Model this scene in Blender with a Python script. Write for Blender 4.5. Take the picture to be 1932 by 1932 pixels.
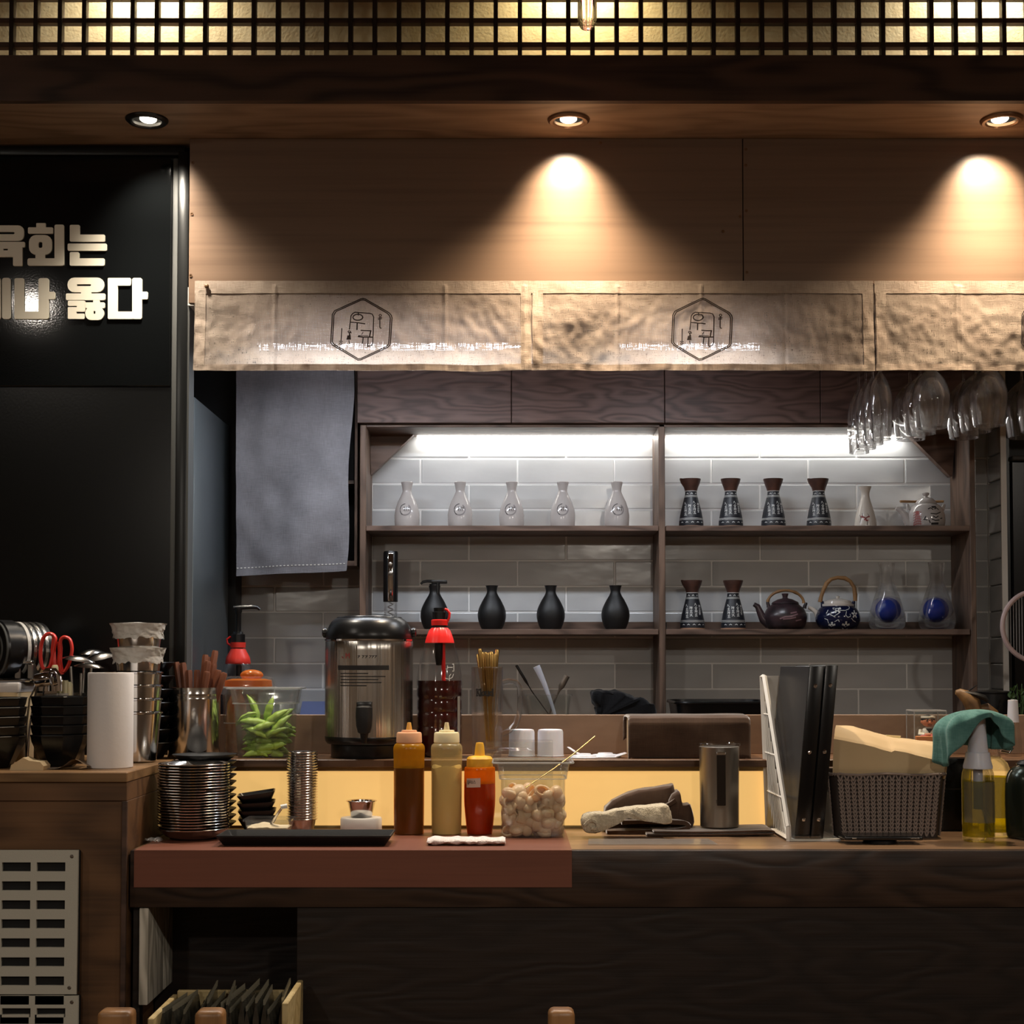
import bpy, bmesh, math, random
from mathutils import Vector, Matrix, noise
random.seed(11)
for o in list(bpy.data.objects): bpy.data.objects.remove(o)
SC = bpy.context.scene
COL = SC.collection
PI = math.pi

# ------------------------------------------------------------------ camera
F, PPX, PPY, TH, ZC = 2850.0, 966.0, 1141.0, math.radians(2.3), 1.2   # focal length / principal point in pixels, pitch, eye height
cd = bpy.data.cameras.new('camera'); cam = bpy.data.objects.new('camera', cd); COL.objects.link(cam)
cam.location = (0, 0, ZC); cam.rotation_euler = (PI/2 + TH, 0, 0)
cd.sensor_width = 36; cd.lens = F/1932*36; cd.shift_y = (PPY-966)/1932; cd.clip_start = 0.05
SC.camera = cam

def W(px, py, Y):                                                     # point of the room seen at a pixel, Y metres ahead
    x = (px-PPX)/F; y = (PPY-py)/F
    t = Y/(math.cos(TH)-y*math.sin(TH))
    return Vector((x*t, Y, ZC+(math.sin(TH)+y*math.cos(TH))*t))
def U(py, Y): return Y/(math.cos(TH)-(PPY-py)/F*math.sin(TH))/F         # metres per pixel there
def R(x0, x1, y0, y1, Y):                                             # pixel rectangle at depth Y -> X0, X1, Z0, Z1
    ym = (y0+y1)/2
    return W(x0, ym, Y).x, W(x1, ym, Y).x, W(966, y1, Y).z, W(966, y0, Y).z
def Yat(py, z):                                                       # depth at which height z shows on row py
    y = (PPY-py)/F
    return (z-ZC)*(math.cos(TH)-y*math.sin(TH))/(math.sin(TH)+y*math.cos(TH))

# ------------------------------------------------------------------ planes of the room
YBEAM, YFAS, YSIGN, YSH, YTILE = 3.59, 3.85, 3.91, 4.42, 4.62
YCF, YLP, YLF, YBB = 3.28, 3.74, 3.70, 3.93
ZCNT = W(966, 1605, YCF).z
ZLED = W(966, 1433, YLF).z
ZSOF = W(966, 190, YBEAM).z
ZBEAM = W(966, 104, YBEAM).z
ZCEIL = 3.02
ZKC = 2.13
ZBACK = 1.02

# ------------------------------------------------------------------ world, exposure, lamps
wd = bpy.data.worlds.new('world'); SC.world = wd; wd.use_nodes = True
wd.node_tree.nodes['Background'].inputs[0].default_value = (0.9, 0.75, 0.6, 1)
wd.node_tree.nodes['Background'].inputs[1].default_value = 0.012
SC.view_settings.view_transform = 'Standard'; SC.view_settings.look = 'None'
SC.view_settings.gamma = 1.0; SC.view_settings.use_curve_mapping = False
SC.view_settings.exposure = 0.0
SC.cycles.use_denoising = True
SC.cycles.caustics_reflective = False; SC.cycles.caustics_refractive = False
SC.cycles.max_bounces = 10; SC.cycles.transparent_max_bounces = 40
SC.cycles.diffuse_bounces = 4; SC.cycles.glossy_bounces = 4; SC.cycles.transmission_bounces = 8
SC.cycles.sample_clamp_indirect = 4.0

def lamp(name, kind, loc, energy, col, target=None, size=0.03, size_y=None, angle=90, blend=0.6, parent=None):
    l = bpy.data.lights.new(name, kind); l.energy = energy; l.color = col
    o = bpy.data.objects.new(name, l); COL.objects.link(o); o.location = loc
    if kind == 'AREA':
        l.shape = 'RECTANGLE' if size_y else 'DISK'; l.size = size
        if size_y: l.size_y = size_y
    else: l.shadow_soft_size = size
    if kind == 'SPOT': l.spot_size = math.radians(angle); l.spot_blend = blend
    if target is not None:
        d = Vector(target)-Vector(loc); o.rotation_euler = d.to_track_quat('-Z', 'Y').to_euler()
    return o
WARM = (1.0, 0.79, 0.56); NEUT = (1.0, 0.89, 0.74); COOL = (0.86, 0.92, 1.0)
DL = [(277, 237, NEUT, 26, 'leftmost'), (1073, 241, WARM, 36, 'middle'), (1890, 238, WARM, 36, 'rightmost')]   # soffit downlights
DLY = 3.715
for px, py, c, e, _ in DL:
    p = W(px, py, DLY)
    lamp('downlight_beam', 'SPOT', (p.x, DLY+.030, ZSOF-0.010), e*.80, c, (p.x, YFAS, ZSOF-0.175), 0.02, angle=84, blend=1.0)      # hot core, tipped to the wall
    lamp('downlight_spill', 'SPOT', (p.x, DLY, ZSOF-0.012), e*2.2, c, (p.x, DLY-.28, ZSOF-1.0), 0.03, angle=124, blend=1.0)
for px, c, e in ((282, (1.0, .90, .68), 34), (1092, (1.0, .84, .50), 30), (1850, (1.0, .91, .70), 36)):                        # wall washers above the lattice
    p = W(px, 0, 3.675)
    lamp('washer_beam', 'SPOT', (p.x, 3.672, ZCEIL-0.03), e, c, (p.x, 3.68, 2.0), 0.02, angle=160, blend=1.0)
for xa, xb in ((490, 985), (1170, 1432)):                            # cool tubes under the kitchen ceiling
    a, b = W(xa, 655, 3.93), W(xb, 655, 3.93)
    lamp('tube_light', 'AREA', ((a.x+b.x)/2, 3.93, a.z-0.012), 9*(b.x-a.x), COOL, ((a.x+b.x)/2, 3.93, 0), b.x-a.x, 0.03)
a, b = W(778, 826, 4.565), W(1716, 826, 4.565)
ZTOPB = W(966, 806, YSH).z                                              # underside of the shelf unit's top board
for xa, xb in ((778, 1243), (1258, 1716)):
    a, b = W(xa, 826, 4.56), W(xb, 826, 4.56)
    lamp('strip_light', 'AREA', ((a.x+b.x)/2, 4.588, ZTOPB-0.007), .54, (0.98, 0.97, 0.93), ((a.x+b.x)/2, 4.50, 0), b.x-a.x, 0.010)
DINING_AND_FILL = [(-1.89, 1.90, 2.64, 17), (0.55, 0.85, 2.10, 52), (2.3, 1.3, 2.25, 40), (-1.3, 0.15, 2.10, 50)]                  # dining globe glinting in the sign, then three added fill lamps out of view
for x, y, z, e in DINING_AND_FILL: lamp('dining_and_fill_light', 'POINT', (x, y, z), e, (1, .90, .78), size=0.05)

# ------------------------------------------------------------------ mesh helpers
def rot(ax, deg): return Matrix.Rotation(math.radians(deg), 4, ax)
def tr(x, y=0, z=0): return Matrix.Translation((x, y, z))
class MB:
    def __init__(s): s.bm = bmesh.new()
    def _faces(s, vs, fs, M=None):
        bv = [s.bm.verts.new(M @ Vector(v) if M is not None else v) for v in vs]
        for f in fs:
            try: s.bm.faces.new([bv[i] for i in f])
            except ValueError: pass
        return s
    def box(s, x0, x1, y0, y1, z0, z1, bev=0, seg=2, M=None):
        vs = [(x, y, z) for z in (z0, z1) for y in (y0, y1) for x in (x0, x1)]
        fs = [(0, 2, 3, 1), (4, 5, 7, 6), (0, 1, 5, 4), (2, 6, 7, 3), (0, 4, 6, 2), (1, 3, 7, 5)]
        if not bev: return s._faces(vs, fs, M)
        b = bmesh.new(); bv = [b.verts.new(v) for v in vs]
        for f in fs: b.faces.new([bv[i] for i in f])
        bmesh.ops.bevel(b, geom=b.edges[:], offset=bev, segments=seg, profile=.5, affect='EDGES')
        if M is not None: b.transform(M)
        me = bpy.data.meshes.new('t'); b.to_mesh(me); b.free(); s.bm.from_mesh(me); bpy.data.meshes.remove(me)
        return s
    def loft(s, rings, close=True, cap0=True, cap1=True, M=None):
        n = len(rings[0]); vs = [p for r in rings for p in r]; fs = []
        for i in range(len(rings)-1):
            for j in range(n if close else n-1):
                k = (j+1) % n
                fs.append((i*n+j, i*n+k, (i+1)*n+k, (i+1)*n+j))
        if cap0: fs.append(tuple(reversed(range(n))))
        if cap1: fs.append(tuple(range((len(rings)-1)*n, len(rings)*n)))
        return s._faces(vs, fs, M)
    def lathe(s, prof, seg=32, M=None, sc=1.0):
        vs, fs, idx = [], [], []
        for r, z in prof:
            if abs(r) < 1e-9: idx.append([len(vs)]); vs.append((0, 0, z*sc))
            else:
                idx.append(list(range(len(vs), len(vs)+seg)))
                vs += [(r*sc*math.cos(2*PI*k/seg), r*sc*math.sin(2*PI*k/seg), z*sc) for k in range(seg)]
        for a, b in zip(idx, idx[1:]):
            for k in range(seg):
                l = (k+1) % seg
                if len(a) == 1 and len(b) == 1: break
                if len(a) == 1: fs.append((a[0], b[l], b[k]))
                elif len(b) == 1: fs.append((a[k], a[l], b[0]))
                else: fs.append((a[k], a[l], b[l], b[k]))
        return s._faces(vs, fs, M)
    def tube(s, pts, r, seg=8, closed=False, M=None, flat=1.0):
        P = [Vector(p) for p in pts]; n = len(P); rings = []
        rr = r if isinstance(r, (list, tuple)) else [r]*n
        T = []
        for i in range(n):
            a = P[(i-1) % n] if (closed or i) else P[i]; b = P[(i+1) % n] if (closed or i < n-1) else P[i]
            T.append((b-a).normalized())
        up = Vector((0, 0, 1)) if abs(T[0].z) < .9 else Vector((0, 1, 0))
        N = (up-T[0]*up.dot(T[0])).normalized()
        for i in range(n):
            N = (N-T[i]*N.dot(T[i])).normalized(); B = T[i].cross(N)
            rings.append([P[i]+N*(rr[i]*flat*math.cos(2*PI*k/seg))+B*(rr[i]*math.sin(2*PI*k/seg)) for k in range(seg)])
        if closed: rings.append(rings[0]); return s.loft(rings, True, False, False, M)
        return s.loft(rings, True, True, True, M)
    def prism(s, pts, a, b, axis='Y', M=None):                         # polygon in XZ (axis Y), YZ (axis X) or XY (axis Z), extruded
        f = {'Y': lambda p, t: (p[0], t, p[1]), 'X': lambda p, t: (t, p[0], p[1]), 'Z': lambda p, t: (p[0], p[1], t)}[axis]
        n = len(pts); vs = [f(p, a) for p in pts]+[f(p, b) for p in pts]
        fs = [tuple(range(n)), tuple(range(2*n-1, n-1, -1))]+[(i, (i+1) % n, n+(i+1) % n, n+i) for i in range(n)]
        return s._faces(vs, fs, M)
    def grid(s, fn, nu, nv, M=None, closeu=False):
        vs = [fn(i/nu, j/nv) for j in range(nv+1) for i in range(nu+1)]
        fs = [(j*(nu+1)+i, j*(nu+1)+i+1, (j+1)*(nu+1)+i+1, (j+1)*(nu+1)+i) for j in range(nv) for i in range(nu)]
        return s._faces(vs, fs, M)
    def ball(s, r, c=(0, 0, 0), sc=(1, 1, 1), seg=16, rings=10, M=None):
        prof = [(r*math.sin(PI*k/rings), -r*math.cos(PI*k/rings)) for k in range(rings+1)]
        prof[0] = (0, -r); prof[-1] = (0, r)
        m = tr(*c) @ Matrix.Diagonal((*sc, 1))
        return s.lathe(prof, seg, (M @ m) if M is not None else m)
    def flat(s, outer, holes=(), depth=.002, M=None):                   # filled 2D shape with holes in XY, given a thickness
        cu = bpy.data.curves.new('t', 'CURVE'); cu.dimensions = '2D'; cu.fill_mode = 'BOTH'; cu.extrude = depth/2
        for lp in (outer, *holes):
            sp = cu.splines.new('POLY'); sp.points.add(len(lp)-1); sp.use_cyclic_u = True
            for q, p in zip(sp.points, lp): q.co = (p[0], p[1], 0, 1)
        o = bpy.data.objects.new('t', cu); me = bpy.data.meshes.new_from_object(o)
        if M is not None: me.transform(M)
        s.bm.from_mesh(me); bpy.data.objects.remove(o); bpy.data.curves.remove(cu); bpy.data.meshes.remove(me)
        return s
    def strokes(s, lines, w, mapf, step=None):                          # painted strokes: ribbons laid on a surface
        step = step or min(w*1.5, .0025)
        for ln in lines:
            ww = w
            if isinstance(ln, tuple) and isinstance(ln[0], float) and isinstance(ln[1], list): ww, ln = w*ln[0], ln[1]
            pts = [Vector((*ln[0], 0))]
            for a, b in zip(ln, ln[1:]):
                a, b = Vector((*a, 0)), Vector((*b, 0)); n = max(1, int((b-a).length/step))
                pts += [a.lerp(b, k/n) for k in range(1, n+1)]
            L, Rr = [], []
            for i, p in enumerate(pts):
                d = pts[min(i+1, len(pts)-1)]-pts[max(i-1, 0)]
                if d.length < 1e-9: d = Vector((1, 0, 0))
                d.normalize(); nn = Vector((-d.y, d.x, 0))*ww/2
                e = d*ww/2*(-1 if i == 0 else (1 if i == len(pts)-1 else 0))
                L.append(mapf(*(p+nn+e).xy)); Rr.append(mapf(*(p-nn+e).xy))
            s.loft([[l, r] for l, r in zip(L, Rr)], False, False, False)
        return s
    def obj(s, name, mat, parent=None, loc=None, world=False, smooth=True, ang=35, rz=0):
        bm = s.bm
        if world and parent is not None: bm.transform(Matrix.Translation(-parent.location))
        if world and parent is None and loc is not None: bm.transform(Matrix.Translation(-Vector(loc)))
        bmesh.ops.recalc_face_normals(bm, faces=bm.faces)
        me = bpy.data.meshes.new(name); bm.to_mesh(me); bm.free()
        if smooth:
            me.polygons.foreach_set('use_smooth', [True]*len(me.polygons)); me.set_sharp_from_angle(angle=math.radians(ang))
        me.materials.append(mat)
        o = bpy.data.objects.new(name, me); COL.objects.link(o)
        if parent is not None: o.parent = parent
        if loc is not None: o.location = loc
        if rz: o.rotation_euler.z = math.radians(rz)
        return o
def tag(o, label=None, cat=None, group=None, kind=None):
    if label: o['label'] = label
    if cat: o['category'] = cat
    if group: o['group'] = group
    if kind: o['kind'] = kind
    return o
def thing(name, label, cat, loc=(0, 0, 0), rz=0, group=None):
    o = bpy.data.objects.new(name, None); COL.objects.link(o); o.location = loc; o.rotation_euler.z = math.radians(rz)
    o.empty_display_size = .05
    return tag(o, label, cat, group)
def dup(o, loc=None, label=None, rot3=None, parent=None):
    c = o.copy(); COL.objects.link(c)
    if parent is not None: c.parent = parent
    if loc is not None: c.location = loc
    if rot3 is not None: c.rotation_euler = rot3
    if label: c['label'] = label
    for ch in list(o.children): dup(ch, parent=c)
    return c
ORD = ['topmost', 'second', 'third', 'fourth', 'fifth', 'sixth', 'seventh', 'eighth', 'ninth', 'tenth', 'eleventh', 'twelfth', 'thirteenth', 'fourteenth',
       'fifteenth', 'sixteenth', 'seventeenth', 'eighteenth', 'nineteenth', 'twentieth', 'twenty-first', 'twenty-second', 'twenty-third', 'twenty-fourth', 'twenty-fifth', 'twenty-sixth', 'twenty-seventh', 'twenty-eighth', 'twenty-ninth', 'thirtieth']
def nth(i, n, what, of):                                              # i from the top of a stack of n
    if i == 0: return f'topmost {what} {of}'
    if i == n-1: return f'bottom {what} {of}'
    return f'{ORD[i]} {what} from the top {of}'
def rrect(w, d, r, z, n=5, cx=0, cy=0):                               # rounded rectangle ring in XY
    pts = []
    for sx, sy, a0 in ((1, 1, 0), (-1, 1, 90), (-1, -1, 180), (1, -1, 270)):
        for k in range(n+1):
            a = math.radians(a0+90*k/n)
            pts.append(Vector((cx+sx*(w/2-r)+r*math.cos(a), cy+sy*(d/2-r)+r*math.sin(a), z)))
    return pts
def rloop(x0, x1, y0, y1, r, n=4):
    r = min(r, abs(x1-x0)/2-1e-6, abs(y1-y0)/2-1e-6)
    return [(p.x, p.y) for p in rrect(abs(x1-x0), abs(y1-y0), r, 0, n, (x0+x1)/2, (y0+y1)/2)]
def circ(cx, cy, r, n=24, a0=0, a1=360, ry=None):
    ry = ry or r; m = n if a1-a0 >= 360 else n+1
    return [(cx+r*math.cos(math.radians(a0+(a1-a0)*k/n)), cy+ry*math.sin(math.radians(a0+(a1-a0)*k/n))) for k in range(m)]
def lmap(prof, off=.0004, sc=1.0):                                     # arc length, height -> point on the front of a lathe
    pr = [(r*sc, z*sc) for r, z in prof]
    def f(u, v):
        rr = pr[0][0]
        for (r0, z0), (r1, z1) in zip(pr, pr[1:]):
            if z0 <= v <= z1 and z1 > z0: rr = r0+(r1-r0)*(v-z0)/(z1-z0); break
        a = u/max(rr, .004); rr += off
        return Vector((rr*math.sin(a), -rr*math.cos(a), v))
    return f
def smoothprof(p, n=4):                                               # Catmull-Rom through profile points
    out = []
    for i in range(len(p)-1):
        p0, p1, p2, p3 = p[max(i-1, 0)], p[i], p[i+1], p[min(i+2, len(p)-1)]
        for k in range(n):
            t = k/n
            out.append(tuple(.5*(2*p1[j]+(p2[j]-p0[j])*t+(2*p0[j]-5*p1[j]+4*p2[j]-p3[j])*t*t+(3*p1[j]-p0[j]-3*p2[j]+p3[j])*t**3) for j in (0, 1)))
    return [(max(a, 0), b) for a, b in out]+[p[-1]]

def csmooth(P, n=4, closed=True):                                    # Catmull-Rom through 3-D points
    P = [Vector(p) for p in P]; m = len(P); out = []
    for i in range(m if closed else m-1):
        p0, p1, p2, p3 = (P[(i-1) % m], P[i], P[(i+1) % m], P[(i+2) % m]) if closed else (P[max(i-1, 0)], P[i], P[i+1], P[min(i+2, m-1)])
        for k in range(n):
            t = k/n; out.append(.5*(2*p1+(p2-p0)*t+(2*p0-5*p1+4*p2-p3)*t*t+(3*p1-p0-3*p2+p3)*t**3))
    return out if closed else out+[P[-1]]
def bulk(b, outline, y0, y1, uu, wob=2, seed=0, rows=14, edge=.12, n=4, zmin=.3):   # soft solid: XZ outline carried through Y, rounded at both ends
    ring = csmooth([(x, 0, z) for x, z in outline], n)
    c = sum(ring, Vector())/len(ring); out = []
    for j in range(rows+1):
        f = j/rows; e = min(f, 1-f)/edge; k = 1-.16*(1-min(1, e))**2; y = y0+(y1-y0)*f
        out.append([Vector((c.x+(p.x-c.x)*k+wob*noise.noise(Vector((p.x*.06+seed, f*5, p.z*.06))), y+wob*noise.noise(Vector((p.x*.05, f*3+seed, p.z*.08))),
                    max(zmin, (c.z+(p.z-c.z)*k if p.z > 4 else p.z)+wob*noise.noise(Vector((p.x*.07, f*4, seed+p.z*.05))))))*uu for p in ring])
    b.loft(out, True, True, True); return b

# ------------------------------------------------------------------ materials
def lin(c):
    return tuple(((v/255)/12.92 if v/255 <= .04045 else ((v/255+.055)/1.055)**2.4) for v in c)+(1,)
def nodes(name):
    m = bpy.data.materials.new(name); m.use_nodes = True; nt = m.node_tree
    return m, nt, nt.nodes['Principled BSDF']
def nd(nt, t, **kw):
    n = nt.nodes.new('ShaderNode'+t)
    for k, v in kw.items():
        if k in n.inputs: n.inputs[k].default_value = v
        else: setattr(n, k, v)
    return n
def ramp(nt, fac, stops):
    r = nt.nodes.new('ShaderNodeValToRGB'); e = r.color_ramp.elements
    e[0].position, e[0].color = stops[0][0], stops[0][1]; e[1].position, e[1].color = stops[-1][0], stops[-1][1]
    for p, c in stops[1:-1]: q = e.new(p); q.color = c
    nt.links.new(fac, r.inputs[0]); return r.outputs[0]
def bump(nt, b, h, strength, dist=.01):
    n = nd(nt, 'Bump', Strength=strength, Distance=dist); nt.links.new(h, n.inputs['Height']); nt.links.new(n.outputs[0], b.inputs['Normal'])
def coords(nt, sc=(1, 1, 1), loc=(0, 0, 0)):
    t = nd(nt, 'TexCoord'); m = nd(nt, 'Mapping'); m.inputs['Scale'].default_value = sc; m.inputs['Location'].default_value = loc
    nt.links.new(t.outputs['Object'], m.inputs[0]); return m.outputs[0]
def pb(name, col, rough=.5, metal=0, spec=.5, coat=0, emit=0, ecol=None, col2=None, nscale=8, nstretch=(1, 1, 1), bmp=0, bscale=60, sss=0, trans=0, alpha=1, aniso=0, detail=4):
    m, nt, b = nodes(name); L = nt.links
    b.inputs['Base Color'].default_value = lin(col); b.inputs['Roughness'].default_value = rough; b.inputs['Metallic'].default_value = metal
    b.inputs['Specular IOR Level'].default_value = spec; b.inputs['Coat Weight'].default_value = coat; b.inputs['Alpha'].default_value = alpha
    b.inputs['Transmission Weight'].default_value = trans; b.inputs['Anisotropic'].default_value = aniso
    if sss: b.inputs['Subsurface Weight'].default_value = sss; b.inputs['Subsurface Radius'].default_value = (.02, .012, .008); b.inputs['Subsurface Scale'].default_value = .5
    if emit: b.inputs['Emission Strength'].default_value = emit; b.inputs['Emission Color'].default_value = lin(ecol or col)
    if col2:
        n = nd(nt, 'TexNoise', Scale=nscale, Detail=detail); L.new(coords(nt, nstretch), n.inputs['Vector'])
        L.new(ramp(nt, n.outputs['Fac'], [(.32, lin(col)), (.68, lin(col2))]), b.inputs['Base Color'])
    if bmp:
        n = nd(nt, 'TexNoise', Scale=bscale, Detail=3); L.new(coords(nt, nstretch), n.inputs['Vector']); bump(nt, b, n.outputs['Fac'], bmp, .004)
    return m
def wood(name, dark, light, axis='X', s=1.0, rings=7, rough=.5, bmp=.25, spec=.4, coat=0, contrast=.55, offs=0):
    m, nt, b = nodes(name); L = nt.links
    st = {'X': (1.0, 4.6, 4.6), 'Z': (4.6, 4.6, 1.0), 'Y': (4.6, 1.0, 4.6)}[axis]
    ft = {'X': (3, 130, 130), 'Z': (130, 130, 3), 'Y': (130, 3, 130)}[axis]
    c1 = coords(nt, tuple(v*s for v in st), (offs, offs*1.7, offs*.6))
    n1 = nd(nt, 'TexNoise', Scale=1.6, Detail=2.0, Roughness=.45); L.new(c1, n1.inputs['Vector'])
    mu = nd(nt, 'Math', operation='MULTIPLY'); mu.inputs[1].default_value = rings*2*PI; L.new(n1.outputs['Fac'], mu.inputs[0])
    si = nd(nt, 'Math', operation='SINE'); L.new(mu.outputs[0], si.inputs[0])
    mr = nd(nt, 'MapRange'); mr.inputs['From Min'].default_value = -1; L.new(si.outputs[0], mr.inputs['Value'])
    n2 = nd(nt, 'TexNoise', Scale=1.0, Detail=3); L.new(coords(nt, tuple(v*s for v in ft)), n2.inputs['Vector'])
    n3 = nd(nt, 'TexNoise', Scale=1.3, Detail=3); L.new(coords(nt, tuple(v*s*.5 for v in st), (3, 5, 1)), n3.inputs['Vector'])
    mx = nd(nt, 'Mix', data_type='FLOAT'); mx.inputs['Factor'].default_value = 1-contrast; L.new(mr.outputs[0], mx.inputs['A']); L.new(n2.outputs['Fac'], mx.inputs['B'])
    m2 = nd(nt, 'Mix', data_type='FLOAT'); m2.inputs['Factor'].default_value = .35; L.new(mx.outputs[0], m2.inputs['A']); L.new(n3.outputs['Fac'], m2.inputs['B'])
    L.new(ramp(nt, m2.outputs[0], [(.22, lin(dark)), (.46, lin(tuple(.35*a_+.65*b_ for a_, b_ in zip(dark, light)))), (.78, lin(light))]), b.inputs['Base Color'])
    b.inputs['Roughness'].default_value = rough; b.inputs['Specular IOR Level'].default_value = spec; b.inputs['Coat Weight'].default_value = coat
    b.inputs['Coat Roughness'].default_value = .25
    if bmp: bump(nt, b, mx.outputs[0], bmp, .002)
    return m
def glass(name, tint=(255, 255, 255), refl=.05, rough=.02, edge=.55, ior=1.45, haze=0, hazecol=(255, 255, 255)):   # thin clear wall: passes light straight, mirrors at grazing angles
    m, nt, b = nodes(name); L = nt.links; out = nt.nodes['Material Output']; nt.nodes.remove(b)
    t = nd(nt, 'BsdfTransparent'); t.inputs[0].default_value = lin(tint)
    g = nd(nt, 'BsdfAnisotropic'); g.inputs['Roughness'].default_value = rough
    lw = nd(nt, 'LayerWeight', Blend=.35)
    mr = nd(nt, 'MapRange'); mr.inputs['To Min'].default_value = refl; mr.inputs['To Max'].default_value = edge
    pw = nd(nt, 'Math', operation='POWER'); pw.inputs[1].default_value = 2.2; L.new(lw.outputs['Facing'], pw.inputs[0]); L.new(pw.outputs[0], mr.inputs['Value'])
    mx = nd(nt, 'MixShader'); L.new(mr.outputs[0], mx.inputs[0]); L.new(t.outputs[0], mx.inputs[1]); L.new(g.outputs[0], mx.inputs[2])
    last = mx.outputs[0]
    if haze:
        d = nd(nt, 'BsdfDiffuse'); d.inputs[0].default_value = lin(hazecol); tl = nd(nt, 'BsdfTranslucent'); tl.inputs[0].default_value = lin(hazecol)
        m1 = nd(nt, 'MixShader'); m1.inputs[0].default_value = .5; L.new(d.outputs[0], m1.inputs[1]); L.new(tl.outputs[0], m1.inputs[2])
        m2 = nd(nt, 'MixShader'); m2.inputs[0].default_value = haze; L.new(last, m2.inputs[1]); L.new(m1.outputs[0], m2.inputs[2]); last = m2.outputs[0]
    L.new(last, out.inputs[0]); return m
def cloth(name, col, col2, weave=600, bmp=.4, transl=.0, holes=0, scale=9, wr=.35, sheen=.15):
    m, nt, b = nodes(name); L = nt.links; out = nt.nodes['Material Output']
    n = nd(nt, 'TexNoise', Scale=scale, Detail=6, Roughness=.6); L.new(coords(nt), n.inputs['Vector'])
    h = nd(nt, 'TexNoise', Scale=1, Detail=2); L.new(coords(nt, (40, 40, weave)), h.inputs['Vector'])
    v = nd(nt, 'TexNoise', Scale=1, Detail=2); L.new(coords(nt, (weave, 40, 40)), v.inputs['Vector'])
    ad = nd(nt, 'Math', operation='ADD'); L.new(h.outputs['Fac'], ad.inputs[0]); L.new(v.outputs['Fac'], ad.inputs[1])
    hf = nd(nt, 'Math', operation='MULTIPLY'); hf.inputs[1].default_value = .5; L.new(ad.outputs[0], hf.inputs[0])
    mx = nd(nt, 'Mix', data_type='FLOAT'); mx.inputs['Factor'].default_value = .5; L.new(n.outputs['Fac'], mx.inputs['A']); L.new(hf.outputs[0], mx.inputs['B'])
    colr = ramp(nt, mx.outputs[0], [(.36, lin(col)), (.64, lin(col2))]); L.new(colr, b.inputs['Base Color'])
    b.inputs['Roughness'].default_value = .9; b.inputs['Specular IOR Level'].default_value = .15; b.inputs['Sheen Weight'].default_value = sheen; b.inputs['Sheen Roughness'].default_value = .4
    w2 = nd(nt, 'TexNoise', Scale=scale*3.2, Detail=4, Distortion=.8); L.new(coords(nt), w2.inputs['Vector'])
    m3 = nd(nt, 'Mix', data_type='FLOAT'); m3.inputs['Factor'].default_value = wr; L.new(hf.outputs[0], m3.inputs['A']); L.new(w2.outputs['Fac'], m3.inputs['B'])
    bump(nt, b, m3.outputs[0], bmp, .006)
    last = b.outputs[0]
    if transl:
        t = nd(nt, 'BsdfTranslucent'); L.new(colr, t.inputs[0]); ms = nd(nt, 'MixShader'); ms.inputs[0].default_value = transl
        L.new(last, ms.inputs[1]); L.new(t.outputs[0], ms.inputs[2]); last = ms.outputs[0]
    if holes:
        gt = nd(nt, 'Math', operation='GREATER_THAN'); gt.inputs[1].default_value = 1-holes
        mm = nd(nt, 'Math', operation='MULTIPLY_ADD'); mm.inputs[1].default_value = .5; mm.inputs[2].default_value = 0
        L.new(ad.outputs[0], mm.inputs[0])
        L.new(mm.outputs[0], gt.inputs[0])
        tp = nd(nt, 'BsdfTransparent'); ms = nd(nt, 'MixShader'); hm = nd(nt, 'Math', operation='MULTIPLY'); hm.inputs[1].default_value = .7; L.new(gt.outputs[0], hm.inputs[0]); L.new(hm.outputs[0], ms.inputs[0]); L.new(last, ms.inputs[1]); L.new(tp.outputs[0], ms.inputs[2]); last = ms.outputs[0]
    L.new(last, out.inputs[0]); return m
def clearglass(name, f=.4, ior=1.4, tint=(255, 255, 255)):             # refracting glass, partly thin-walled
    m, nt, b = nodes(name); o = nt.nodes['Material Output']
    b.inputs['Base Color'].default_value = lin(tint); b.inputs['Roughness'].default_value = 0; b.inputs['IOR'].default_value = ior; b.inputs['Transmission Weight'].default_value = 1
    t = nd(nt, 'BsdfTransparent'); x = nd(nt, 'MixShader'); x.inputs[0].default_value = f
    nt.links.new(b.outputs[0], x.inputs[1]); nt.links.new(t.outputs[0], x.inputs[2]); nt.links.new(x.outputs[0], o.inputs[0]); return m
M = {}
M['beam'] = wood('beam_wood', (46, 34, 28), (92, 68, 55), s=.8, rings=8, rough=.55)
M['soffit'] = wood('soffit_wood', (116, 93, 74), (176, 148, 122), s=1.0, rings=7, rough=.45, contrast=.4)
M['fascia'] = wood('fascia_ply', (112, 90, 74), (138, 114, 95), s=.5, rings=4, rough=.34, bmp=.04, contrast=.12, spec=.5)
M['lattice'] = wood('lattice_wood', (30, 21, 15), (52, 38, 28), axis='Z', rough=.6)
M['cream'] = pb('cream_paper', (226, 208, 168), .9, col2=(236, 222, 186), nscale=60, bmp=.1, bscale=140)
M['counter'] = wood('counter_wood', (24, 16, 12), (62, 45, 34), s=1.1, rings=10, rough=.45, bmp=.5, coat=.05, contrast=.55)
M['counter_top'] = wood('counter_top_wood', (92, 70, 52), (134, 107, 82), s=.9, rings=7, rough=.33, contrast=.4, bmp=.2)
M['panel_low'] = wood('front_panel_wood', (19, 13, 10), (38, 28, 22), s=1.1, rings=11, rough=.5, bmp=.4, contrast=.5)
M['boxwood'] = wood('box_wood', (62, 42, 26), (112, 80, 52), s=.7, rings=7, rough=.5, bmp=.3, contrast=.5)
M['boxtop'] = wood('box_top_wood', (98, 72, 44), (140, 106, 70), s=1.4, rings=4, rough=.45)
M['redwood'] = wood('red_film', (104, 62, 48), (124, 76, 58), s=1.2, rings=2, rough=.45, contrast=.2, bmp=.08)
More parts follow.
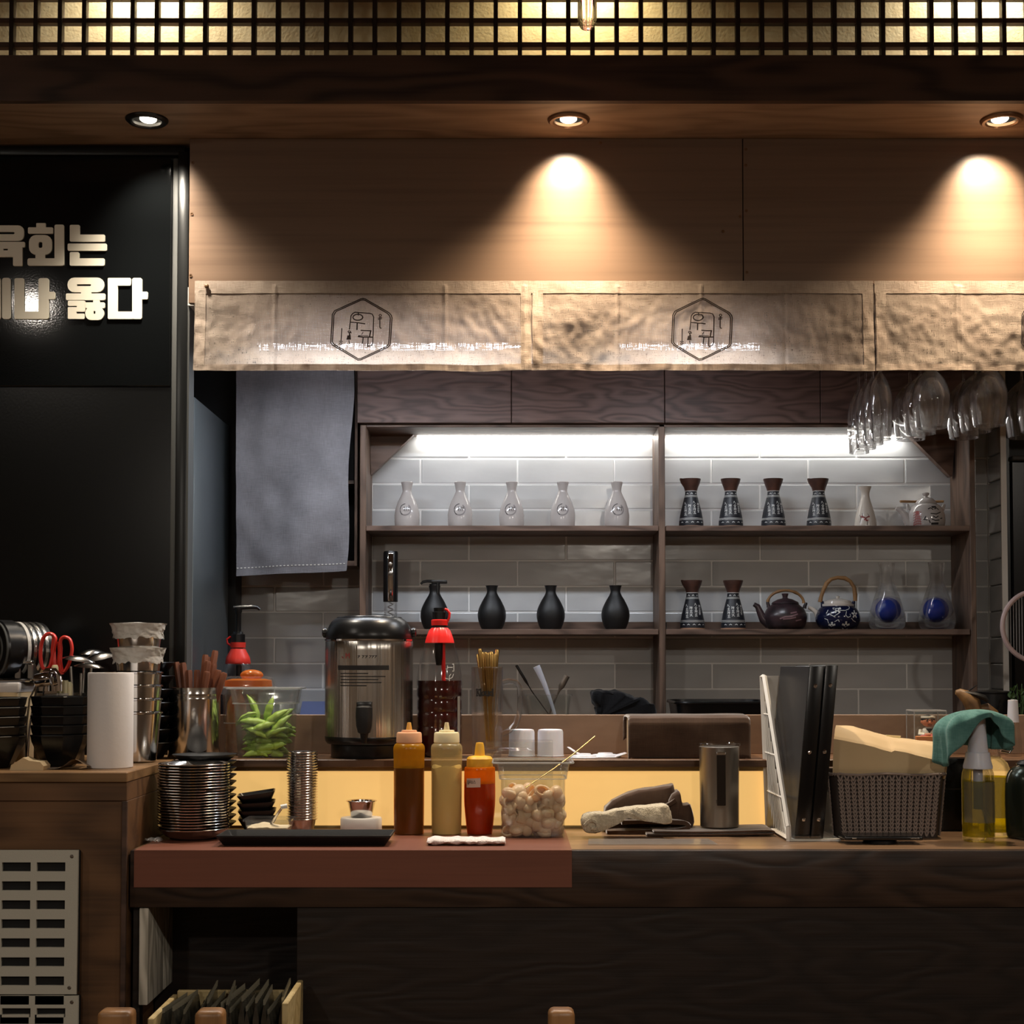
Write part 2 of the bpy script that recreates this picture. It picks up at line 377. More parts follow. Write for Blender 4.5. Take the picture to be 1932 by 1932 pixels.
M['shelf'] = wood('shelf_wood', (58, 44, 37), (118, 95, 82), s=1.5, rings=8, rough=.5, contrast=.55)
M['shelfz'] = wood('shelf_post_wood', (62, 47, 38), (122, 98, 82), axis='Z', s=1.5, rings=6, rough=.5, contrast=.5)
M['cabinet'] = wood('cabinet_wood', (62, 47, 43), (114, 90, 82), s=1.7, rings=12, rough=.5, bmp=.5, contrast=.55)
M['ledge'] = wood('ledge_wood', (70, 48, 34), (120, 88, 62), s=1.5, rings=4, rough=.4)
M['backboard'] = pb('backboard_ply', (124, 100, 82), .6, col2=(142, 116, 96), nscale=7, nstretch=(1, 1, 3))
M['greywood'] = wood('grey_washed_wood', (142, 136, 122), (214, 206, 190), axis='Z', s=1.4, rings=9, rough=.7, contrast=.6)
M['chairwood'] = wood('chair_wood', (104, 72, 42), (146, 106, 66), axis='Z', s=2, rings=4, rough=.4)
M['palewood'] = wood('pale_wood', (160, 140, 96), (190, 170, 124), s=2, rough=.6)
M['black_gloss'] = pb('black_gloss_board', (15, 17, 18), .07, bmp=.02, bscale=220, spec=.4)
M['black_matt'] = pb('black_matt_board', (9, 10, 10), .24, spec=.3, bmp=.03, bscale=160)
M['black_wall'] = pb('black_wall_paint', (32, 34, 35), .5)
M['frame_metal'] = pb('black_frame_metal', (34, 35, 35), .3, metal=.5)
M['seal'] = pb('grey_sealant', (74, 75, 73), .6)
M['letter'] = pb('cream_letters', (242, 234, 214), .45)
M['tile'] = pb('white_glazed_tile', (178, 180, 181), .2, spec=.55, col2=(204, 205, 206), nscale=5, bmp=.55, bscale=9, detail=2, nstretch=(.7, 1, 1.3))  # cloudy second tone paints in how light varies over the wavy glaze
M['grout_highlight'] = pb('grout_highlight', (240, 240, 238), .7)  # joints coloured white to stand for highlights along the tile edges
M['steel'] = pb('brushed_steel', (206, 202, 196), .24, metal=1, col2=(186, 182, 176), nscale=4, nstretch=(40, 40, .3), bmp=.35, bscale=3)
M['steel_s'] = pb('polished_steel', (214, 211, 207), .15, metal=1)
M['steel_d'] = pb('satin_dark_steel', (152, 146, 138), .34, metal=1)
M['chrome'] = pb('chrome', (220, 220, 222), .06, metal=1)
M['gold'] = pb('gold_steel', (176, 142, 84), .25, metal=1)
M['fridge'] = pb('grey_fridge_side', (118, 126, 130), .42, metal=.85, spec=.5)
M['black_p'] = pb('black_plastic', (15, 15, 16), .3)
M['black_m'] = pb('black_stoneware', (15, 15, 16), .5, bmp=.08, bscale=300)
M['black_lac'] = pb('black_lacquer', (12, 12, 13), .25)
M['black_cloth'] = cloth('black_cloth', (13, 13, 15), (26, 26, 28))
M['porcelain'] = pb('white_porcelain', (178, 172, 169), .12, coat=.3)
M['carafe'] = pb('carafe_glaze', (30, 33, 40), .42)
M['brown_gl'] = pb('brown_glaze', (84, 54, 45), .4, col2=(62, 42, 36), nscale=40)
M['foot'] = pb('bare_clay', (172, 132, 104), .8)
M['paint_w'] = pb('white_brush_paint', (206, 208, 206), .6)
M['paint_k'] = pb('black_ink', (26, 24, 24), .6)
M['paint_g'] = pb('grey_ink', (128, 122, 122), .5)
M['paint_r'] = pb('red_ink', (150, 66, 62), .6)
M['paint_br'] = pb('brown_ink', (44, 32, 28), .8)
M['tea_dark'] = pb('dark_teapot_glaze', (26, 25, 28), .3, col2=(66, 48, 52), nscale=22)
M['blue_gl'] = pb('cobalt_glaze', (18, 24, 52), .15)
M['cream_gl'] = pb('cream_glaze', (196, 188, 178), .2)
M['bamboo'] = pb('bamboo', (150, 112, 68), .5, col2=(112, 80, 48), nscale=20)
M['glass'] = clearglass('clear_glass', .58, 1.45)
M['wine'] = clearglass('wine_glass', .42, 1.5)
M['pet'] = glass('clear_pet', (250, 250, 250), .06, .05, .5)
M['acryl'] = glass('clear_polycarbonate', (248, 249, 247), .08, .06, .55, haze=.025)
M['acryl_rim'] = glass('polycarbonate_rim', (235, 236, 234), .16, .12, .6, haze=.22)
M['bulbglass'] = clearglass('bulb_glass', .2, 1.45)
M['orange_tr'] = glass('orange_clear_lid', (255, 190, 110), .08, .1, .5, haze=.4, hazecol=(240, 150, 60))
M['bluegl'] = pb('blue_glass_ball', (36, 76, 200), .05, spec=.7, coat=.5)
M['led'] = pb('led_strip', (255, 255, 250), .5, emit=26, ecol=(255, 252, 244))
M['tube'] = pb('led_tube', (255, 255, 255), .5, emit=16, ecol=(236, 240, 255))
M['lens'] = pb('lamp_lens', (255, 250, 235), .3, emit=9, ecol=(255, 240, 214))
M['lightpanel'] = pb('backlit_acrylic', (232, 190, 120), .4, emit=.68, ecol=(255, 204, 122))
M['dark_metal'] = pb('dark_brushed_metal', (58, 52, 48), .3, metal=.8)
M['lightedge'] = pb('acrylic_edge', (180, 160, 104), .35)
M['filament'] = pb('filament', (255, 150, 120), .4, emit=9, ecol=(255, 160, 130))
M['bronze'] = pb('bronze_ring', (126, 96, 70), .32, metal=.6)
M['white_p'] = pb('white_plastic', (222, 220, 214), .4)
M['white_tr'] = pb('translucent_white_plastic', (206, 208, 218), .35, sss=.3)
M['vent_p'] = pb('grey_white_vent', (186, 182, 168), .5, bmp=.1, bscale=400)
M['dark'] = pb('dark_void', (8, 8, 8), .8)
M['red_p'] = pb('red_plastic', (220, 58, 46), .35)
M['red_tr'] = pb('bright_red_cap', (236, 44, 40), .3, sss=.2)
M['soy'] = pb('dark_red_liquor', (74, 18, 14), .12, spec=.6, col2=(52, 14, 12), nscale=12)
M['orange'] = pb('orange_plastic', (236, 140, 48), .35, sss=.2)
M['paper'] = pb('white_paper', (222, 216, 212), .7, bmp=.12, bscale=90)
M['wrap'] = pb('milky_wrap', (200, 196, 188), .3, bmp=.6, bscale=50)
M['film'] = glass('crumpled_film', (225, 225, 222), .1, .2, .5, haze=.18)
M['noren'] = cloth('linen_noren', (160, 142, 128), (198, 182, 166), 900, .6, .42, .40, 7, .55)
M['hem'] = cloth('linen_hem', (152, 134, 120), (190, 174, 158), 900, .55, .1, 0, 9, .55)
M['grey_cloth'] = cloth('grey_linen', (106, 105, 109), (142, 141, 146), 1100, .4, 0, 0, 5, .3)
M['brown_cloth'] = cloth('brown_towel', (60, 45, 36), (88, 68, 55), 2200, .14, sheen=.9)
M['tan_cloth'] = cloth('tan_cloth', (120, 98, 74), (150, 124, 96), 1400, .4)
M['rag'] = cloth('cream_terry', (178, 168, 146), (212, 202, 180), 300, 1.0, 0, 0, 60, .7)
M['wtowel'] = cloth('white_towel', (214, 202, 198), (238, 228, 224), 300, .8, 0, 0, 40, .7)
M['teal'] = cloth('teal_microfibre', (62, 104, 101), (102, 146, 140), 1400, .3, 0, 0, 30)
M['beige'] = pb('beige_paper', (196, 170, 130), .75, col2=(206, 182, 142), nscale=5, bmp=.1, bscale=40)
M['basket'] = pb('taupe_basket', (134, 120, 112), .5)
M['bsauce'] = pb('brown_sauce', (86, 60, 50), .3, col2=(104, 74, 60), nscale=10)
M['mayo'] = pb('mustard_mayo', (222, 202, 150), .4)
M['squeeze'] = glass('amber_squeeze_wall', (240, 190, 90), .05, .25, .4, haze=.10, hazecol=(214, 160, 50))
M['squeeze_w'] = glass('milky_squeeze_wall', (250, 240, 208), .05, .25, .4, haze=.26, hazecol=(232, 218, 172))
M['amber_neck'] = glass('amber_bottle_neck', (244, 196, 70), .05, .25, .4, haze=.55, hazecol=(222, 170, 40))
M['ket_neck'] = glass('orange_bottle_neck', (255, 168, 40), .06, .15, .4, haze=.65, hazecol=(255, 158, 30))
M['cap_o'] = pb('peach_cap', (222, 168, 128), .45, sss=.2)
M['cap_c'] = pb('cream_cap', (226, 214, 172), .45, sss=.2)
M['cap_y'] = pb('yellow_cap', (232, 178, 52), .45, sss=.15)
M['tip_y'] = pb('amber_tip', (230, 176, 84), .4, sss=.2)
M['ketchup'] = pb('red_sauce', (150, 26, 20), .35, col2=(168, 34, 24), nscale=9)
M['ket_top'] = glass('orange_bottle_wall', (255, 168, 40), .06, .15, .4, haze=.16, hazecol=(255, 140, 10))
M['sticker'] = pb('pale_label', (214, 186, 168), .6)
M['pod'] = pb('green_pod', (142, 174, 60), .4, col2=(172, 200, 90), nscale=30, sss=.1)
M['onion'] = pb('pickled_onion', (250, 232, 192), .25, col2=(252, 240, 212), nscale=30)
def add_transl(m, col, f):
    nt = m.node_tree; o = nt.nodes['Material Output']; b = nt.nodes['Principled BSDF']; t = nd(nt, 'BsdfTranslucent'); t.inputs[0].default_value = lin(col)
    x = nd(nt, 'MixShader'); x.inputs[0].default_value = f; nt.links.new(b.outputs[0], x.inputs[1]); nt.links.new(t.outputs[0], x.inputs[2]); nt.links.new(x.outputs[0], o.inputs[0]); return m
add_transl(M['onion'], (255, 214, 150), .45)
M['powder'] = pb('beige_powder', (232, 212, 178), .9)
M['handle'] = wood('brown_handle', (88, 50, 36), (132, 82, 60), axis='Z', s=4, rings=3, rough=.4)
M['yellow_liq'] = glass('yellow_liquid', (222, 218, 74), .04, .02, .3, haze=.12, hazecol=(200, 200, 60))
M['olive'] = pb('dark_olive_metal', (44, 50, 42), .22, metal=.6)
M['skin'] = pb('figure_skin', (206, 130, 92), .45)
M['figwhite'] = pb('figure_white', (226, 220, 204), .5)
M['fighair'] = pb('figure_hair', (18, 16, 16), .4)
M['figwood'] = pb('figure_wood', (216, 136, 76), .5)
M['pink'] = pb('figure_pink', (200, 92, 100), .5)
M['fanp'] = pb('pale_pink_plastic', (196, 172, 168), .4)
M['fanw'] = pb('fan_wire', (150, 148, 148), .4, metal=.5)
M['leaf'] = pb('green_leaf', (70, 96, 48), .5)
M['ornament'] = pb('brown_ornament', (150, 112, 64), .5, col2=(60, 42, 30), nscale=18)
M['greysheet'] = glass('clear_sheet', (214, 216, 214), .12, .2, .5, haze=.12)
M['blueband'] = pb('pale_blue_film', (112, 124, 168), .3)
M['mustard_lab'] = pb('label_white', (196, 192, 184), .5)
M['packet'] = pb('dark_packet', (26, 27, 26), .22, col2=(60, 58, 50), nscale=30)
M['packet_e'] = pb('packet_foil', (150, 146, 130), .3, metal=.6)
M['floor'] = wood('floor_wood', (60, 48, 40), (84, 68, 56), axis='Y', rough=.5)
M['kceil'] = pb('kitchen_ceiling', (190, 188, 184), .8)
M['roomwall'] = pb('dining_wall', (150, 128, 106), .8)
# ================================================================== the setting
def S(o): o['kind'] = 'structure'; return o
def slab(name, mat, x0, x1, y0, y1, z0, z1, parent=None, bev=0):
    b = MB(); b.box(x0, x1, y0, y1, z0, z1, bev); 
    c = Vector(((x0+x1)/2, (y0+y1)/2, (z0+z1)/2))
    o = b.obj(name, mat, parent, loc=c if parent is None else None, world=True)
    return o
S(slab('floor', M['floor'], -3.2, 3.2, -1.6, 4.8, -.06, 0))
S(slab('ceiling', M['roomwall'], -3.2, 3.2, -1.6, 3.80, ZCEIL, ZCEIL+.05))
S(slab('wall_front', M['roomwall'], -3.2, 3.2, -1.7, -1.6, 0, 3.1))
S(slab('wall_west', M['roomwall'], -3.3, -3.2, -1.7, 4.8, 0, 3.1))
S(slab('wall_east', M['roomwall'], 3.2, 3.3, -1.7, 4.8, 0, 3.1))
# back wall, laid with long glazed tiles
XL = W(440, 1200, YTILE).x-.25; XR = W(1868, 1200, YTILE).x
wb = S(slab('wall_back', M['grout_highlight'], -1.6, XR, YTILE-.0008, YTILE+.08, 0, ZKC+.05))
u = U(1100, YTILE); TW, THH = 183*u, 48.35*u
tb = MB(); tb.box(-TW/2+.0022, TW/2-.0022, -.0085, .006, -THH/2+.0024, THH/2-.0024, .0022, 2)
t0 = None
for row in range(-2, 12):
    zc = W(966, 889+48.35*row, YTILE).z
    for c in range(-4, 8):
        pxc = (793.5 if row % 2 else 793.5-91.5)+183*c+91.5 + (0 if row % 2 else 0)
        if row % 2 == 0: pxc = 793.5+183*c+91.5
        else: pxc = 885+183*c+91.5
        x0 = W(pxc, 1050, YTILE).x; 
        if x0-TW/2 < XL-.05: continue
        cut = x0+TW/2-XR+.004
        if cut > TW-.03: continue
        if t0 is None: o = t0 = tb.obj('tile', M['tile'], wb, ang=15)
        else: o = t0.copy(); COL.objects.link(o)
        o.location = Vector((x0, YTILE+.006, zc))-wb.location
        if cut > 0: o.scale.x = (TW-cut)/TW; o.location.x -= cut/2
        o.rotation_euler = (random.uniform(-.006, .006), 0, random.uniform(-.004, .004))
# tiled return wall on the right
X2 = XR; YR0 = 4.49
wr = S(slab('wall_kitchen_right', M['grout_highlight'], X2+.004, X2+.012, YR0, YTILE+.08, 0, ZKC+.05))
tb = MB(); d = YTILE-YR0-.012; tb.box(-.006, .006, -d/2, d/2, -THH/2+.0009, THH/2-.0009, .004, 2); r0 = None
for row in range(-2, 12):
    zc = W(966, 889+48.35*row, YTILE).z
    if r0 is None: o = r0 = tb.obj('tile', M['tile'], wr, ang=15)
    else: o = r0.copy(); COL.objects.link(o)
    o.location = Vector((X2+.002, (YR0+YTILE)/2-.002, zc))-wr.location
S(slab('trim_1', M['white_p'], X2-.005, X2+.001, YTILE-.012, YTILE-.004, .9, ZKC))
S(slab('trim_2', M['white_p'], X2-.005, X2+.012, YR0-.006, YR0-.001, 0, ZKC))
# kitchen ceiling, dark side wall and post on the left
S(slab('ceiling_kitchen', M['kceil'], W(357, 800, YSIGN).x, 2.2, YFAS+.03, 4.72, ZKC+.002, ZKC+.05))
XP = W(357, 900, 3.96).x
S(slab('wall_kitchen_left', M['black_wall'], -1.62, -1.55, 3.95, 4.7, 0, ZKC))
a, b = W(352, 900, 4.5).x, W(446, 900, 4.5).x
S(slab('pillar_left', M['black_wall'], a-.3, b, 4.5, 4.6, 0, ZKC))
# beam, soffit, cream wall above
S(slab('beam', M['beam'], -3.2, 3.2, YBEAM, YBEAM+.02, ZSOF, ZBEAM))
S(slab('trim_beam_top', M['beam'], -3.2, 3.2, YBEAM+.02, 3.72, ZBEAM-.02, ZBEAM))
so = MB(); holes = []
for px, py, c, e, _ in DL: holes.append(circ(W(px, py, DLY).x, DLY, .039, 32))
so.flat([(-3.2, YBEAM+.02), (3.2, YBEAM+.02), (3.2, 3.96), (-3.2, 3.96)], holes, .016, tr(0, 0, ZSOF+.008))
S(tag(so.obj('soffit', M['soffit'], smooth=False)))
S(slab('wall_upper', M['cream'], -3.2, 3.2, 3.70, 3.74, ZBEAM-.01, ZCEIL+.05))
# black wall at the left, below and around the sign
x357 = W(356, 800, YSIGN).x
wl = S(slab('wall_left', M['black_wall'], -3.2, x357, YSIGN+.012, YSIGN+.03, 0, ZSOF))
a = R(-90, 322, 731, 1480, YSIGN)
slab('panel', M['black_matt'], a[0]-1.0, a[1], YSIGN, YSIGN+.012, .4, a[3], wl)
a = R(323, 333, 300, 1450, YSIGN); slab('sealant_strip', M['seal'], a[0], a[1], YSIGN-.006, YSIGN+.012, a[2], a[3], wl, .002)
a = R(334, 357, 290, 1450, YSIGN); slab('post', M['frame_metal'], a[0], a[1]-.002, YSIGN-.022, YSIGN+.012, a[2]-.3, a[3], wl, .004)
a = R(-90, 352, 279, 297, YSIGN); slab('top_rail', M['frame_metal'], a[0]-1, a[1], YSIGN-.018, YSIGN+.012, a[2], a[3], wl, .004)
a = R(352, 358, 560, 1450, YSIGN); slab('post_edge', M['seal'], a[0], a[1]-.001, YSIGN-.02, YSIGN+.04, a[2], a[3], wl)
# fascia of brown ply in two sheets, held by screws
fz0 = W(966, 572, YFAS).z
fs = S(slab('trim_fascia', M['beam'], W(357, 420, YFAS).x+.01, 3.1, YFAS+.02, YFAS+.028, fz0+.01, ZSOF))
b = MB(); xa, xj = W(357, 410, YFAS).x, W(1402, 410, YFAS).x
b.box(xa, xj-.0012, YFAS, YFAS+.02, fz0, ZSOF-.0005, .001, 1); p1 = b.obj('panel', M['fascia'], fs, world=True)
b = MB(); b.box(xj+.0012, 3.1, YFAS, YFAS+.02, fz0, ZSOF-.0005, .001, 1); b.obj('panel', M['fascia'], fs, world=True)
for px, py in ((364, 307), (362, 404), (360, 520), (1133, 270), (1396, 409), (1408, 398), (1409, 514), (1407, 282), (1407, 312), (1364, 437)):
    b = MB(); b.lathe([(0, 0), (.0035, 0), (.0042, .0008), (.0042, .0016), (.0022, .0016), (.0016, .0008), (0, .0008)], 12, tr(*W(px, py, YFAS)) @ rot('X', 90))
    b.obj('screw', M['bronze'], fs, world=True)

# ================================================================== lattice, lamps in view
lt = thing('lattice_screen', 'dark wooden lattice screen in front of the lit cream wall', 'screen', (0, 3.61, ZBEAM))
b = MB(); w = 8.2*U(60, 3.61); b.box(-w/2, w/2, -.016, .009, 0, ZCEIL-ZBEAM, .0015, 1); v0 = None
for k in range(-5, 47):
    x = W(22.3+45.65*k, 60, 3.60).x
    if v0 is None: o = v0 = b.obj('vertical_bar', M['lattice'], lt)
    else: o = v0.copy(); COL.objects.link(o)
    o.location = (x, 0, 0)
b = MB(); xl, xr = W(-230, 60, 3.6).x, W(2140, 60, 3.6).x; b.box(xl, xr, -.010, .013, -.006, .006, .0015, 1); h0 = None
for py in (83.5, 38, -7.5, -53, -98, -143):
    if h0 is None: o = h0 = b.obj('horizontal_bar', M['beam'], lt)
    else: o = h0.copy(); COL.objects.link(o)
    o.location = (0, 0, W(966, py, 3.6).z-ZBEAM)
for i, (px, py, c, e, side) in enumerate(DL):
    p = W(px, py, DLY)
    lab = ('recessed ceiling spotlight with black ring, above the black sign', 'recessed spotlight with bronze ring, the middle one above the curtains', 'recessed spotlight with bronze ring above the hanging wine glasses')[i]
    d = thing('downlight', lab, 'spotlight', (p.x, DLY, ZSOF), group='spotlights in the soffit')
    b = MB(); b.lathe([(.036, .002), (.036, -.005), (.040, -.008), (.047, -.008), (.052, -.004), (.053, 0), (.053, .001)], 40); b.obj('ring', M['black_p'] if i == 0 else M['bronze'], d)
    b = MB(); b.lathe([(.0365, 0), (.0365, .05), (0, .052)], 32); b.obj('baffle', M['dark'], d)
    b = MB(); b.lathe([(0, -.001), (.019, 0), (.021, .002), (.021, .004), (0, .006)], 28, tr(0, .013, .003) @ rot('X', -7)); b.obj('lens', M['lens'], d)
bp = W(1108, 57, 3.30)
d = thing('filament_bulb', 'clear tubular bulb with a glowing filament hanging in front of the lattice', 'bulb', bp)
uu = U(30, 3.30)
prof = [(0, 0), (6, 1), (12, 4), (16, 10), (18, 18), (18, 70), (17, 95), (12, 110)]
b = MB(); b.lathe(smoothprof(prof), 28, sc=uu); b.obj('glass_tube', M['bulbglass'], d)
b = MB(); pts = []
for k in range(5):
    a = 2*PI*k/5; q = [(5*math.cos(a), 5*math.sin(a), 22+3*(k % 2)), (7*math.cos(a), 7*math.sin(a), 85)]
    b.tube([Vector(v)*uu for v in q], .0009, 6)
b.obj('filament', M['filament'], d)
b = MB(); b.lathe([(0, 108), (12, 108), (14, 112), (14, 150), (10, 156), (0, 158)], 20, sc=uu); b.obj('socket', M['bronze'], d)
b = MB(); b.tube([(0, 0, 156*uu), (0, 0, ZCEIL-bp.z)], .003, 8); b.obj('cord', M['black_p'], d)
for i, px in enumerate((282, 1092, 1850)):
    p = W(px, 0, 3.675); d = thing('wall_washer', f'small ceiling lamp washing the cream wall, {("left","middle","right")[i]} of three', 'lamp', (p.x, 3.672, ZCEIL-.02))
    b = MB(); b.lathe([(0, .02), (.026, .02), (.026, 0), (.020, 0), (.020, .012), (0, .012)], 20); b.obj('housing', M['black_p'], d)
for i, (x, y, z, e) in enumerate(DINING_AND_FILL):  # all but the first are added fill, outside the view
    d = thing('pendant_and_fill_lamp', ('pendant globe lamp above the tables, beside the black sign', 'pendant globe lamp above the tables, facing the curtains', 'pendant globe lamp above the tables, at the right side', 'pendant globe lamp above the tables, farthest behind')[i], 'lamp', (x, y, z))
    b = MB(); b.lathe([(.016, .06), (.05, .055), (.085, .02), (.095, -.02), (.093, -.02), (.082, .018), (.048, .05), (.016, .055)], 28); b.obj('shade', M['black_p'], d)
    b = MB(); b.tube([(0, 0, .055), (0, 0, ZCEIL-z)], .004, 8); b.obj('cord', M['black_p'], d)
    b = MB(); b.lathe([(0, .056), (.015, .056), (.015, .07), (0, .07)], 16); b.obj('socket', M['black_p'], d)

# ================================================================== sign
sg = thing('sign_board', 'glossy black sign board with large cream Korean lettering', 'sign', W(100, 730, YSIGN))
a = R(-90, 322, 301, 729, YSIGN); b = MB(); b.box(a[0]-.4, a[1], YSIGN-.004, YSIGN+.011, a[2], a[3], .0015, 1); b.obj('board', M['black_gloss'], sg, world=True)
def lp(c): return (c[0]/4.025, 260+c[1]/4.025)
def glyph(shapes):                                                   # shapes: (outer, holes) in zoomed pixels
    b = MB()
    for si, (outer, holes) in enumerate(shapes):
        f = lambda l: [(lambda w: (w.x, w.z))(W(*lp(q), YSIGN)) for q in l]
        b.flat(f(outer), [f(h) for h in holes], .005, tr(0, YSIGN-.0062-si*.00015, 0) @ rot('X', 90))
    b.obj('letter', M['letter'], sg, world=True, smooth=False)
def q(x0, x1, y0, y1, r=9): return (rloop(x0, x1, y0, y1, r, 3), [])
glyph([(rloop(-130, 190, 672, 790, 45), [rloop(-70, 118, 722, 739, 8)]), q(-130, 197, 797, 838),
       (rloop(-130, 178, 832, 912, 8), [rloop(33, 68, 849, 862, 2), rloop(140, 190, 846, 861, 2)][:1]), q(107, 178, 862, 980)])
glyph([q(283, 355, 655, 695, 5), q(220, 410, 687, 735), (rloop(228, 403, 745, 895, 55), [rloop(300, 330, 798, 843, 12)]), q(277, 350, 885, 930, 4), q(217, 488, 922, 978, 14), q(422, 494, 667, 977, 12)])
glyph([q(537, 612, 668, 795, 10), q(537, 803, 742, 795), q(521, 817, 810, 864), q(537, 608, 875, 978, 10), q(537, 800, 922, 978)])
glyph([q(-40, 14, 1070, 1382, 16), q(24, 88, 1070, 1382, 18)])
glyph([q(118, 190, 1072, 1382, 12), q(118, 310, 1325, 1382), q(300, 378, 1072, 1382, 16), q(370, 425, 1175, 1232, 10)])
glyph([(rloop(520, 797, 1068, 1178, 50), [rloop(590, 698, 1117, 1132, 7)]), q(622, 700, 1172, 1196, 3), q(508, 806, 1188, 1238),
       q(523, 655, 1243, 1282, 8), q(590, 655, 1262, 1322, 6), q(523, 652, 1292, 1326, 6), q(523, 588, 1305, 1382, 6), q(523, 650, 1341, 1382, 8),
       q(715, 765, 1240, 1265, 4), q(655, 803, 1256, 1300), (rloop(655, 797, 1290, 1390, 45), [rloop(717, 733, 1320, 1344, 7)])])
glyph([q(825, 1000, 1070, 1128), q(825, 900, 1070, 1382, 12), q(825, 1020, 1325, 1382), q(1010, 1085, 1070, 1382, 16), q(1078, 1130, 1175, 1232, 10)])

# ================================================================== noren curtains with printed marks
def noren(i, xa, xb, creases, logo_px, label):
    Yc = YFAS-.010; a = R(xa, xb, 530, 701, Yc); x0, x1, zb, zt = a
    rt = thing('noren_curtain', label, 'curtain', ((x0+x1)/2, Yc, zt), group='linen curtains above the counter')
    Wd, Hd = x1-x0, zt-zb; sd = i*7.3
    def surf(u, v):
        x = (u-.5)*Wd; z = -v*Hd
        n = noise.noise(Vector((x*6+sd, z*5, 1)))*.010+noise.noise(Vector((x*20+sd, z*15, 3)))*.0034+noise.noise(Vector((x*48+sd, z*40, 3)))*.0030
        y = -n*min(1, v*2.2)-.012*v
        for cx in creases:
            dd = (u*(xb-xa)+xa-cx)*U(600, Yc); y -= .0028*math.exp(-(dd/.0035)**2)*(1 if v > .05 else 0)
        z += .005*noise.noise(Vector((x*5+sd, 4, 0)))*v
        return Vector((x, y, z))
    b = MB(); b.grid(surf, int(Wd*260), 70); b.obj('cloth', M['noren'], rt, ang=80)
    def offs(u, v): p = surf(u, v); p.y -= .0012; return p
    b = MB(); b.grid(lambda u, v: offs(u, v*.14), int(Wd*260), 10); b.obj('top_hem', M['hem'], rt, ang=80)
    b = MB(); b.grid(lambda u, v: offs(u, .93+v*.07), int(Wd*260), 6); b.obj('bottom_hem', M['hem'], rt, ang=80)
    for s in (0, 1):
        b = MB(); b.grid(lambda u, v: offs((.003 if s == 0 else .968)+u*.03, .12+.86*v), 6, 60); b.obj('side_hem', M['hem'], rt, ang=80)
    if logo_px:
        kx = 12.88
        def mp(cx, cy):                                              # zoomed pixels of the mark -> on the cloth
            px, py = logo_px+(cx-945)/kx, 550+cy/kx
            u = (px-xa)/(xb-xa); v = (py-530)/171
            p = surf(min(max(u, 0), 1), v); p.y -= .0026; return p
        hexo = [(975, 180), (1030, 195), (1600, 525), (1660, 590), (1680, 660), (1640, 1310), (1590, 1370), (930, 1690), (860, 1695), (240, 1330), (200, 1270), (235, 590), (290, 490), (915, 190), (975, 180)]
        cen = (940, 935); hexi = [(cen[0]+(x-cen[0])*.945, cen[1]+(y-cen[1])*.955) for x, y in hexo]
        b = MB(); b.strokes([hexo, hexi], 26, mp, 40)
        arch = [(650, 935), (685, 610), (720, 555), (780, 520), (1130, 545), (1200, 570), (1235, 640), (1215, 1280), (1180, 1335), (1120, 1350)]
        b.strokes([(1.3, arch), (1.3, [(670, 768), (1015, 800)]), (1.6, [(838, 795), (832, 940)]), (1.4, [(860, 540), (862, 585)]), (1.5, circ(850, 645, 118, 20, 0, 360, 76)+[(968, 645)]),
                   (1.4, [(935, 965), (1170, 975)]), (1.7, [(1165, 975), (1135, 1125)]), (1.6, [(870, 1115), (985, 1128), (1215, 1128)]), (1.3, [(985, 1130), (970, 1270)]), (1.3, [(1105, 1130), (1098, 1360)]), (.8, [(950, 1060), (980, 1010)]), (.8, [(870, 1090), (1100, 1095)]),
                   (1.2, [(1385, 640), (1385, 880), (1395, 905), (1415, 908)]), circ(1393, 598, 28, 12)+[(1421, 598)], [(1345, 665), (1430, 650)], [(1345, 700), (1425, 680)],
                   (1.2, [(465, 930), (450, 1240)]), [(410, 1240), (485, 1240)], circ(447, 1295, 26, 12)+[(473, 1295)],
                   circ(645, 1000, 32, 10, 0, 360, 20)+[(677, 1000)], (1.3, [(640, 1020), (655, 1070)]), (2.6, [(622, 1115), (612, 1165)]), (2.2, [(655, 1085), (662, 1165)]), (1.6, [(595, 1180), (670, 1178)]), [(640, 1215), (645, 1270), (665, 1290)], (1.2, [(645, 1022), (688, 1024)])], 20, mp, 30)
        b.obj('printed_mark', M['paint_br'], rt)
    return rt
n1 = noren(0, 367, 1003, (519, 840, 990), 683, 'left linen noren curtain, its printed hexagon mark whole and a tack at its corner')
b = MB(); p = W(390, 540, YFAS-.016); b.ball(.006, p, (1, .5, 1), 12, 8); b.obj('tack', M['bronze'], n1, world=True)
noren(1, 1003, 1648, (1165, 1323, 1480), 1324, 'middle linen noren curtain with a printed hexagon mark, between two seams')
noren(2, 1650, 2296, (1805, 1812), 1982, 'right linen noren curtain above the wine glasses, its mark cut off')
nr = thing('curtain_rod', 'thin rod carrying the linen curtains', 'rod', (0.5, YFAS-.004, W(966, 533, YFAS).z))
b = MB(); b.tube([(W(368, 533, YFAS).x-.496, 0, -.004), (1.9, 0, -.004)], .004, 8); b.obj('rod', M['bronze'], nr)
# cool tube lamps under the kitchen ceiling
for i, (xa, xb) in enumerate(((490, 985), (1170, 1432))):
    a, c = W(xa, 655, 3.93), W(xb, 655, 3.93)
    d = thing('tube_lamp', ('long', 'short')[i]+' white tube lamp under the kitchen ceiling, shining through the '+('left', 'middle')[i]+' curtain', 'lamp', ((a.x+c.x)/2, 3.93, a.z))
    h = (c.x-a.x)/2
    b = MB(); b.tube([(-h, 0, 0), (h, 0, 0)], .008, 12); b.obj('tube', M['tube'], d)
    b = MB(); b.box(-h-.02, h+.02, -.014, .014, .009, .03, .003, 1); b.box(-h, h, -.01, .01, .03, ZKC-a.z+.002); b.obj('housing', M['white_p'], d)
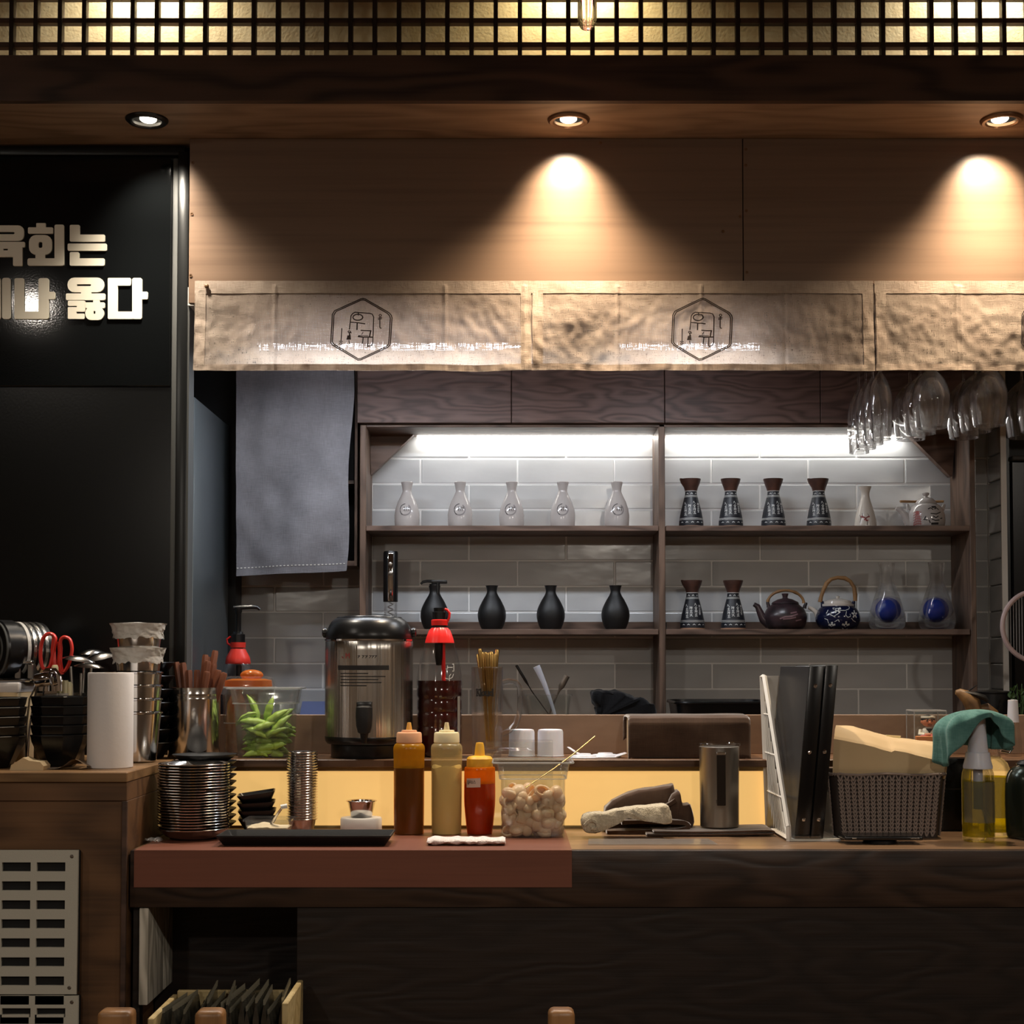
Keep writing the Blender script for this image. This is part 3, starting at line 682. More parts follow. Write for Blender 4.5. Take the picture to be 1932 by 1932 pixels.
# ================================================================== kitchen furniture
zf = W(362, 744, 3.955).z; XF = W(362, 900, 3.955).x
fr = thing('refrigerator', 'tall grey metal refrigerator seen from its side beside the hanging cloth', 'refrigerator', (XF-.3, 4.2, 0))
b = MB(); b.box(XF-.58, XF, 3.985, 4.48, .03, zf, .006, 2); b.obj('body', M['fridge'], fr, world=True)
b = MB(); b.box(XF-.56, XF-.02, 3.98, 4.46, 0, .03); b.obj('plinth', M['dark'], fr, world=True)
b = MB(); b.box(XF-.575, XF-.004, 3.948, 3.984, .06, zf-.01, .002, 1); b.obj('door', M['steel_d'], fr, world=True)

bc = thing('back_counter', 'brown worktop along the tiled wall under the shelves', 'counter', (.3, 4.3, 0))
b = MB(); b.box(-.80, 1.42, 4.02, 4.61, ZBACK-.03, ZBACK, .003, 1); b.obj('worktop', M['ledge'], bc, world=True)
b = MB(); b.box(-.79, 1.41, 4.06, 4.60, 0, ZBACK-.03); b.obj('cabinet_body', M['panel_low'], bc, world=True)

# shelf unit
SU = thing('shelf_unit', 'dark wooden shelf unit lit by a white strip, against the tiled wall', 'shelf', (W(1260, 1300, YSH).x, 4.5, ZBACK))
YB2 = 4.6165
def ub(name, mat, px0, px1, py0, py1, y0=YSH, y1=YB2, bev=.0015):
    a = R(px0, px1, py0, py1, y0); b = MB(); b.box(a[0], a[1], y0, y1, a[2], a[3], bev, 1); return b.obj(name, mat, SU, world=True)
zB = ZBACK
def post(px0, px1, name):
    x0, x1 = W(px0, 1080, YSH).x, W(px1, 1080, YSH).x; zt = W(966, 800, YSH).z
    b = MB(); b.box(x0, x1, YSH, YB2, zB, zt, .002, 1); return b.obj(name, M['shelfz'], SU, world=True)
post(678, 690, 'side_panel'); post(1243.5, 1255.5, 'divider'); post(1831, 1842, 'side_panel')
ub('top_board', M['shelf'], 690.5, 1830.5, 799.5, 806)
s1 = ub('shelf_board', M['shelf'], 690.5, 1242.5, 991.5, 1002); ub('shelf_board', M['shelf'], 1256.5, 1830.5, 991.5, 1002)
ub('shelf_board', M['shelf'], 690.5, 1242.5, 1187, 1197.5); ub('shelf_board', M['shelf'], 1256.5, 1830.5, 1187, 1197.5)
ZS1 = W(966, 991.5, YSH).z; ZS2 = W(966, 1187, YSH).z
for x0, x1 in ((690.5, 1242.5), (1256.5, 1830.5)):
    a = R(x0, x1, 1175, 1187, 4.585); b = MB(); b.box(a[0]+.002, a[1]-.002, 4.588, YB2, ZS2, ZS2+.026, .001, 1); b.obj('back_rail', M['shelf'], SU, world=True)
def brace(pts):
    b = MB(); b.prism([(lambda w: (w.x, w.z))(W(*p, 4.575)) for p in pts], 4.56, 4.590); b.obj('corner_brace', M['shelf'], SU, world=True, smooth=False)
zt_ = 818
brace([(698, zt_), (784, zt_), (776, 826), (701, 897)]); brace([(1709, zt_), (1800, zt_), (1794, 900), (1790, 900), (1717, 826)])
for xa, xb in ((786, 1241), (1258, 1706)):
    a, c = W(xa, 826, 4.575), W(xb, 826, 4.575)
    b = MB(); b.box(a.x, c.x, 4.596, 4.605, ZTOPB-.0045, ZTOPB-.0012); b.obj('light_strip', M['led'], SU, world=True)

oc = thing('overhead_cabinet', 'row of dark wooden cabinet doors above the lit shelves', 'cabinet', (W(1260, 750, 4.4).x, 4.5, W(966, 798, 4.4).z))
zb_ = W(966, 797.5, 4.4).z
b = MB(); b.box(W(676, 750, 4.42).x, W(1842, 750, 4.42).x, 4.42, 4.606, W(966, 799, 4.42).z+.001, ZKC-.001); b.obj('carcass', M['beam'], oc, world=True)
for x0, x1 in ((674, 964.3), (965.7, 1253.3), (1254.7, 1547.3), (1548.7, 1842)):
    b = MB(); b.box(W(x0, 750, 4.4).x, W(x1, 750, 4.4).x, 4.40, 4.418, zb_, ZKC-.002, .0012, 1); b.obj('door', M['cabinet'], oc, world=True)

wc = thing('wall_cupboard', 'dark open cupboard with wooden rails behind the grey cloth', 'cupboard', (W(560, 1066, 4.45).x, 4.5, W(966, 1068, 4.45).z))
def wcb(name, mat, x0, x1, y0, y1, ya, yb):
    a = R(x0, x1, y0, y1, ya); b = MB(); b.box(a[0], a[1], ya, yb, a[2], a[3], .001, 1); b.obj(name, mat, wc, world=True)
wcb('side_rail', M['shelfz'], 669, 674.5, 690, 1068, 4.45, 4.60); wcb('side_rail', M['shelfz'], 447, 454, 690, 1068, 4.45, 4.60)
wcb('bottom_rail', M['shelf'], 454.3, 668.7, 1058, 1068, 4.45, 4.60); wcb('middle_rail', M['shelf'], 454.3, 668.7, 906, 913, 4.47, 4.60)
wcb('back_panel', M['black_p'], 454.3, 668.7, 690, 1058, 4.575, 4.602)

# grey cloth
hc = thing('hanging_cloth', 'long grey linen cloth hanging beside the shelves, its lower hem stitched', 'cloth', (W(550, 700, 4.36).x, 4.36, W(966, 1087, 4.36).z))
zt = W(966, 670, 4.36).z; X0 = W(446, 900, 4.36).x
def gc(u, v):
    py = 670+v*417-(u*10*v); pxr = 666-14*v**1.5+3*math.sin(v*9); px = 445.5+(pxr-445.5)*u
    p = W(px, py, 4.36)
    dgl = (u*.24+v*.30)
    p.y += .016*math.sin(dgl*26+1.2)*(.35+.65*v)*math.exp(-((u-.6)/.5)**2)+.006*noise.noise(Vector((u*6, v*9, 5)))+.004*math.sin(u*9)
    return p
b = MB(); b.grid(gc, 40, 70); o = b.obj('cloth', M['grey_cloth'], hc, world=True, ang=80)
def gch(u, v): p = gc(.004+u*.992, .962+.004*v); p.y -= .0015; return p
b = MB()
for k in range(60):
    if k % 2 == 0: b.grid(lambda u, v: gch((k+u)/60, v), 1, 1)
b.obj('stitching', M['white_p'], hc, world=True)
b = MB(); b.tube([(X0-.01, 4.365, zt), (W(672, 680, 4.36).x, 4.365, zt)], .006, 10); b.box(X0-.01, X0, 4.36, 4.37, zt, ZKC); b.box(W(670, 680, 4.36).x, W(672, 680, 4.36).x, 4.36, 4.37, zt, ZKC); b.obj('rod', M['steel_d'], hc, world=True)

# tall dark unit at the far right
a = list(R(1897, 2050, 870, 1430, 4.49)); a[0] = XR+.028
tu = thing('tall_cabinet', 'tall black cabinet at the right edge behind the pink racket', 'cabinet', (a[0]+.2, 4.5, 0))
b = MB(); b.box(a[0], a[0]+.5, 4.49, 4.62, 0, a[3], .004, 1); b.obj('body', M['black_matt'], tu, world=True)
b = MB(); b.box(a[0], a[0]+.5, 4.475, 4.60, a[3]+.001, a[3]+.015, .003, 1); b.obj('top', M['seal'], tu, world=True)
b = MB(); b.box(a[0]-.012, a[0]-.002, 4.50, 4.53, .9, ZKC-.01); b.obj('edge_strip', M['frame_metal'], tu, world=True)
S(slab('wall_kitchen_corner', M['black_wall'], a[0]-.002, 2.4, 4.625, 4.68, 0, ZKC))

# ================================================================== ware on the shelves
YO = 4.515
def spot(px, z, Y=YO): return Vector((W(px, 1090, Y).x, Y, z))
u1 = U(990, YO); u2 = U(1187, YO)
TOK = [(0, 0), (21.5, 0), (22.5, 2), (23.4, 12), (23.6, 25), (22, 36), (17.5, 50), (12, 61), (8.6, 69), (8.4, 72), (9.2, 78), (11.4, 87), (10.6, 88), (8.0, 78), (7.2, 70), (0, 62)]
t = thing('sake_bottle', '', 'bottle', spot(767.5, ZS1), group='white sake bottles on the upper shelf')
b = MB(); b.lathe(TOK, 36, sc=u1); b.obj('body', M['porcelain'], t)
mp = lmap(TOK, .0003, u1); cy = 33.5
sc = lambda l: [(x*u1, (cy+y)*u1) for x, y in l]
b = MB(); b.strokes([sc([(-2+10.6*math.cos(a), 10.4*math.sin(a)) for a in [math.radians(v) for v in range(-130, 62, 12)]])], 2.4*u1, mp)
b.strokes([(.5, sc([(-4, -3.2), (5, -3.2)]))], 1.3*u1, mp); b.obj('mark', M['paint_g'], t)
b = MB()
for a0, a1 in ((98, 140), (144, 182), (188, 214), (218, 238)):
    b.strokes([sc([(-1+11*math.cos(math.radians(a)), 11*math.sin(math.radians(a))) for a in range(a0, a1, 8)])], 1.4*u1, mp)
for ix in (-1, 0, 1):
    b.strokes([sc(circ(.8+4*ix, 4.6, 1.1, 8)+[(1.9+4*ix, 4.6)]), sc([(-.8+4*ix, 2.8), (2.4+4*ix, 2.8)]), (1.7 if ix == -1 else .9, sc([(-.4+4*ix, -.2), (1.8+4*ix, .6)])), sc([(.6+4*ix, 1.2), (.6+4*ix, -1.4)]), sc([(-.6+4*ix, -1.6), (2.1+4*ix, -1.6)])], .7*u1, mp)
b.obj('mark', M['paint_k'], t)
wl_ = ['white porcelain sake bottle at the left end of the upper shelf', 'white sake bottle on the upper shelf, second from the left end', 'white sake bottle on the upper shelf, in the middle of the five', 'white sake bottle on the upper shelf, fourth of five from the left end', 'white sake bottle on the upper shelf next to the wooden divider']
for i, px in enumerate((767.5, 868, 965.5, 1062, 1164)):
    o = t if i == 0 else dup(t)
    o.location = spot(px, ZS1, YO if i != 0 else YO); o['label'] = wl_[i]; o.rotation_euler.z = (.0, .06, -.03, .02, .12)[i]
# carafes
CAR = [(0, 0), (22.6, 0), (23, 2.2), (22.8, 8), (22.2, 15), (19.5, 30), (15.5, 46), (12.4, 58), (11.2, 63), (10.8, 68)]
t = thing('sake_carafe', '', 'carafe', spot(1303, ZS1), group='dark carafes with brown cups')
b = MB(); b.lathe(CAR+[(0, 68)], 36, sc=u1); b.obj('body', M['carafe'], t)
b = MB(); b.lathe([(22.9, 0), (23.4, 0), (23.6, 2.6), (22.95, 2.8)], 36, sc=u1); b.obj('foot_ring', M['foot'], t)
b = MB()
CUP = [(0, 67.5), (11.2, 68), (11.6, 70), (13.4, 76), (16.6, 84), (18.4, 90), (18.6, 92), (17.6, 92), (15.6, 85), (0, 76)]
vs = MB(); vs.lathe(CUP, 36, sc=u1)
for v in vs.bm.verts:
    if v.co.z > 84*u1 and v.co.x < -14*u1 and abs(v.co.y) < 7*u1: v.co.x -= 2.6*u1; v.co.z += .8*u1
vs.obj('cup_rim', M['brown_gl'], t)
b = MB()
for z, r in ((57.6, 12.75), (60, 12.1), (14.2, 22.55), (16.6, 22.2), (68.6, 11.6)):
    b.lathe([(r-.3, z-.45), (r+.28, z-.45), (r+.28, z+.45), (r-.3, z+.45)], 36, sc=u1)
b.obj('painted_band', M['paint_w'], t)
mp = lmap(CAR, .0003, u1)
G = {0: [[(-2, 2), (0, 3), (-2.6, -1)], [(0, 1), (2.5, -2)]], 1: [[(-2, 2.5), (-2, -2)], [(-2, 2), (0, 1.4)], [(-1.6, 0), (0, 0)], [(1, 2.6), (1.4, -2.4)], [(.5, .6), (3, 1.2)], [(2.6, 2), (2.2, -1.4)]],
     2: [[(-2.4, 1.6), (2.4, 2.2)], [(0, 3), (-.4, -.8)], [(-2, -.8), (2, -.4)], [(-2.6, -2.4), (2.6, -2.2)]], 3: [[(-2.6, 2), (-1, 0), (-2.6, -2.4)], [(-.4, 2.2), (1.2, .4)], [(2, 2.6), (.6, -.4), (3, -2.6)], [(.6, -.4), (-.6, -2.2)]],
     4: [[(0, 3), (-2.6, .4)], [(0, 3), (2.6, .6)], [(-1.4, .2), (1.4, .2)], [(-1.4, -1), (1.4, -1)], [(0, .2), (0, -2.8)], [(-1.6, -2.8), (1.6, -2.8)]]}
b = MB()
cols = [(-13.4, 44, (0, 2, 1, 2), 6.6), (-5, 40, (1, 2, 3), 6.6), (4.2, 46, (0, 4, 1, 2), 6.4), (12.4, 43, (1, 2, 4), 6.2)]
for cx, cz, gl, st in cols:
    for k, g in enumerate(gl):
        b.strokes([[((cx+x*.9+(.3 if k % 2 else 0))*u1, (cz-k*st+y)*u1) for x, y in l] for l in G[g]], .72*u1, mp)
for k in range(-2, 3): b.strokes([[((k*10.5-1.8)*u1, 8.6*u1), (k*10.5*u1, 9.9*u1), ((k*10.5+1.8)*u1, 8.6*u1)]], 1.3*u1, mp)
for k in (-1, 0, 1): b.strokes([[((k*8.5-1.6)*u1, 63.2*u1), (k*8.5*u1, 64.8*u1), ((k*8.5+1.6)*u1, 63.2*u1)]], 1.2*u1, mp)
b.obj('brush_writing', M['paint_w'], t)['kind'] = 'stuff'
cl = ['dark carafe with brown cup on the upper shelf, nearest the divider', 'dark carafe with brown cup on the upper shelf, second from the divider', 'dark carafe with brown cup on the upper shelf, third from the divider',
      'dark carafe with brown cup on the upper shelf, beside the flowered white bottle', 'dark carafe with brown cup on the lower shelf beside the divider', 'dark carafe with brown cup on the lower shelf beside the black teapot']
for i, (px, z, rz) in enumerate(((1304.5, ZS1, .0), (1379.5, ZS1, .5), (1460, ZS1, .62), (1546, ZS1, .03), (1306, ZS2, .05), (1383, ZS2, .35))):
    o = t if i == 0 else dup(t)
    o.location = spot(px, z, YO-(.03 if i > 3 else .02)); o['label'] = cl[i]
    o.rotation_euler.z = (0, .07, .1, -.02, .02, .1)[i]
    if i in (1, 2, 5):                                              # spout of these turned away from view
        for ch in o.children:
            if ch.name.startswith('cup_rim'): ch.rotation_euler.z = -1.9
# flowered bottle
FB = smoothprof([(20.5, 0), (20.6, 6), (19.2, 18), (16, 32), (11.5, 46), (8.3, 58), (7.6, 64), (8.4, 70), (11.6, 79)])
t = thing('flowered_bottle', 'slim cream bottle with a red flower spray beside the white teapot', 'bottle', spot(1634, ZS1))
b = MB(); b.lathe([(0, 0)]+FB+[(10.6, 79), (7.4, 70), (0, 64)], 32, sc=u1); b.obj('body', M['cream_gl'], t)
mp = lmap(FB, .0003, u1)
b = MB(); b.strokes([[(x*u1, z*u1) for x, z in l] for l in ([(-15, 10), (-13, 18), (-9, 22), (-4, 17), (-1, 11)], [(-13, 18), (-15, 24)], [(-9, 22), (-10, 27)], [(-4, 17), (2, 22)], [(-1, 11), (-2, 5)], [(2, 22), (0, 26)])], .8*u1, mp); b.obj('painted_twig', M['paint_br'], t)
b = MB(); b.strokes([[(x*u1, z*u1), ((x+2.4)*u1, (z+.6)*u1)] for x, z in ((-9, 19), (-6, 15), (-5, 18), (-3, 13), (-12, 21), (0, 20))], 2.6*u1, mp); b.obj('painted_blossom', M['paint_r'], t)

def teapot(name, label, px, z, u, body, lid, mats, spout, lugs, Yp=YO):
    t = thing(name, label, 'teapot', spot(px, z, Yp))
    b = MB(); b.lathe(body, 40, sc=u); b.obj('body', mats[0], t)
    b = MB(); b.lathe(lid, 32, sc=u); b.obj('lid', mats[1], t)
    if spout:
        b = MB(); b.tube([Vector((x, 0, zz))*u for x, zz, r in spout], [r*u for x, zz, r in spout], 14); b.obj('spout', mats[0], t)
    for x, zz, dx in lugs:
        b = MB(); b.tube([Vector(v)*u for v in ((x, 0, zz-7), (x+dx*.3, 0, zz-3), (x+dx, 0, zz+2), (x+dx*1.1, 0, zz+4))], [4*u, 3.4*u, 3.2*u, 2.4*u], 10); b.obj('lug', mats[0], t)
    return t
WB = smoothprof([(29, 0), (33.5, 4), (35, 14), (34, 26), (30.5, 36), (25, 43), (19, 46)])
t = teapot('white_teapot', 'white patterned teapot with its handle folded down, upper shelf by the post', 1748.5, ZS1, u1, [(0, 0)]+WB+[(0, 46)],
           [(0, 45)]+smoothprof([(20, 46), (18, 51), (12, 56.5), (4, 59)])+[(3, 61), (6, 64), (6.4, 66.5), (4.5, 68), (0, 68)], (M['porcelain'], M['porcelain']),
           [(-26, 8, 11), (-36, 16, 8.5), (-42, 28, 6), (-50, 36, 5), (-57, 38.5, 3.6)], [(-33, 42, -2), (31, 42, 3)])
b = MB(); b.tube([Vector(v)*u1 for v in ((-46, 8, 52), (-20, 22, 53), (10, 22, 53), (36, 8, 52))], 2.4*u1, 8); b.obj('handle', M['bamboo'], t)
mp = lmap(WB, .0003, u1); sc1 = lambda l: [(x*u1, z*u1) for x, z in l]
b = MB(); b.strokes([sc1(l) for l in ([(-4, 34), (0, 36), (4, 33)], [(8, 34), (12, 36), (16, 33)], [(0, 25), (10, 24), (20, 28)], [(4, 20), (9, 17), (14, 20)], [(2, 14), (8, 12), (16, 13)], [(-12, 16), (-10, 19)], [(-14, 14), (-8, 13)], [(20, 16), (24, 17)], [(-2, 8), (-4, 12)])], 1.9*u1, mp)
b.strokes([(1.6, sc1([(2, 6), (13, 6.5)])), (1.4, sc1([(4, 37.5), (10, 38)]))], 2.4*u1, mp); b.obj('painted_motif', M['paint_k'], t)
b = MB()
for k in range(6):
    b.strokes([sc1([(-34+k*3, 4), (-30+k*2, 14), (-28+k, 30)]), sc1([(-34, 4+k*4.6), (-26, 7+k*4.6), (-18, 6+k*4.4)])], 1.0*u1, mp)
b.obj('painted_lattice', M['paint_r'], t)
DB = smoothprof([(28, 0), (36, 6), (40, 18), (40, 28), (34, 40), (26, 47), (22, 49)])
t = teapot('black_teapot', 'squat black teapot with a bamboo handle on the lower shelf', 1481, ZS2, u2, [(0, 0)]+DB+[(0, 49)], [(0, 48), (26, 48.5), (24, 52), (14, 57), (6, 59), (4.5, 61), (6, 66), (6.4, 68), (0, 68)], (M['tea_dark'], M['tea_dark']),
           [(-30, 12, 11), (-42, 20, 8), (-47, 32, 6.5), (-52, 44, 5.4), (-59, 48, 4)], [(-31, 49, -2), (36, 47, 3)], YO-.02)
b = MB(); b.tube([Vector((-33+33*(1-math.cos(a)) if False else 34*math.cos(a)+1, 0, 50+24*math.sin(a)))*u2 for a in [PI*k/16 for k in range(17)]], [ (2.6 if k % 5 else 3.3)*u2 for k in range(17)], 10); b.obj('handle', M['bamboo'], t)
mp = lmap(DB, .0004, u2); b = MB()
b.strokes([[(x*u2, z*u2) for x, z in l] for l in ([(-16, 20), (-8, 23), (4, 24), (16, 28)], [(-10, 19), (2, 20), (12, 22)], [(4, 30), (14, 32)], [(14, 16), (24, 18)])], 2.6*u2, mp); b.obj('painted_motif', pb('dusty_pink_paint', (128, 98, 104), .5), t)
BB = smoothprof([(26, 0), (35, 5), (41, 16), (41, 27), (36, 38), (28, 45), (24, 47)])
t = teapot('blue_teapot', 'cobalt blue teapot with white blossoms and a tall bamboo handle', 1580, ZS2, u2, [(0, 0)]+BB+[(0, 46)], [(0, 45), (30, 44), (30, 48), (26, 49), (25, 53), (22, 55), (8, 58.5), (3, 59), (4, 63), (0, 64)], (M['blue_gl'], M['cream_gl']), None, [(-28, 50, -1), (29, 50, 1)], YO-.02)
b = MB(); b.tube([Vector(v)*u2 for v in ((-34, 4, 20), (-40, 5, 34), (-48, 6, 40), (-54, 6, 42))], [7*u2, 5*u2, 4*u2, 3.4*u2], 12); b.obj('spout', M['cream_gl'], t)
pts = [(-33, 0, 52), (-31, 0, 62), (-26, 0, 76), (-20, 0, 88), (-12, 0, 95), (0, 0, 98), (14, 0, 97), (24, 0, 91), (31, 0, 80), (33, 0, 66), (33, 0, 54)]
b = MB(); b.tube([Vector(v)*u2 for v in pts], [(3.6 if k % 3 else 4.3)*u2 for k in range(len(pts))], 10); b.obj('handle', M['bamboo'], t)
mp = lmap(BB, .0004, u2); b = MB()
def fl(cx, cz, r): return [[((cx+r*.9*math.cos(a)-r*.35*math.cos(a))*u2, (cz+r*.55*math.sin(a))*u2), ((cx+r*math.cos(a))*u2, (cz+r*math.sin(a))*u2)] for a in [math.radians(18+72*k) for k in range(5)]]
for f in ((-9, 37, 6), (26, 28, 6), (-19, 7, 5), (7, 7, 6)): b.strokes(fl(*f), 3.4*u2, mp)
b.strokes([[(x*u2, z*u2) for x, z in l] for l in ([(-4, 35), (6, 35), (14, 38), (16, 42), (12, 45)], [(-6, 30), (-16, 24), (-22, 27), (-20, 32)], [(8, 33), (6, 26), (10, 22), (16, 24), (15, 28)], [(-14, 14), (-8, 18), (-6, 14)], [(-30, 30), (-26, 36)], [(18, 20), (22, 16), (28, 14)], [(-34, 20), (-28, 18), (-26, 12)])], 1.1*u2, mp)
b.obj('painted_blossom', M['paint_w'], t)
# glass decanters with blue balls
DEC = smoothprof([(24, 0), (31, 4), (34, 13), (33.4, 25), (28, 48), (20, 72), (14.4, 86), (12.6, 93), (13, 104), (15.8, 126)])
for i, (px, lab) in enumerate(((1673, 'glass decanter with a blue ball inside, beside the blue teapot'), (1767, 'glass decanter with a blue ball inside, at the right end of the lower shelf'))):
    t = thing('glass_decanter', lab, 'decanter', spot(px, ZS2, YO-.03), group='decanters with blue balls')
    b = MB(); b.lathe([(0, 0)]+DEC+[(14.6, 126), (12, 104), (11.6, 93), (13.4, 86), (19, 72), (27, 48), (32.2, 25), (32, 14), (0, 9)], 40, sc=u2); b.obj('flask', M['glass'], t)
    b = MB(); b.ball(24*u2, (2*u2*(1-2*i), 0, 37*u2), (1, 1, .98), 24, 14); b.obj('ball', M['bluegl'], t)
    b = MB(); b.lathe([(0, 10), (32.8, 11), (33.4, 17), (0, 17)], 32, sc=u2); b.obj('water', M['glass'], t)
# black vases
VAS = smoothprof([(17, 0), (20, 3), (25, 16), (26.6, 28), (24.5, 40), (18, 54), (11.6, 65), (9.4, 71), (9.8, 76), (11.4, 82.5)])
t = thing('black_vase', '', 'vase', spot(928, ZS2), group='black vases on the lower shelf')
b = MB(); b.lathe([(0, 0)]+VAS+[(10, 82.5), (8.4, 74), (0, 68)], 36, sc=u2); b.obj('body', M['black_m'], t)
b = MB(); b.lathe([(10.6, 82), (11.9, 82), (11.9, 83.2), (10.2, 83.4)], 36, sc=u2); b.obj('rim', M['black_p'], t)
for i, (px, lab) in enumerate(((928, 'matt black vase on the lower shelf, next to the black pump bottle'), (1039, 'matt black vase on the lower shelf, middle one of three'), (1161, 'matt black vase on the lower shelf, nearest the divider'))):
    o = t if i == 0 else dup(t)
    o.location = spot(px, ZS2, YO-.015); o['label'] = lab
t = thing('pump_vase', 'black pear-shaped bottle with a pump top on the lower shelf', 'bottle', spot(820, ZS2, YO-.015))
b = MB(); b.lathe([(0, 0)]+VAS+[(0, 82.5)], 36, sc=u2); b.obj('body', M['black_m'], t)
b = MB(); b.tube([Vector(v)*u2 for v in ((6, -6, 40), (6, -6, 88))], 4*u2, 12); b.lathe([(0, 80), (10, 80), (10, 86), (5, 87), (0, 87)], 20, sc=u2); b.obj('pump_stem', M['black_p'], t)
b = MB(); b.box(-6*u2, 24*u2, -7*u2, 5*u2, 86.5*u2, 93*u2, .002, 2); b.tube([Vector(v)*u2 for v in ((0, -1, 91), (-14, -1, 91.5), (-22, -1, 90), (-26, -1, 86))], [3.2*u2, 2.8*u2, 2.6*u2, 2*u2], 10); b.obj('pump_head', M['black_p'], t)
# wine opener
t = thing('wine_opener', 'upright electric wine opener of black and steel with a clear foot', 'opener', spot(737, ZS2, YO-.03))
b = MB(); b.lathe([(0, 52), (13.6, 52), (13.8, 54), (13.8, 144), (12.6, 147), (0, 147)], 32, sc=u2); b.obj('body', M['black_p'], t)
b = MB(); b.box(-4.5*u2, 6*u2, -14.6*u2, -9*u2, 53*u2, 143*u2, .002, 2); b.obj('steel_face', M['chrome'], t)
for z in (122, 105):
    b = MB(); b.ball(4.4*u2, (.5*u2, -14.4*u2, z*u2), (1, .4, 1), 14, 8); b.obj('button', M['steel_d'], t)
b = MB(); b.lathe([(12.4, 0), (12.6, 52), (11.6, 52), (11.4, 0)], 28, sc=u2); b.obj('clear_foot', M['glass'], t)
b = MB(); b.tube([Vector((4.4*math.cos(k*.7), 4.4*math.sin(k*.7), 8+k*1.1))*u2 for k in range(40)], .9*u2, 6); b.obj('corkscrew', M['steel_d'], t)

# ---------------------------------------------------------------- on the back worktop
def bspot(px, Y, z=ZBACK): return Vector((W(px, 1300, Y).x, Y, z))
t = thing('black_cloth', 'crumpled black cloth heap behind the ledge, left of the covered box', 'cloth', bspot(1172, 4.25)); uu = U(1320, 4.25)
b = MB()
x0_ = t.location.x; zz_ = lambda py: (W(1172, py, 4.25).z-ZBACK)/uu
pk = [(175, 330), (200, 300), (240, 295), (330, 312), (400, 306), (520, 345), (560, 372), (640, 380), (720, 428), (742, 440), (745, 520), (740, 640), (210, 640), (222, 520), (206, 470), (212, 440), (182, 395)]
bulk(b, [((1080+x/4.83-1172), max(0, zz_(1240+y/4.83) if y < 600 else 0)) for x, y in pk], -45, 45, uu, 4, 3, n=3); b.obj('cloth', M['black_cloth'], t, ang=60)
t = thing('black_tray', 'large black round-edged tray behind the ledge, right of the divider', 'tray', bspot(1356, 4.25)); w_ = 178*uu
b = MB(); rg = [rrect(w_*.9, .26, .04, 0, 6), rrect(w_*.94, .28, .05, .03, 6), rrect(w_, .30, .06, .082, 6), rrect(w_*.985, .285, .055, .082, 6), rrect(w_*.92, .26, .045, .03, 6)]
b.loft(rg, True, True, True); b.obj('body', M['black_p'], t)
b = MB(); b.tube(rrect(w_*1.005, .302, .06, .078, 6), .0045, 8, True); b.obj('rim', M['black_lac'], t)
t = thing('utensil_tub', 'clear plastic tub holding white ladles behind the ledge', 'tub', bspot(1034, 4.3)); uu = U(1320, 4.3)
b = MB(); b.loft([rrect(70*uu, 60*uu, 8*uu, 0), rrect(84*uu, 72*uu, 9*uu, 62*uu), rrect(92*uu, 80*uu, 9*uu, 62.5*uu), rrect(92*uu, 80*uu, 9*uu, 65*uu), rrect(82*uu, 70*uu, 9*uu, 64*uu), rrect(68*uu, 58*uu, 8*uu, 2*uu)], True, True, True); b.obj('tub', M['acryl'], t)
for i, (q0, q1, q2, c) in enumerate((((18, 0, 8), (-4, -4, 66), (-22, -8, 118), 'white_tr'), ((-6, 8, 8), (18, 4, 66), (36, 2, 100), 'steel_d'), ((14, 10, 10), (-30, 6, 70), (-60, 4, 120), 'black_p'))):
    l = thing('ladle', ('pale ladle handle curving up from the clear tub', 'grey spatula leaning right in the clear tub', 'black handle leaning left in the clear tub')[i], 'utensil', t.location)
    b = MB(); n = 10; P = [Vector(q0).lerp(Vector(q1), k/5) for k in range(6)]+[Vector(q1).lerp(Vector(q2), k/5) for k in range(1, 6)]
    P = [p+Vector((4*math.sin(PI*k/10)*(1 if i == 0 else 0), 0, 0)) for k, p in enumerate(P)]
    b.tube([p*uu for p in P], [(3+4*(k/10)**2 if i == 0 else (2.2 if k < 7 else 6))*uu for k in range(11)], 10, flat=.45); b.obj('handle', M[c], l)
    b = MB(); b.ball(9*uu, Vector(q0)*uu, (1.2, .8, .6), 12, 8); b.obj('scoop', M[c], l)
t = thing('black_pot', 'black lidded pot with a side handle, under the white wall trim', 'pot', bspot(1874, 4.3)); uu = U(1320, 4.3)
b = MB(); b.lathe([(0, 0), (30, 0), (33, 4), (33, 66), (34.5, 68), (34.5, 70), (30, 70), (28, 10), (0, 8)], 32, sc=uu); b.obj('body', M['black_p'], t)
b = MB(); b.lathe([(0, 75), (8, 74), (30, 71), (34, 70.2), (33, 69.6), (0, 70)], 32, sc=uu); b.obj('lid', M['steel_d'], t)
b = MB(); b.tube([Vector(v)*uu for v in ((20, -27, 52), (20, -40, 50), (20, -42, 30), (20, -30, 26))], 3*uu, 8); b.obj('handle', M['black_p'], t)
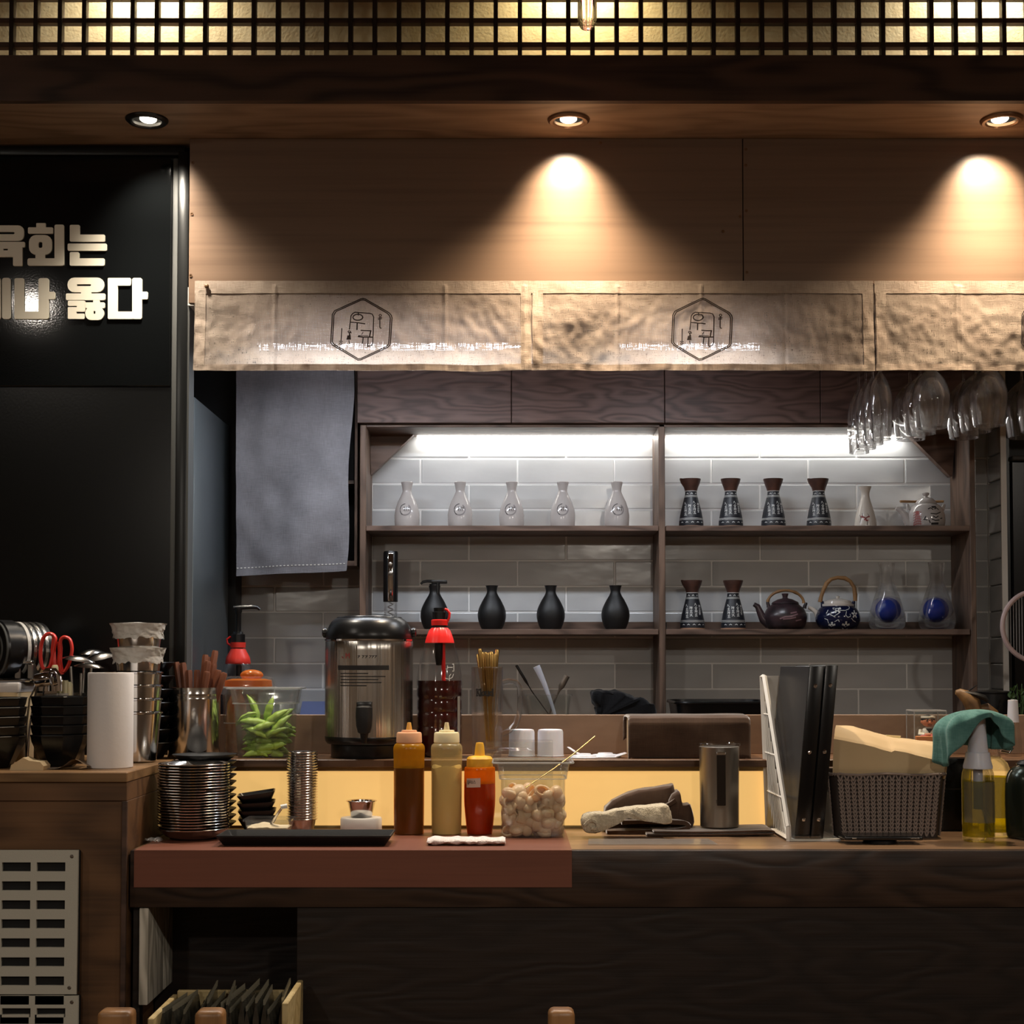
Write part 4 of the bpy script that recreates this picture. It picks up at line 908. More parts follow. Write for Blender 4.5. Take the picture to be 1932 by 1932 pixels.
# wire racket
fc = W(1951, 1182, 4.22); uu = U(1182, 4.22)
t = thing('wire_racket', 'pale pink oval racket with upright wires, cut by the right edge', 'racket', (fc.x, 4.22, ZBACK))
hz = fc.z-ZBACK
b = MB(); b.tube([Vector((64*uu*math.cos(a), -.02, hz+66*uu*math.sin(a))) for a in [2*PI*k/48 for k in range(48)]], 4.6*uu, 10, True); b.obj('ring', M['fanp'], t)
b = MB()
for k in range(-11, 12):
    x = k*5.4; h = 66*math.sqrt(max(0, 1-(x/64)**2)); b.tube([Vector((x*uu, -.02, hz-h*uu)), Vector((x*uu, -.02, hz+h*uu))], .8*uu, 5)
b.obj('wires', M['fanw'], t)['kind'] = 'stuff'
b = MB(); b.tube([(0, -.02, hz-66*uu), (0, -.02, hz-80*uu), (0, -.01, .09)], [6*uu, 7*uu, 8*uu], 12); b.obj('shaft', M['fanp'], t)
b = MB(); b.lathe([(0, 0), (.035, 0), (.035, .012), (.014, .03), (.014, .1), (0, .1)], 20, tr(0, -.01, 0)); b.obj('grip', M['fanp'], t)
# racket stands on a board beyond the worktop
t2 = thing('side_board', 'dark side board under the pale pink racket', 'sideboard', (fc.x+.1, 4.24, 0))
b = MB(); b.box(1.43, fc.x+.45, 4.06, 4.36, 0, ZBACK-.001, .004, 1); b.obj('body', M['panel_low'], t2, world=True)
# plant pot
t = thing('potted_plant', 'small green leafy plant in a clear pot, right edge', 'plant', bspot(1922, 4.12)); uu = U(1320, 4.12)
b = MB(); b.lathe([(0, 0), (15, 0), (18, 30), (17, 30), (14, 3), (0, 3)], 20, sc=uu); b.obj('pot', M['pet'], t)
b = MB()
for k in range(9):
    a = k*2.4; b.tube([Vector((2*math.cos(a), 2*math.sin(a), 8))*uu, Vector((9*math.cos(a), 9*math.sin(a), 45+6*(k % 3)))*uu, Vector((18*math.cos(a), 18*math.sin(a), 66+8*(k % 4)))*uu], .7*uu, 5)
b.obj('stems', M['leaf'], t)
lf = None
for k in range(46):
    if lf is None:
        b = MB(); b.grid(lambda u, v: Vector(((u-.5)*5*math.sin(PI*min(max(v, .06), .97)), 1.2*abs(u-.5), v*11))*uu, 2, 5); lf = o = b.obj('leaf', M['leaf'], t)
    else: o = lf.copy(); COL.objects.link(o)
    a = k*2.4; r = random.uniform(4, 20); o.location = Vector((r*math.cos(a), r*math.sin(a), 44+random.uniform(0, 36)))*uu
    o.rotation_euler = (random.uniform(-.9, .9), random.uniform(-.9, .9), a)

a = R(566, 616, 1324, 1372, 4.55); t = thing('blue_sheet', 'pale blue plastic sheet leaning on the tiles, left of the drink dispenser', 'sheet', Vector(((a[0]+a[1])/2, 4.56, ZBACK)))
b = MB(); b.prism([(4.50, ZBACK), (4.508, ZBACK), (4.606, a[3]), (4.598, a[3])], a[0], a[1], 'X'); b.obj('sheet', M['blueband'], t, world=True)
# ================================================================== wine glasses hanging from their rack
RZ = 2.072
rk = thing('glass_rack', 'wooden rack under the kitchen ceiling with wine glasses hanging from it', 'rack', (1.15, 4.11, RZ))
rows_ = [(1621, 855, (4.27, 4.187, 4.103, 4.02)), (1718, 830, (4.21, 4.105, 4.0)), (1819, 827, (4.21, 4.10, 3.99)), (1929, 826, (4.21, 4.10, 3.99))]
uu = U(760, 4.1)
P0 = smoothprof([(19, 0), (20.6, 26), (22.2, 52), (21.6, 78), (17, 102), (9, 118), (3.4, 126)])
P1 = smoothprof([(27, 0), (31, 24), (34, 48), (33, 66), (26, 88), (14, 102), (4, 110)])
xs = []
for ri, (px, py, Ys) in enumerate(rows_):
    X = W(px, py, Ys[0]).x; zr = W(px, py, Ys[0]).z; xs.append(X); H = (RZ-zr)/uu
    prof = P0 if ri == 0 else P1
    t0 = None; n = len(Ys)
    for gi, Y in enumerate(Ys):
        if t0 is None:
            t0 = t = thing('wine_glass', '', 'glass', (X, Y, zr), group='wine glasses on the rack')
            b = MB(); b.lathe(prof+[(1.6, prof[-1][1]+4)]+[(0, prof[-1][1]+4)][:0]+[(r-.9, z) for r, z in reversed(prof) if r > 5]+[(prof[0][0], 0)], 40, sc=uu); b.obj('bowl', M['wine'], t)
            b = MB(); b.lathe([(0, prof[-1][1]-1), (3.6, prof[-1][1]), (2.5, prof[-1][1]+8), (2.4, H-14), (4, H-6), (0, H-5.9)], 16, sc=uu); b.obj('stem', M['wine'], t)
            b = MB(); b.lathe([(0, H-6), (5, H-5.6), (24, H-2), (25, H-.8), (24, H-.2), (0, H-.2)], 36, sc=uu); b.obj('foot', M['wine'], t)
            b = MB(); b.tube([Vector((prof[0][0]*math.cos(a), prof[0][0]*math.sin(a), .4))*uu for a in [2*PI*k/40 for k in range(40)]], .55*uu, 6, True); b.obj('rim', M['wine'], t)
        else: t = dup(t0, (X, Y, zr))
        pos = {0: 'at the back', n-1: 'at the front'}.get(gi, ('in the middle' if n == 3 else ('second from the back' if gi == 1 else 'second from the front')))
        t['label'] = ('narrow wine glass hanging %s of the row nearest the lit shelves', 'round wine glass hanging %s of the second row from the shelves', 'round wine glass hanging %s of the third row from the shelves', 'round wine glass hanging %s of the row at the right edge')[ri] % pos
b = MB(); b.box(xs[0]-.09, xs[3]+.10, 3.93, 4.33, RZ+.002, RZ+.014, .001, 1); b.obj('board', M['beam'], rk, world=True)
for X in xs:
    for s in (-1, 1):
        xa, xb = sorted((X+s*.013, X+s*.030)); b = MB(); b.box(xa, xb, 3.93, 4.33, RZ-.018, RZ-.0095, .001, 1); b.obj('rail', M['beam'], rk, world=True)
        xa, xb = sorted((X+s*.042, X+s*.048)); b = MB(); b.box(xa, xb, 3.93, 4.33, RZ-.018, RZ+.0018); b.obj('rail_web', M['beam'], rk, world=True)
b = MB(); b.box(xs[0]-.08, xs[3]+.09, 4.10, 4.14, RZ+.0145, ZKC+.001); b.obj('hanger', M['beam'], rk, world=True)
# ================================================================== counter, ledge, left box
XB0 = W(240, 1457, 3.26).x                                           # right side of the left box
ct = thing('front_counter', 'dark grained wooden counter with a deep front edge', 'counter', (.4, YCF, 0))
x1 = 2.6; zap = W(966, 1712, YCF).z
b = MB(); b.box(XB0+.003, x1, YCF+.0305, YLP-.004, ZCNT-.03, ZCNT, .0005, 1); b.obj('worktop', M['counter_top'], ct, world=True)
b = MB(); b.box(XB0+.003, x1, YCF+.0004, YCF+.03, zap, ZCNT, .0014, 2); b.obj('front_edge', M['counter'], ct, world=True)
b = MB(); b.box(XB0+.003, x1, YCF+.24, YCF+.26, .0, ZCNT-.031); b.obj('lower_panel', M['panel_low'], ct, world=True)
a = W(560, 1712, YCF).x
b = MB(); b.box(a, x1, YCF+.0035, YCF+.03, .05, zap-.0012, .001, 1); b.obj('front_panel', M['panel_low'], ct, world=True)
# ledge with lit acrylic front
ld = thing('raised_ledge', 'raised wooden ledge with a glowing amber panel under it', 'ledge', (.4, YLF, ZCNT))
b = MB(); b.box(XB0+.003, x1, YLF, YBB+.02, ZLED-.019, ZLED, .002, 1); b.obj('ledge_board', M['ledge'], ld, world=True)
b = MB(); b.box(XB0+.003, x1, YLP-.012, YLP+.0, ZLED-.030, ZLED-.0195); b.obj('acrylic_edge', M['lightedge'], ld, world=True)
b = MB(); b.box(XB0+.003, x1, YLP, YLP+.008, ZCNT+.004, ZLED-.0195); b.obj('light_panel', M['lightpanel'], ld, world=True)
b = MB(); b.box(XB0+.003, x1, YLP-.003, YLP-.0004, ZCNT+.0005, ZCNT+.006); b.obj('acrylic_edge', M['lightedge'], ld, world=True)
b = MB(); b.box(XB0+.003, x1, YLP+.01, YBB+.02, 0, ZLED-.0195); b.obj('body', M['panel_low'], ld, world=True)
zbb = W(966, 1348.5, YBB).z
b = MB(); b.box(XB0+.003, x1, YBB, YBB+.018, ZLED+.0005, zbb, .0012, 1); b.obj('back_board', M['backboard'], ld, world=True)
# reddish wood film folded over the counter edge
rf = thing('counter_film', 'reddish wood-print film folded over the left half of the counter edge', 'film', (XB0+.5, YCF, ZCNT))
xe = W(1079, 1640, YCF).x; zf2 = W(966, 1674, YCF).z
b = MB(); b.box(XB0+.012, xe, YCF-.0006, YLP-.05, ZCNT+.0002, ZCNT+.0011); b.obj('top_sheet', M['redwood'], rf, world=True)
b = MB(); b.box(XB0+.012, xe, YCF-.0016, YCF-.0002, zf2, ZCNT+.0011); b.obj('front_sheet', M['redwood'], rf, world=True)
ZC1 = ZCNT+.0012
# left box
bx = thing('side_counter_box', 'tall wooden box counter at the left with framed panels', 'counter', (XB0-.5, 3.26, 0))
b = MB(); b.box(-2.6, XB0, 3.26, 3.885, ZLED-.022, ZLED, .002, 1); b.obj('top_board', M['boxtop'], bx, world=True)
b = MB(); b.box(-2.6, XB0-.002, 3.266, 3.885, ZLED-.062, ZLED-.0225, .001, 1); b.obj('upper_band', M['boxwood'], bx, world=True)
b = MB(); b.box(-2.6, XB0-.0015, 3.27, 3.885, 0, ZLED-.0625, .001, 1); b.obj('body', M['boxwood'], bx, world=True)
b = MB(); b.box(XB0-.011, XB0, 3.261, 3.269, 0, ZLED-.0625, .001, 1); b.obj('corner_strip', M['beam'], bx, world=True)
# vents
def vent(label, top, bottom, nrow):
    a = R(-150, 146, top, bottom, 3.245); t = thing('vent_grille', label, 'vent', ((a[0]+a[1])/2, 3.252, a[2]), group='vent grilles on the box front')
    uu = U(1750, 3.245); cx = (a[0]+a[1])/2
    b = MB(); holes = []
    for r in range(nrow):
        zt = a[3]-(23+35.6*r)*uu; zb = zt-17*uu
        for c in range(4):
            xs = a[1]-(24+65.5*c)*uu
            holes.append([(xs-54*uu, zb), (xs, zb), (xs, zt), (xs-54*uu, zt)])
    b.flat([(a[0], a[2]), (a[1], a[2]), (a[1], a[3]), (a[0], a[3])], holes, .007, tr(0, 3.2485, 0) @ rot('X', 90)); b.obj('slotted_plate', M['vent_p'], t, world=True, smooth=False)
    b = MB(); b.box(a[0], a[1], 3.2530, 3.2690, a[2]+.001, a[3]-.001, .003, 1); b.obj('backing', M['dark'], t, world=True)
    for x, z in ((a[1]-12*uu, a[3]-12*uu), (a[1]-14*uu, a[2]+12*uu)):
        b = MB(); b.lathe([(0, .0015), (.003, .0012), (.0042, 0), (0, 0)], 12, tr(x, 3.2450, z) @ rot('X', 90)); b.obj('screw', M['steel_d'], t, world=True)
vent('pale grey vent grille on the box front, the upper whole one', 1604, 1876, 11)
vent('pale grey vent grille on the box front, cut by the lower edge', 1879, 2150, 11)
# grey washed board under the counter
gb = thing('support_board', 'grey-washed two-plank board under the left end of the counter', 'board', (W(262, 1800, 3.25).x, 3.4, W(966, 1904, 3.25).z))
xa = W(254, 1820, 3.25).x; xb = xa+.020; zb = W(966, 1904, 3.25).z
for y0, y1, dz in ((3.285, 3.432, 0), (3.436, 3.538, 0)):
    b = MB(); b.box(xa, xb, y0, y1, zb, zap-.002, .003, 2); b.obj('plank', M['greywood'], gb, world=True)
b = MB(); b.box(xa-.016, xa-.001, 3.30, 3.33, 0.0, zap-.002); b.obj('leg', M['panel_low'], gb, world=True)

# ================================================================== things on the box
def sp(px, Y, z=ZLED, py=1400): return Vector((W(px, py, Y).x, Y, z))
# stacked black bowls (eight-sided)
def bowl_stack(px, Y, n, rpx, label, grp):
    uu = U(1380, Y); first = None
    for i in range(n):                                             # i from the bottom
        z = ZLED+.0005+i*18*uu
        if first is None:
            t = thing('black_bowl', '', 'bowl', (0, 0, 0), group=grp); b = MB()
            out = [(.50, 0), (.56, 3), (.78, 26), (.95, 47), (1.0, 60)]; inn = [(.955, 60), (.90, 47), (.74, 30), (.5, 8)]
            b.loft([[Vector((rpx*uu*k*math.cos(a), rpx*uu*k*math.sin(a), z_*uu)) for a in [PI/8+PI/4*j for j in range(8)]] for k, z_ in out+inn], True, True, True)
            b.obj('body', M['black_lac'], t, ang=15); b = MB()
            b.loft([[Vector((rpx*uu*k*math.cos(a), rpx*uu*k*math.sin(a), z_*uu)) for a in [PI/8+PI/4*j for j in range(8)]] for k, z_ in ((1.0, 58.4), (1.012, 59.4), (1.0, 60.4))], True, False, False); b.obj('rim', M['black_p'], t); first = t
        else: t = dup(first)
        p = sp(px, Y); t.location = (p.x, Y, z); t['label'] = nth(n-1-i, n, 'black eight-sided bowl', label)
bowl_stack(113, 3.44, 5, 54, 'in the stack beside the white roll', 'black bowls in the stack beside the white roll')
bowl_stack(-10, 3.40, 5, 58, 'in the stack at the left edge', 'black bowls in the stack at the left edge')
# white roll of plastic bags
t = thing('plastic_roll', 'white roll of thin plastic bags standing on the wooden box', 'roll', sp(208, 3.41)); uu = U(1350, 3.41)
b = MB(); b.lathe([(0, 0), (41, 0), (42.3, 1.5), (42.3, 177), (41, 179), (13, 179), (13, 170), (0, 170)], 44, sc=uu); b.obj('roll', M['paper'], t)
b = MB(); b.lathe([(10, 179.5), (13, 179.5), (13, 150), (10, 150), (10, 179.5)], 24, sc=uu); b.obj('core', M['tan_cloth'], t)
# cloths under the bowls
t = thing('brown_napkin', 'dark brown cloth with a raised fold on the wooden box', 'cloth', sp(105, 3.36)); uu = U(1440, 3.36)
def nap(u, v):
    x = -75+u*140; y = (v-.5)*40; z = 1.2+18*math.exp(-((x-42)/22)**2)*(1-.5*v)+3*noise.noise(Vector((u*4, v*4, 1)))
    return Vector((x, y, max(.6, z)))*uu
b = MB(); b.grid(nap, 40, 8); b.obj('cloth', M['tan_cloth'], t, ang=80)
t = thing('beige_napkin', 'folded beige napkin between the two stacks of black bowls', 'napkin', sp(57, 3.335)); uu = U(1440, 3.34)
b = MB(); b.prism([(-32, 0), (30, 0), (31, 8), (24, 16), (4, 18), (-8, 24), (-20, 16), (-30, 10)], -.02, .03, 'Y', Matrix.Diagonal((uu, 1, uu, 1))); b.obj('cloth', M['beige'], t)
# steel cup tower with two wrapped cups
t0 = None; uu = U(1350, 3.60); CX = 259
CUPP = [(0, 0), (33, 0), (36, 3), (41, 60), (44.4, 91), (46.4, 92.6), (46, 95), (43.6, 94), (39.6, 60), (33, 6), (0, 6)]
nC = 4
for i in range(nC):
    z = ZLED+.0005+i*25*uu
    if t0 is None:
        t0 = t = thing('steel_cup', '', 'cup', (0, 0, 0), group='steel cups in the tall tower'); b = MB(); b.lathe(CUPP, 44, sc=uu); b.obj('body', M['steel_s'], t)
        b = MB(); b.lathe([(45, 90.6), (47, 92), (47, 94), (45, 95.6)], 44, sc=uu); b.obj('rim', M['chrome'], t)
    else: t = dup(t0)
    t.location = sp(CX, 3.60, z); t['label'] = nth(nC-1-i, nC, 'bare steel cup', 'in the tower behind the white roll')
for i, (h_, lab) in enumerate(((216, 'plastic-wrapped steel cup on the cup tower, the lower of two'), (262, 'plastic-wrapped steel cup at the very top of the cup tower'))):
    t = thing('wrapped_cup', lab, 'cup', sp(CX, 3.60, ZLED+(h_-30)*uu), group='wrapped cups on the tower')
    b = MB(); b.lathe([(0, -17), (40, -17), (44.4, 24), (46, 26), (46, 29), (0, 29)], 40, sc=uu); b.obj('body', M['steel_s'], t)
    b = MB()
    def wr(u, v):
        a = u*2*PI; n_ = noise.noise(Vector((math.cos(a)*4, math.sin(a)*4, v*4+i*9)))+.6*noise.noise(Vector((math.cos(a)*9, math.sin(a)*9, v*9+i*5)))
        r = (53-6.5*math.sin(min(1, v*1.4)*PI*.5)+2.4*n_) if v > .05 else 53*v/.05
        return Vector((r*math.cos(a), r*math.sin(a), 31-(30+5*n_)*v+(1.5 if v < .05 else 0)*n_))*uu
    b.grid(wr, 96, 18); b.obj('plastic_wrap', M['wrap'], t, ang=40)
# black dishes stacked behind the cup tower
t0 = None; uu = U(1350, 3.74)
for i in range(7):
    if t0 is None:
        t0 = t = thing('black_dish', '', 'dish', (0, 0, 0), group='black dishes behind the cup tower'); b = MB()
        b.lathe([(0, 0), (20, 0), (22, 3), (38, 26), (42, 30), (41, 31), (36, 27), (20, 5), (0, 5)], 32, sc=uu); b.obj('body', M['black_p'], t)
    else: t = dup(t0)
    t.location = sp(286, 3.735, ZLED+.0005+i*25*uu); t['label'] = nth(6-i, 7, 'black dish', 'stacked behind the steel cup tower')
# canister of wooden handled cutlery
t = thing('cutlery_canister', 'steel canister full of brown wooden cutlery handles', 'canister', sp(366, 3.775)); uu = U(1350, 3.775)
b = MB(); b.lathe([(0, 0), (48, 0), (48.6, 1), (48.6, 110), (48.9, 111), (48.6, 112), (48.6, 119), (48.9, 120), (48.6, 121), (48.6, 132), (47.4, 132), (47.4, 4), (0, 4)], 44, sc=uu); b.obj('body', M['steel_s'], t)
hl = [(-33, 48, -8), (-20, 47, -10), (-8, 33, -12), (1, 33, 20), (18, 62, 14), (21, 58, 24), (34, 70, 26), (28, 50, -14), (36, 45, 5), (29, 30, -26), (47, 33, -6), (59, 28, -12)]
for i, (dx, hz, dy) in enumerate(hl):
    h = thing('wooden_cutlery', 'brown wooden cutlery handle in the steel canister', 'cutlery', t.location, group='wooden handles in the canister')
    top = Vector((dx, dy, 132+hz)); bot = Vector((dx*.30, dy*.6-4, 30)); b = MB()
    b.tube([bot*uu, (bot.lerp(top, .55))*uu, (bot.lerp(top, .97))*uu, top*uu], [5*uu, 6.2*uu, 6.6*uu, 5.2*uu], 6); b.obj('handle', M['handle'], h, ang=20)
    b = MB(); b.tube([Vector((dx*.2, dy*.4-3, 6))*uu, bot*uu], 2*uu, 6); b.obj('shank', M['steel_d'], h)
# upright utensil holder with scissors, tongs and spoons
t = thing('utensil_can', 'dark steel can of kitchen tools behind the black bowls', 'can', sp(112, 3.64)); uu = U(1350, 3.64)
b = MB(); b.lathe([(0, 0), (46, 0), (46, 128), (45, 128), (45, 4), (0, 4)], 36, sc=uu); b.obj('body', M['steel_d'], t)
t = thing('red_scissors', 'red-handled kitchen scissors standing in the tool can', 'scissors', sp(100, 3.63)); 
zof = 1444
def sxy(px, py): return Vector(((px-100)*uu, 0, (zof-py)*uu*1.0))
def hloop(pts): return [sxy(x/6.44, 1160+y/6.44) for x, y in pts]
b = MB(); b.tube(csmooth(hloop([(600, 285), (530, 310), (490, 400), (478, 520), (490, 640), (515, 705), (560, 712), (600, 670), (625, 560), (650, 420), (655, 330)])), 32/6.44*uu, 10, True, flat=.7)
b.tube(hloop([(640, 330), (632, 480), (640, 620), (680, 760)]), [24/6.44*uu, 30/6.44*uu, 34/6.44*uu, 28/6.44*uu], 10, flat=.7); b.obj('handle', M['red_p'], t)
b = MB(); b.tube(csmooth(hloop([(760, 325), (830, 350), (860, 450), (850, 560), (820, 660), (770, 740), (735, 720), (722, 600), (725, 460), (720, 370)])), 30/6.44*uu, 10, True, flat=.7)
b.tube(hloop([(700, 380), (715, 500), (712, 620), (740, 780)]), [20/6.44*uu, 26/6.44*uu, 30/6.44*uu, 30/6.44*uu], 10, flat=.7); b.obj('handle', M['red_p'], t)
b = MB(); b.prism([(p.x, p.z) for p in (sxy(98, 1275), sxy(112, 1275), sxy(108, 1420), sxy(103, 1425))], -.002, .002, 'Y'); b.obj('blade', M['steel'], t)
uu = U(1300, 3.6)
t = thing('serving_tongs', 'steel tongs leaning down between the stacks of black bowls', 'tongs', sp(68, 3.54)); 
for dx in (0, 9):
    b = MB(); P = [(10+dx*.2, 0, 162), (2, 0, 150), (-4-dx, 0, 120), (-12-dx*.7, 0, 70), (-16-dx*.2, 0, 6)]
    b.tube([Vector(p)*uu for p in P], [6*uu, 5*uu, 4.2*uu, 4*uu, 5*uu], 10, flat=.35); b.obj('arm', M['chrome'], t)
b = MB(); b.lathe([(0, -14), (12, -14), (13, -10), (13, 10), (12, 14), (0, 14)], 20, tr(12*uu, 0, 156*uu) @ rot('Y', 80), sc=uu); b.obj('hinge', M['chrome'], t)
t = thing('metal_clip', 'wide shiny steel clip above the black bowls', 'clip', sp(94, 3.575)); 
b = MB(); b.tube([Vector(v)*uu for v in ((-12, 0, 134), (-12, 0, 160), (-6, 0, 168), (6, 0, 168), (12, 0, 160), (12, 0, 134))], 10*uu, 12, flat=.25); b.box(-13*uu, 13*uu, -.006, .006, 0, 134*uu); b.obj('clip', M['chrome'], t)
for i, (px, pyt, pyb, r) in enumerate(((102, 1261, 1310, 6.5), (111, 1287, 1310, 7), (122, 1290, 1310, 7), (131, 1293, 1312, 6))):
    t = thing('cream_utensil', ('tall', 'wide', 'short', 'rightmost')[i]+' cream plastic handle end rising from the tool can', 'utensil', sp(px, 3.60))
    b = MB(); h = (1444-pyt)*uu; b.lathe([(0, .01), (r*.8*uu, .01), (r*uu, h-.03), (r*uu, h-.006), (r*.7*uu, h), (0, h)], 16); b.obj('handle', M['cap_c'], t)
def spoonbowl(b, c, L, wd, dep, yaw=0, pitch=0, roll=0):
    m = tr(*c) @ rot('Z', yaw) @ rot('Y', pitch) @ rot('X', roll)
    def f(u, v):
        s_ = v*2-1; w_ = wd*math.sqrt(max(0, 1-s_*s_))*(1-.18*s_)
        x = s_*L; y = (u*2-1)*w_; return Vector((x, y, dep*((x/L)**2*.8+(y/max(w_, 1e-6))**2*(1-s_*s_)-1)))
    b.grid(f, 12, 16, m); return b
for i, (px, py, L, wd, yaw, pitch, Yy) in enumerate(((146, 1250, 32, 16, 8, 8, 3.60), (186, 1248, 34, 20, 20, -12, 3.64), (166, 1262, 30, 14, -5, 4, 3.585), (172, 1240, 26, 14, 40, -4, 3.66))):
    uu = U(1250, Yy); hgt = (1444-py)*uu
    t = thing('serving_spoon', ('large steel spoon with its bowl turned down, left of the white roll', 'broad steel ladle bowl beside the cup tower', 'steel spoon lying flat just above the white roll', 'steel spoon behind the broad ladle bowl')[i], 'spoon', sp(px, Yy))
    b = MB(); spoonbowl(b, (0, 0, hgt-wd*.5*uu*.6), L*uu, wd*uu, -wd*.7*uu, yaw, pitch, 0)
    b.obj('spoon_bowl', M['steel_s'], t)
    b = MB(); b.tube([Vector((-14*uu, 0, hgt-14*uu)), Vector((-(px-122)*.35*uu, 0, hgt*.55)), Vector(((112-px)*.5*uu, 0, .012))], [3*uu, 2.6*uu, 2.6*uu], 8); b.obj('handle', M['steel_d'], t)
# banded drum machine on its beige box
uu = U(1260, 3.66)
t = thing('beige_box', 'pale beige box carrying the black drum device, behind the bowls', 'box', sp(8, 3.68)); 
b = MB(); b.box(-60*uu, 42*uu, -.07, .07, 0, 146*uu, .006, 2); b.obj('carton', M['beige'], t)
b = MB(); b.box(-62*uu, 44*uu, -.072, .072, 128*uu, 147*uu, .004, 2); b.obj('lid', M['paper'], t)
t = thing('drum_device', 'black and silver drum-shaped tape device on a stand, left edge', 'device', sp(4, 3.68, ZLED+147*uu+.001))
Md = tr(12*uu, 0, 62*uu) @ rot('Z', 46) @ rot('Y', 90)
b = MB(); b.box(-50*uu, 66*uu, -.05, .05, 0, 6*uu, .003, 1); b.obj('base_plate', M['chrome'], t)
for x in (34, 58, -20):
    b = MB(); b.box((x-5)*uu, (x+6)*uu, -.03, .03, 6*uu, 34*uu, .002, 1); b.obj('post', M['steel_d'], t)
b = MB(); b.box(-40*uu, 64*uu, -.04, .04, 34*uu, 40*uu, .002, 1); b.obj('cradle', M['steel'], t)
b = MB(); b.lathe([(0, -30), (52, -30), (55, -26), (55, 0), (51, 2), (51, 62), (0, 62)], 44, Md, sc=uu); b.obj('drum', M['black_p'], t)
for z in (10, 22, 34, 46):
    b = MB(); b.lathe([(50.5, z), (52.4, z+.5), (52.4, z+7), (50.5, z+8)], 44, Md, sc=uu); b.obj('band', M['steel'] if z != 10 else M['wrap'], t)
for r in (51, 30):
    b = MB(); b.tube([Md @ (Vector((r*math.cos(a), r*math.sin(a), -30.5))*uu) for a in [2*PI*k/40 for k in range(40)]], 2.4*uu, 6, True); b.obj('face_ring', M['seal'], t)
b = MB(); b.tube([Vector((22, 18, 40))*uu, Vector((28, -20, 40))*uu], 5*uu, 10); b.obj('latch', M['black_p'], t)

# ================================================================== on the ledge
# clear tubs
def gastro(name, label, cat, px, Y, z, rw, bw, dpt, h, step, mat, flange=7, py=1400):
    uu = U(py, Y); t = thing(name, label, cat, sp(px, Y, z))
    b = MB(); d1, d0 = dpt, dpt*bw/rw*.97; r = 12*uu
    def ring(w_, d_, zz): return rrect(w_*uu, d_*uu, min(r, w_*uu*.3), zz*uu, 5)
    wb_, ws_ = bw, rw*.93
    b.loft([ring(wb_, d0, 0), ring(wb_+ (ws_*.95-wb_)*.98, d0+(d1-d0)*.85, step), ring(ws_, d1*.97, step+1.5), ring(rw, d1, h-3), ring(rw+2*flange, d1+2*flange, h-2.5), ring(rw+2*flange, d1+2*flange, h), ring(rw-2, d1-2, h),
            ring(ws_-2, d1*.97-2, step+2.5), ring(ws_*.95-3, d0+(d1-d0)*.85-2, step), ring(wb_-3, d0-3, 3)], True, True, True)
    b.obj('tub', mat, t)
    b = MB(); b.tube(rrect(rw*uu+2*flange*uu-1.6*uu, d1*uu+2*flange*uu-1.6*uu, r, (h-.6)*uu, 5), 1.5*uu, 8, True); b.obj('rim', M['acryl_rim'], t)
    b = MB(); b.tube(rrect(ws_*uu*.985, d1*.97*uu*.985, r*.9, (step+1)*uu, 5), .9*uu, 6, True); b.obj('stacking_ridge', M['acryl_rim'], t)
    return t, uu
t, uu = gastro('edamame_tub', 'clear plastic tub of green edamame pods on the ledge', 'tub', 502, 3.81, ZLED, 126, 98, 90, 130, 100, M['acryl'], 6)
base = t.location.copy(); rnd = random.Random(5)
protos = []
for k in range(3):
    p = thing('edamame_pod', 'green edamame pod piled in the clear tub', 'pod', base, group='edamame pods in the clear tub')
    L = (28, 25, 22)[k]*uu; b = MB(); n = 12; bend = (.45, .25, .6)[k]
    pts, rr = [], []
    for j in range(n+1):
        s_ = j/n-.5; pts.append((s_*2*L, 0, bend*L*(.25-s_*s_)*1.2)); rr.append(max(.0006, 9.0*uu*math.sin(PI*(j+.2)/(n+.4))**.5*(1+.10*math.cos(j*PI*.5*1.05))))
    b.tube(pts, rr, 12, flat=.72); b.obj('pod', M['pod'], p)
    b = MB(); b.tube([pts[-1], (pts[-1][0]+4*uu, 0, pts[-1][2]-1*uu)], [1.6*uu, .9*uu], 6); b.obj('stem', M['pod'], p); protos.append(p)
first3 = [True]*3
def put(i, x, y, z, e):
    k = i % 3
    if first3[k]: o = protos[k]; first3[k] = False
    else: o = dup(protos[k])
    o.location = base+Vector((x, y, z))*uu; o.rotation_euler = e
cnt = 0
for lay in range(6):
    for j in range(8):
        w_ = 22+lay*2; yaw = rnd.choice((0, PI))+rnd.uniform(-.7, .7); put(cnt, rnd.uniform(-w_, w_), rnd.uniform(-28, 28), 10+lay*9.5+rnd.uniform(-2, 2), (rnd.uniform(-1.5, 1.5), rnd.uniform(-.22, .22), yaw)); cnt += 1
for x, y, z, ey, ez in ((20, -20, 72, -.62, .1), (-20, -22, 66, .06, -.1), (-34, -12, 72, .5, 2.9), (-26, 8, 88, -1.15, 2.8), (4, 10, 86, -1.3, .4), (34, -4, 74, -.75, .3), (30, -26, 58, -.8, .2), (0, -28, 58, -.35, .2), (-14, -28, 46, .4, -.2), (18, -28, 44, -.4, -.2)):
    put(cnt, x, y, z, (.4, ey, ez)); cnt += 1
t, uu2 = gastro('snack_tub', 'clear tub with an orange bag and orange lid, behind the cutlery canister', 'tub', 468, 3.885, ZLED, 92, 84, 60, 128, 60, M['acryl'], 4)
tl = thing('domed_cover', 'domed clear lid with an orange knob on the snack tub', 'lid', t.location+Vector((0, 0, 128.6*uu2)))
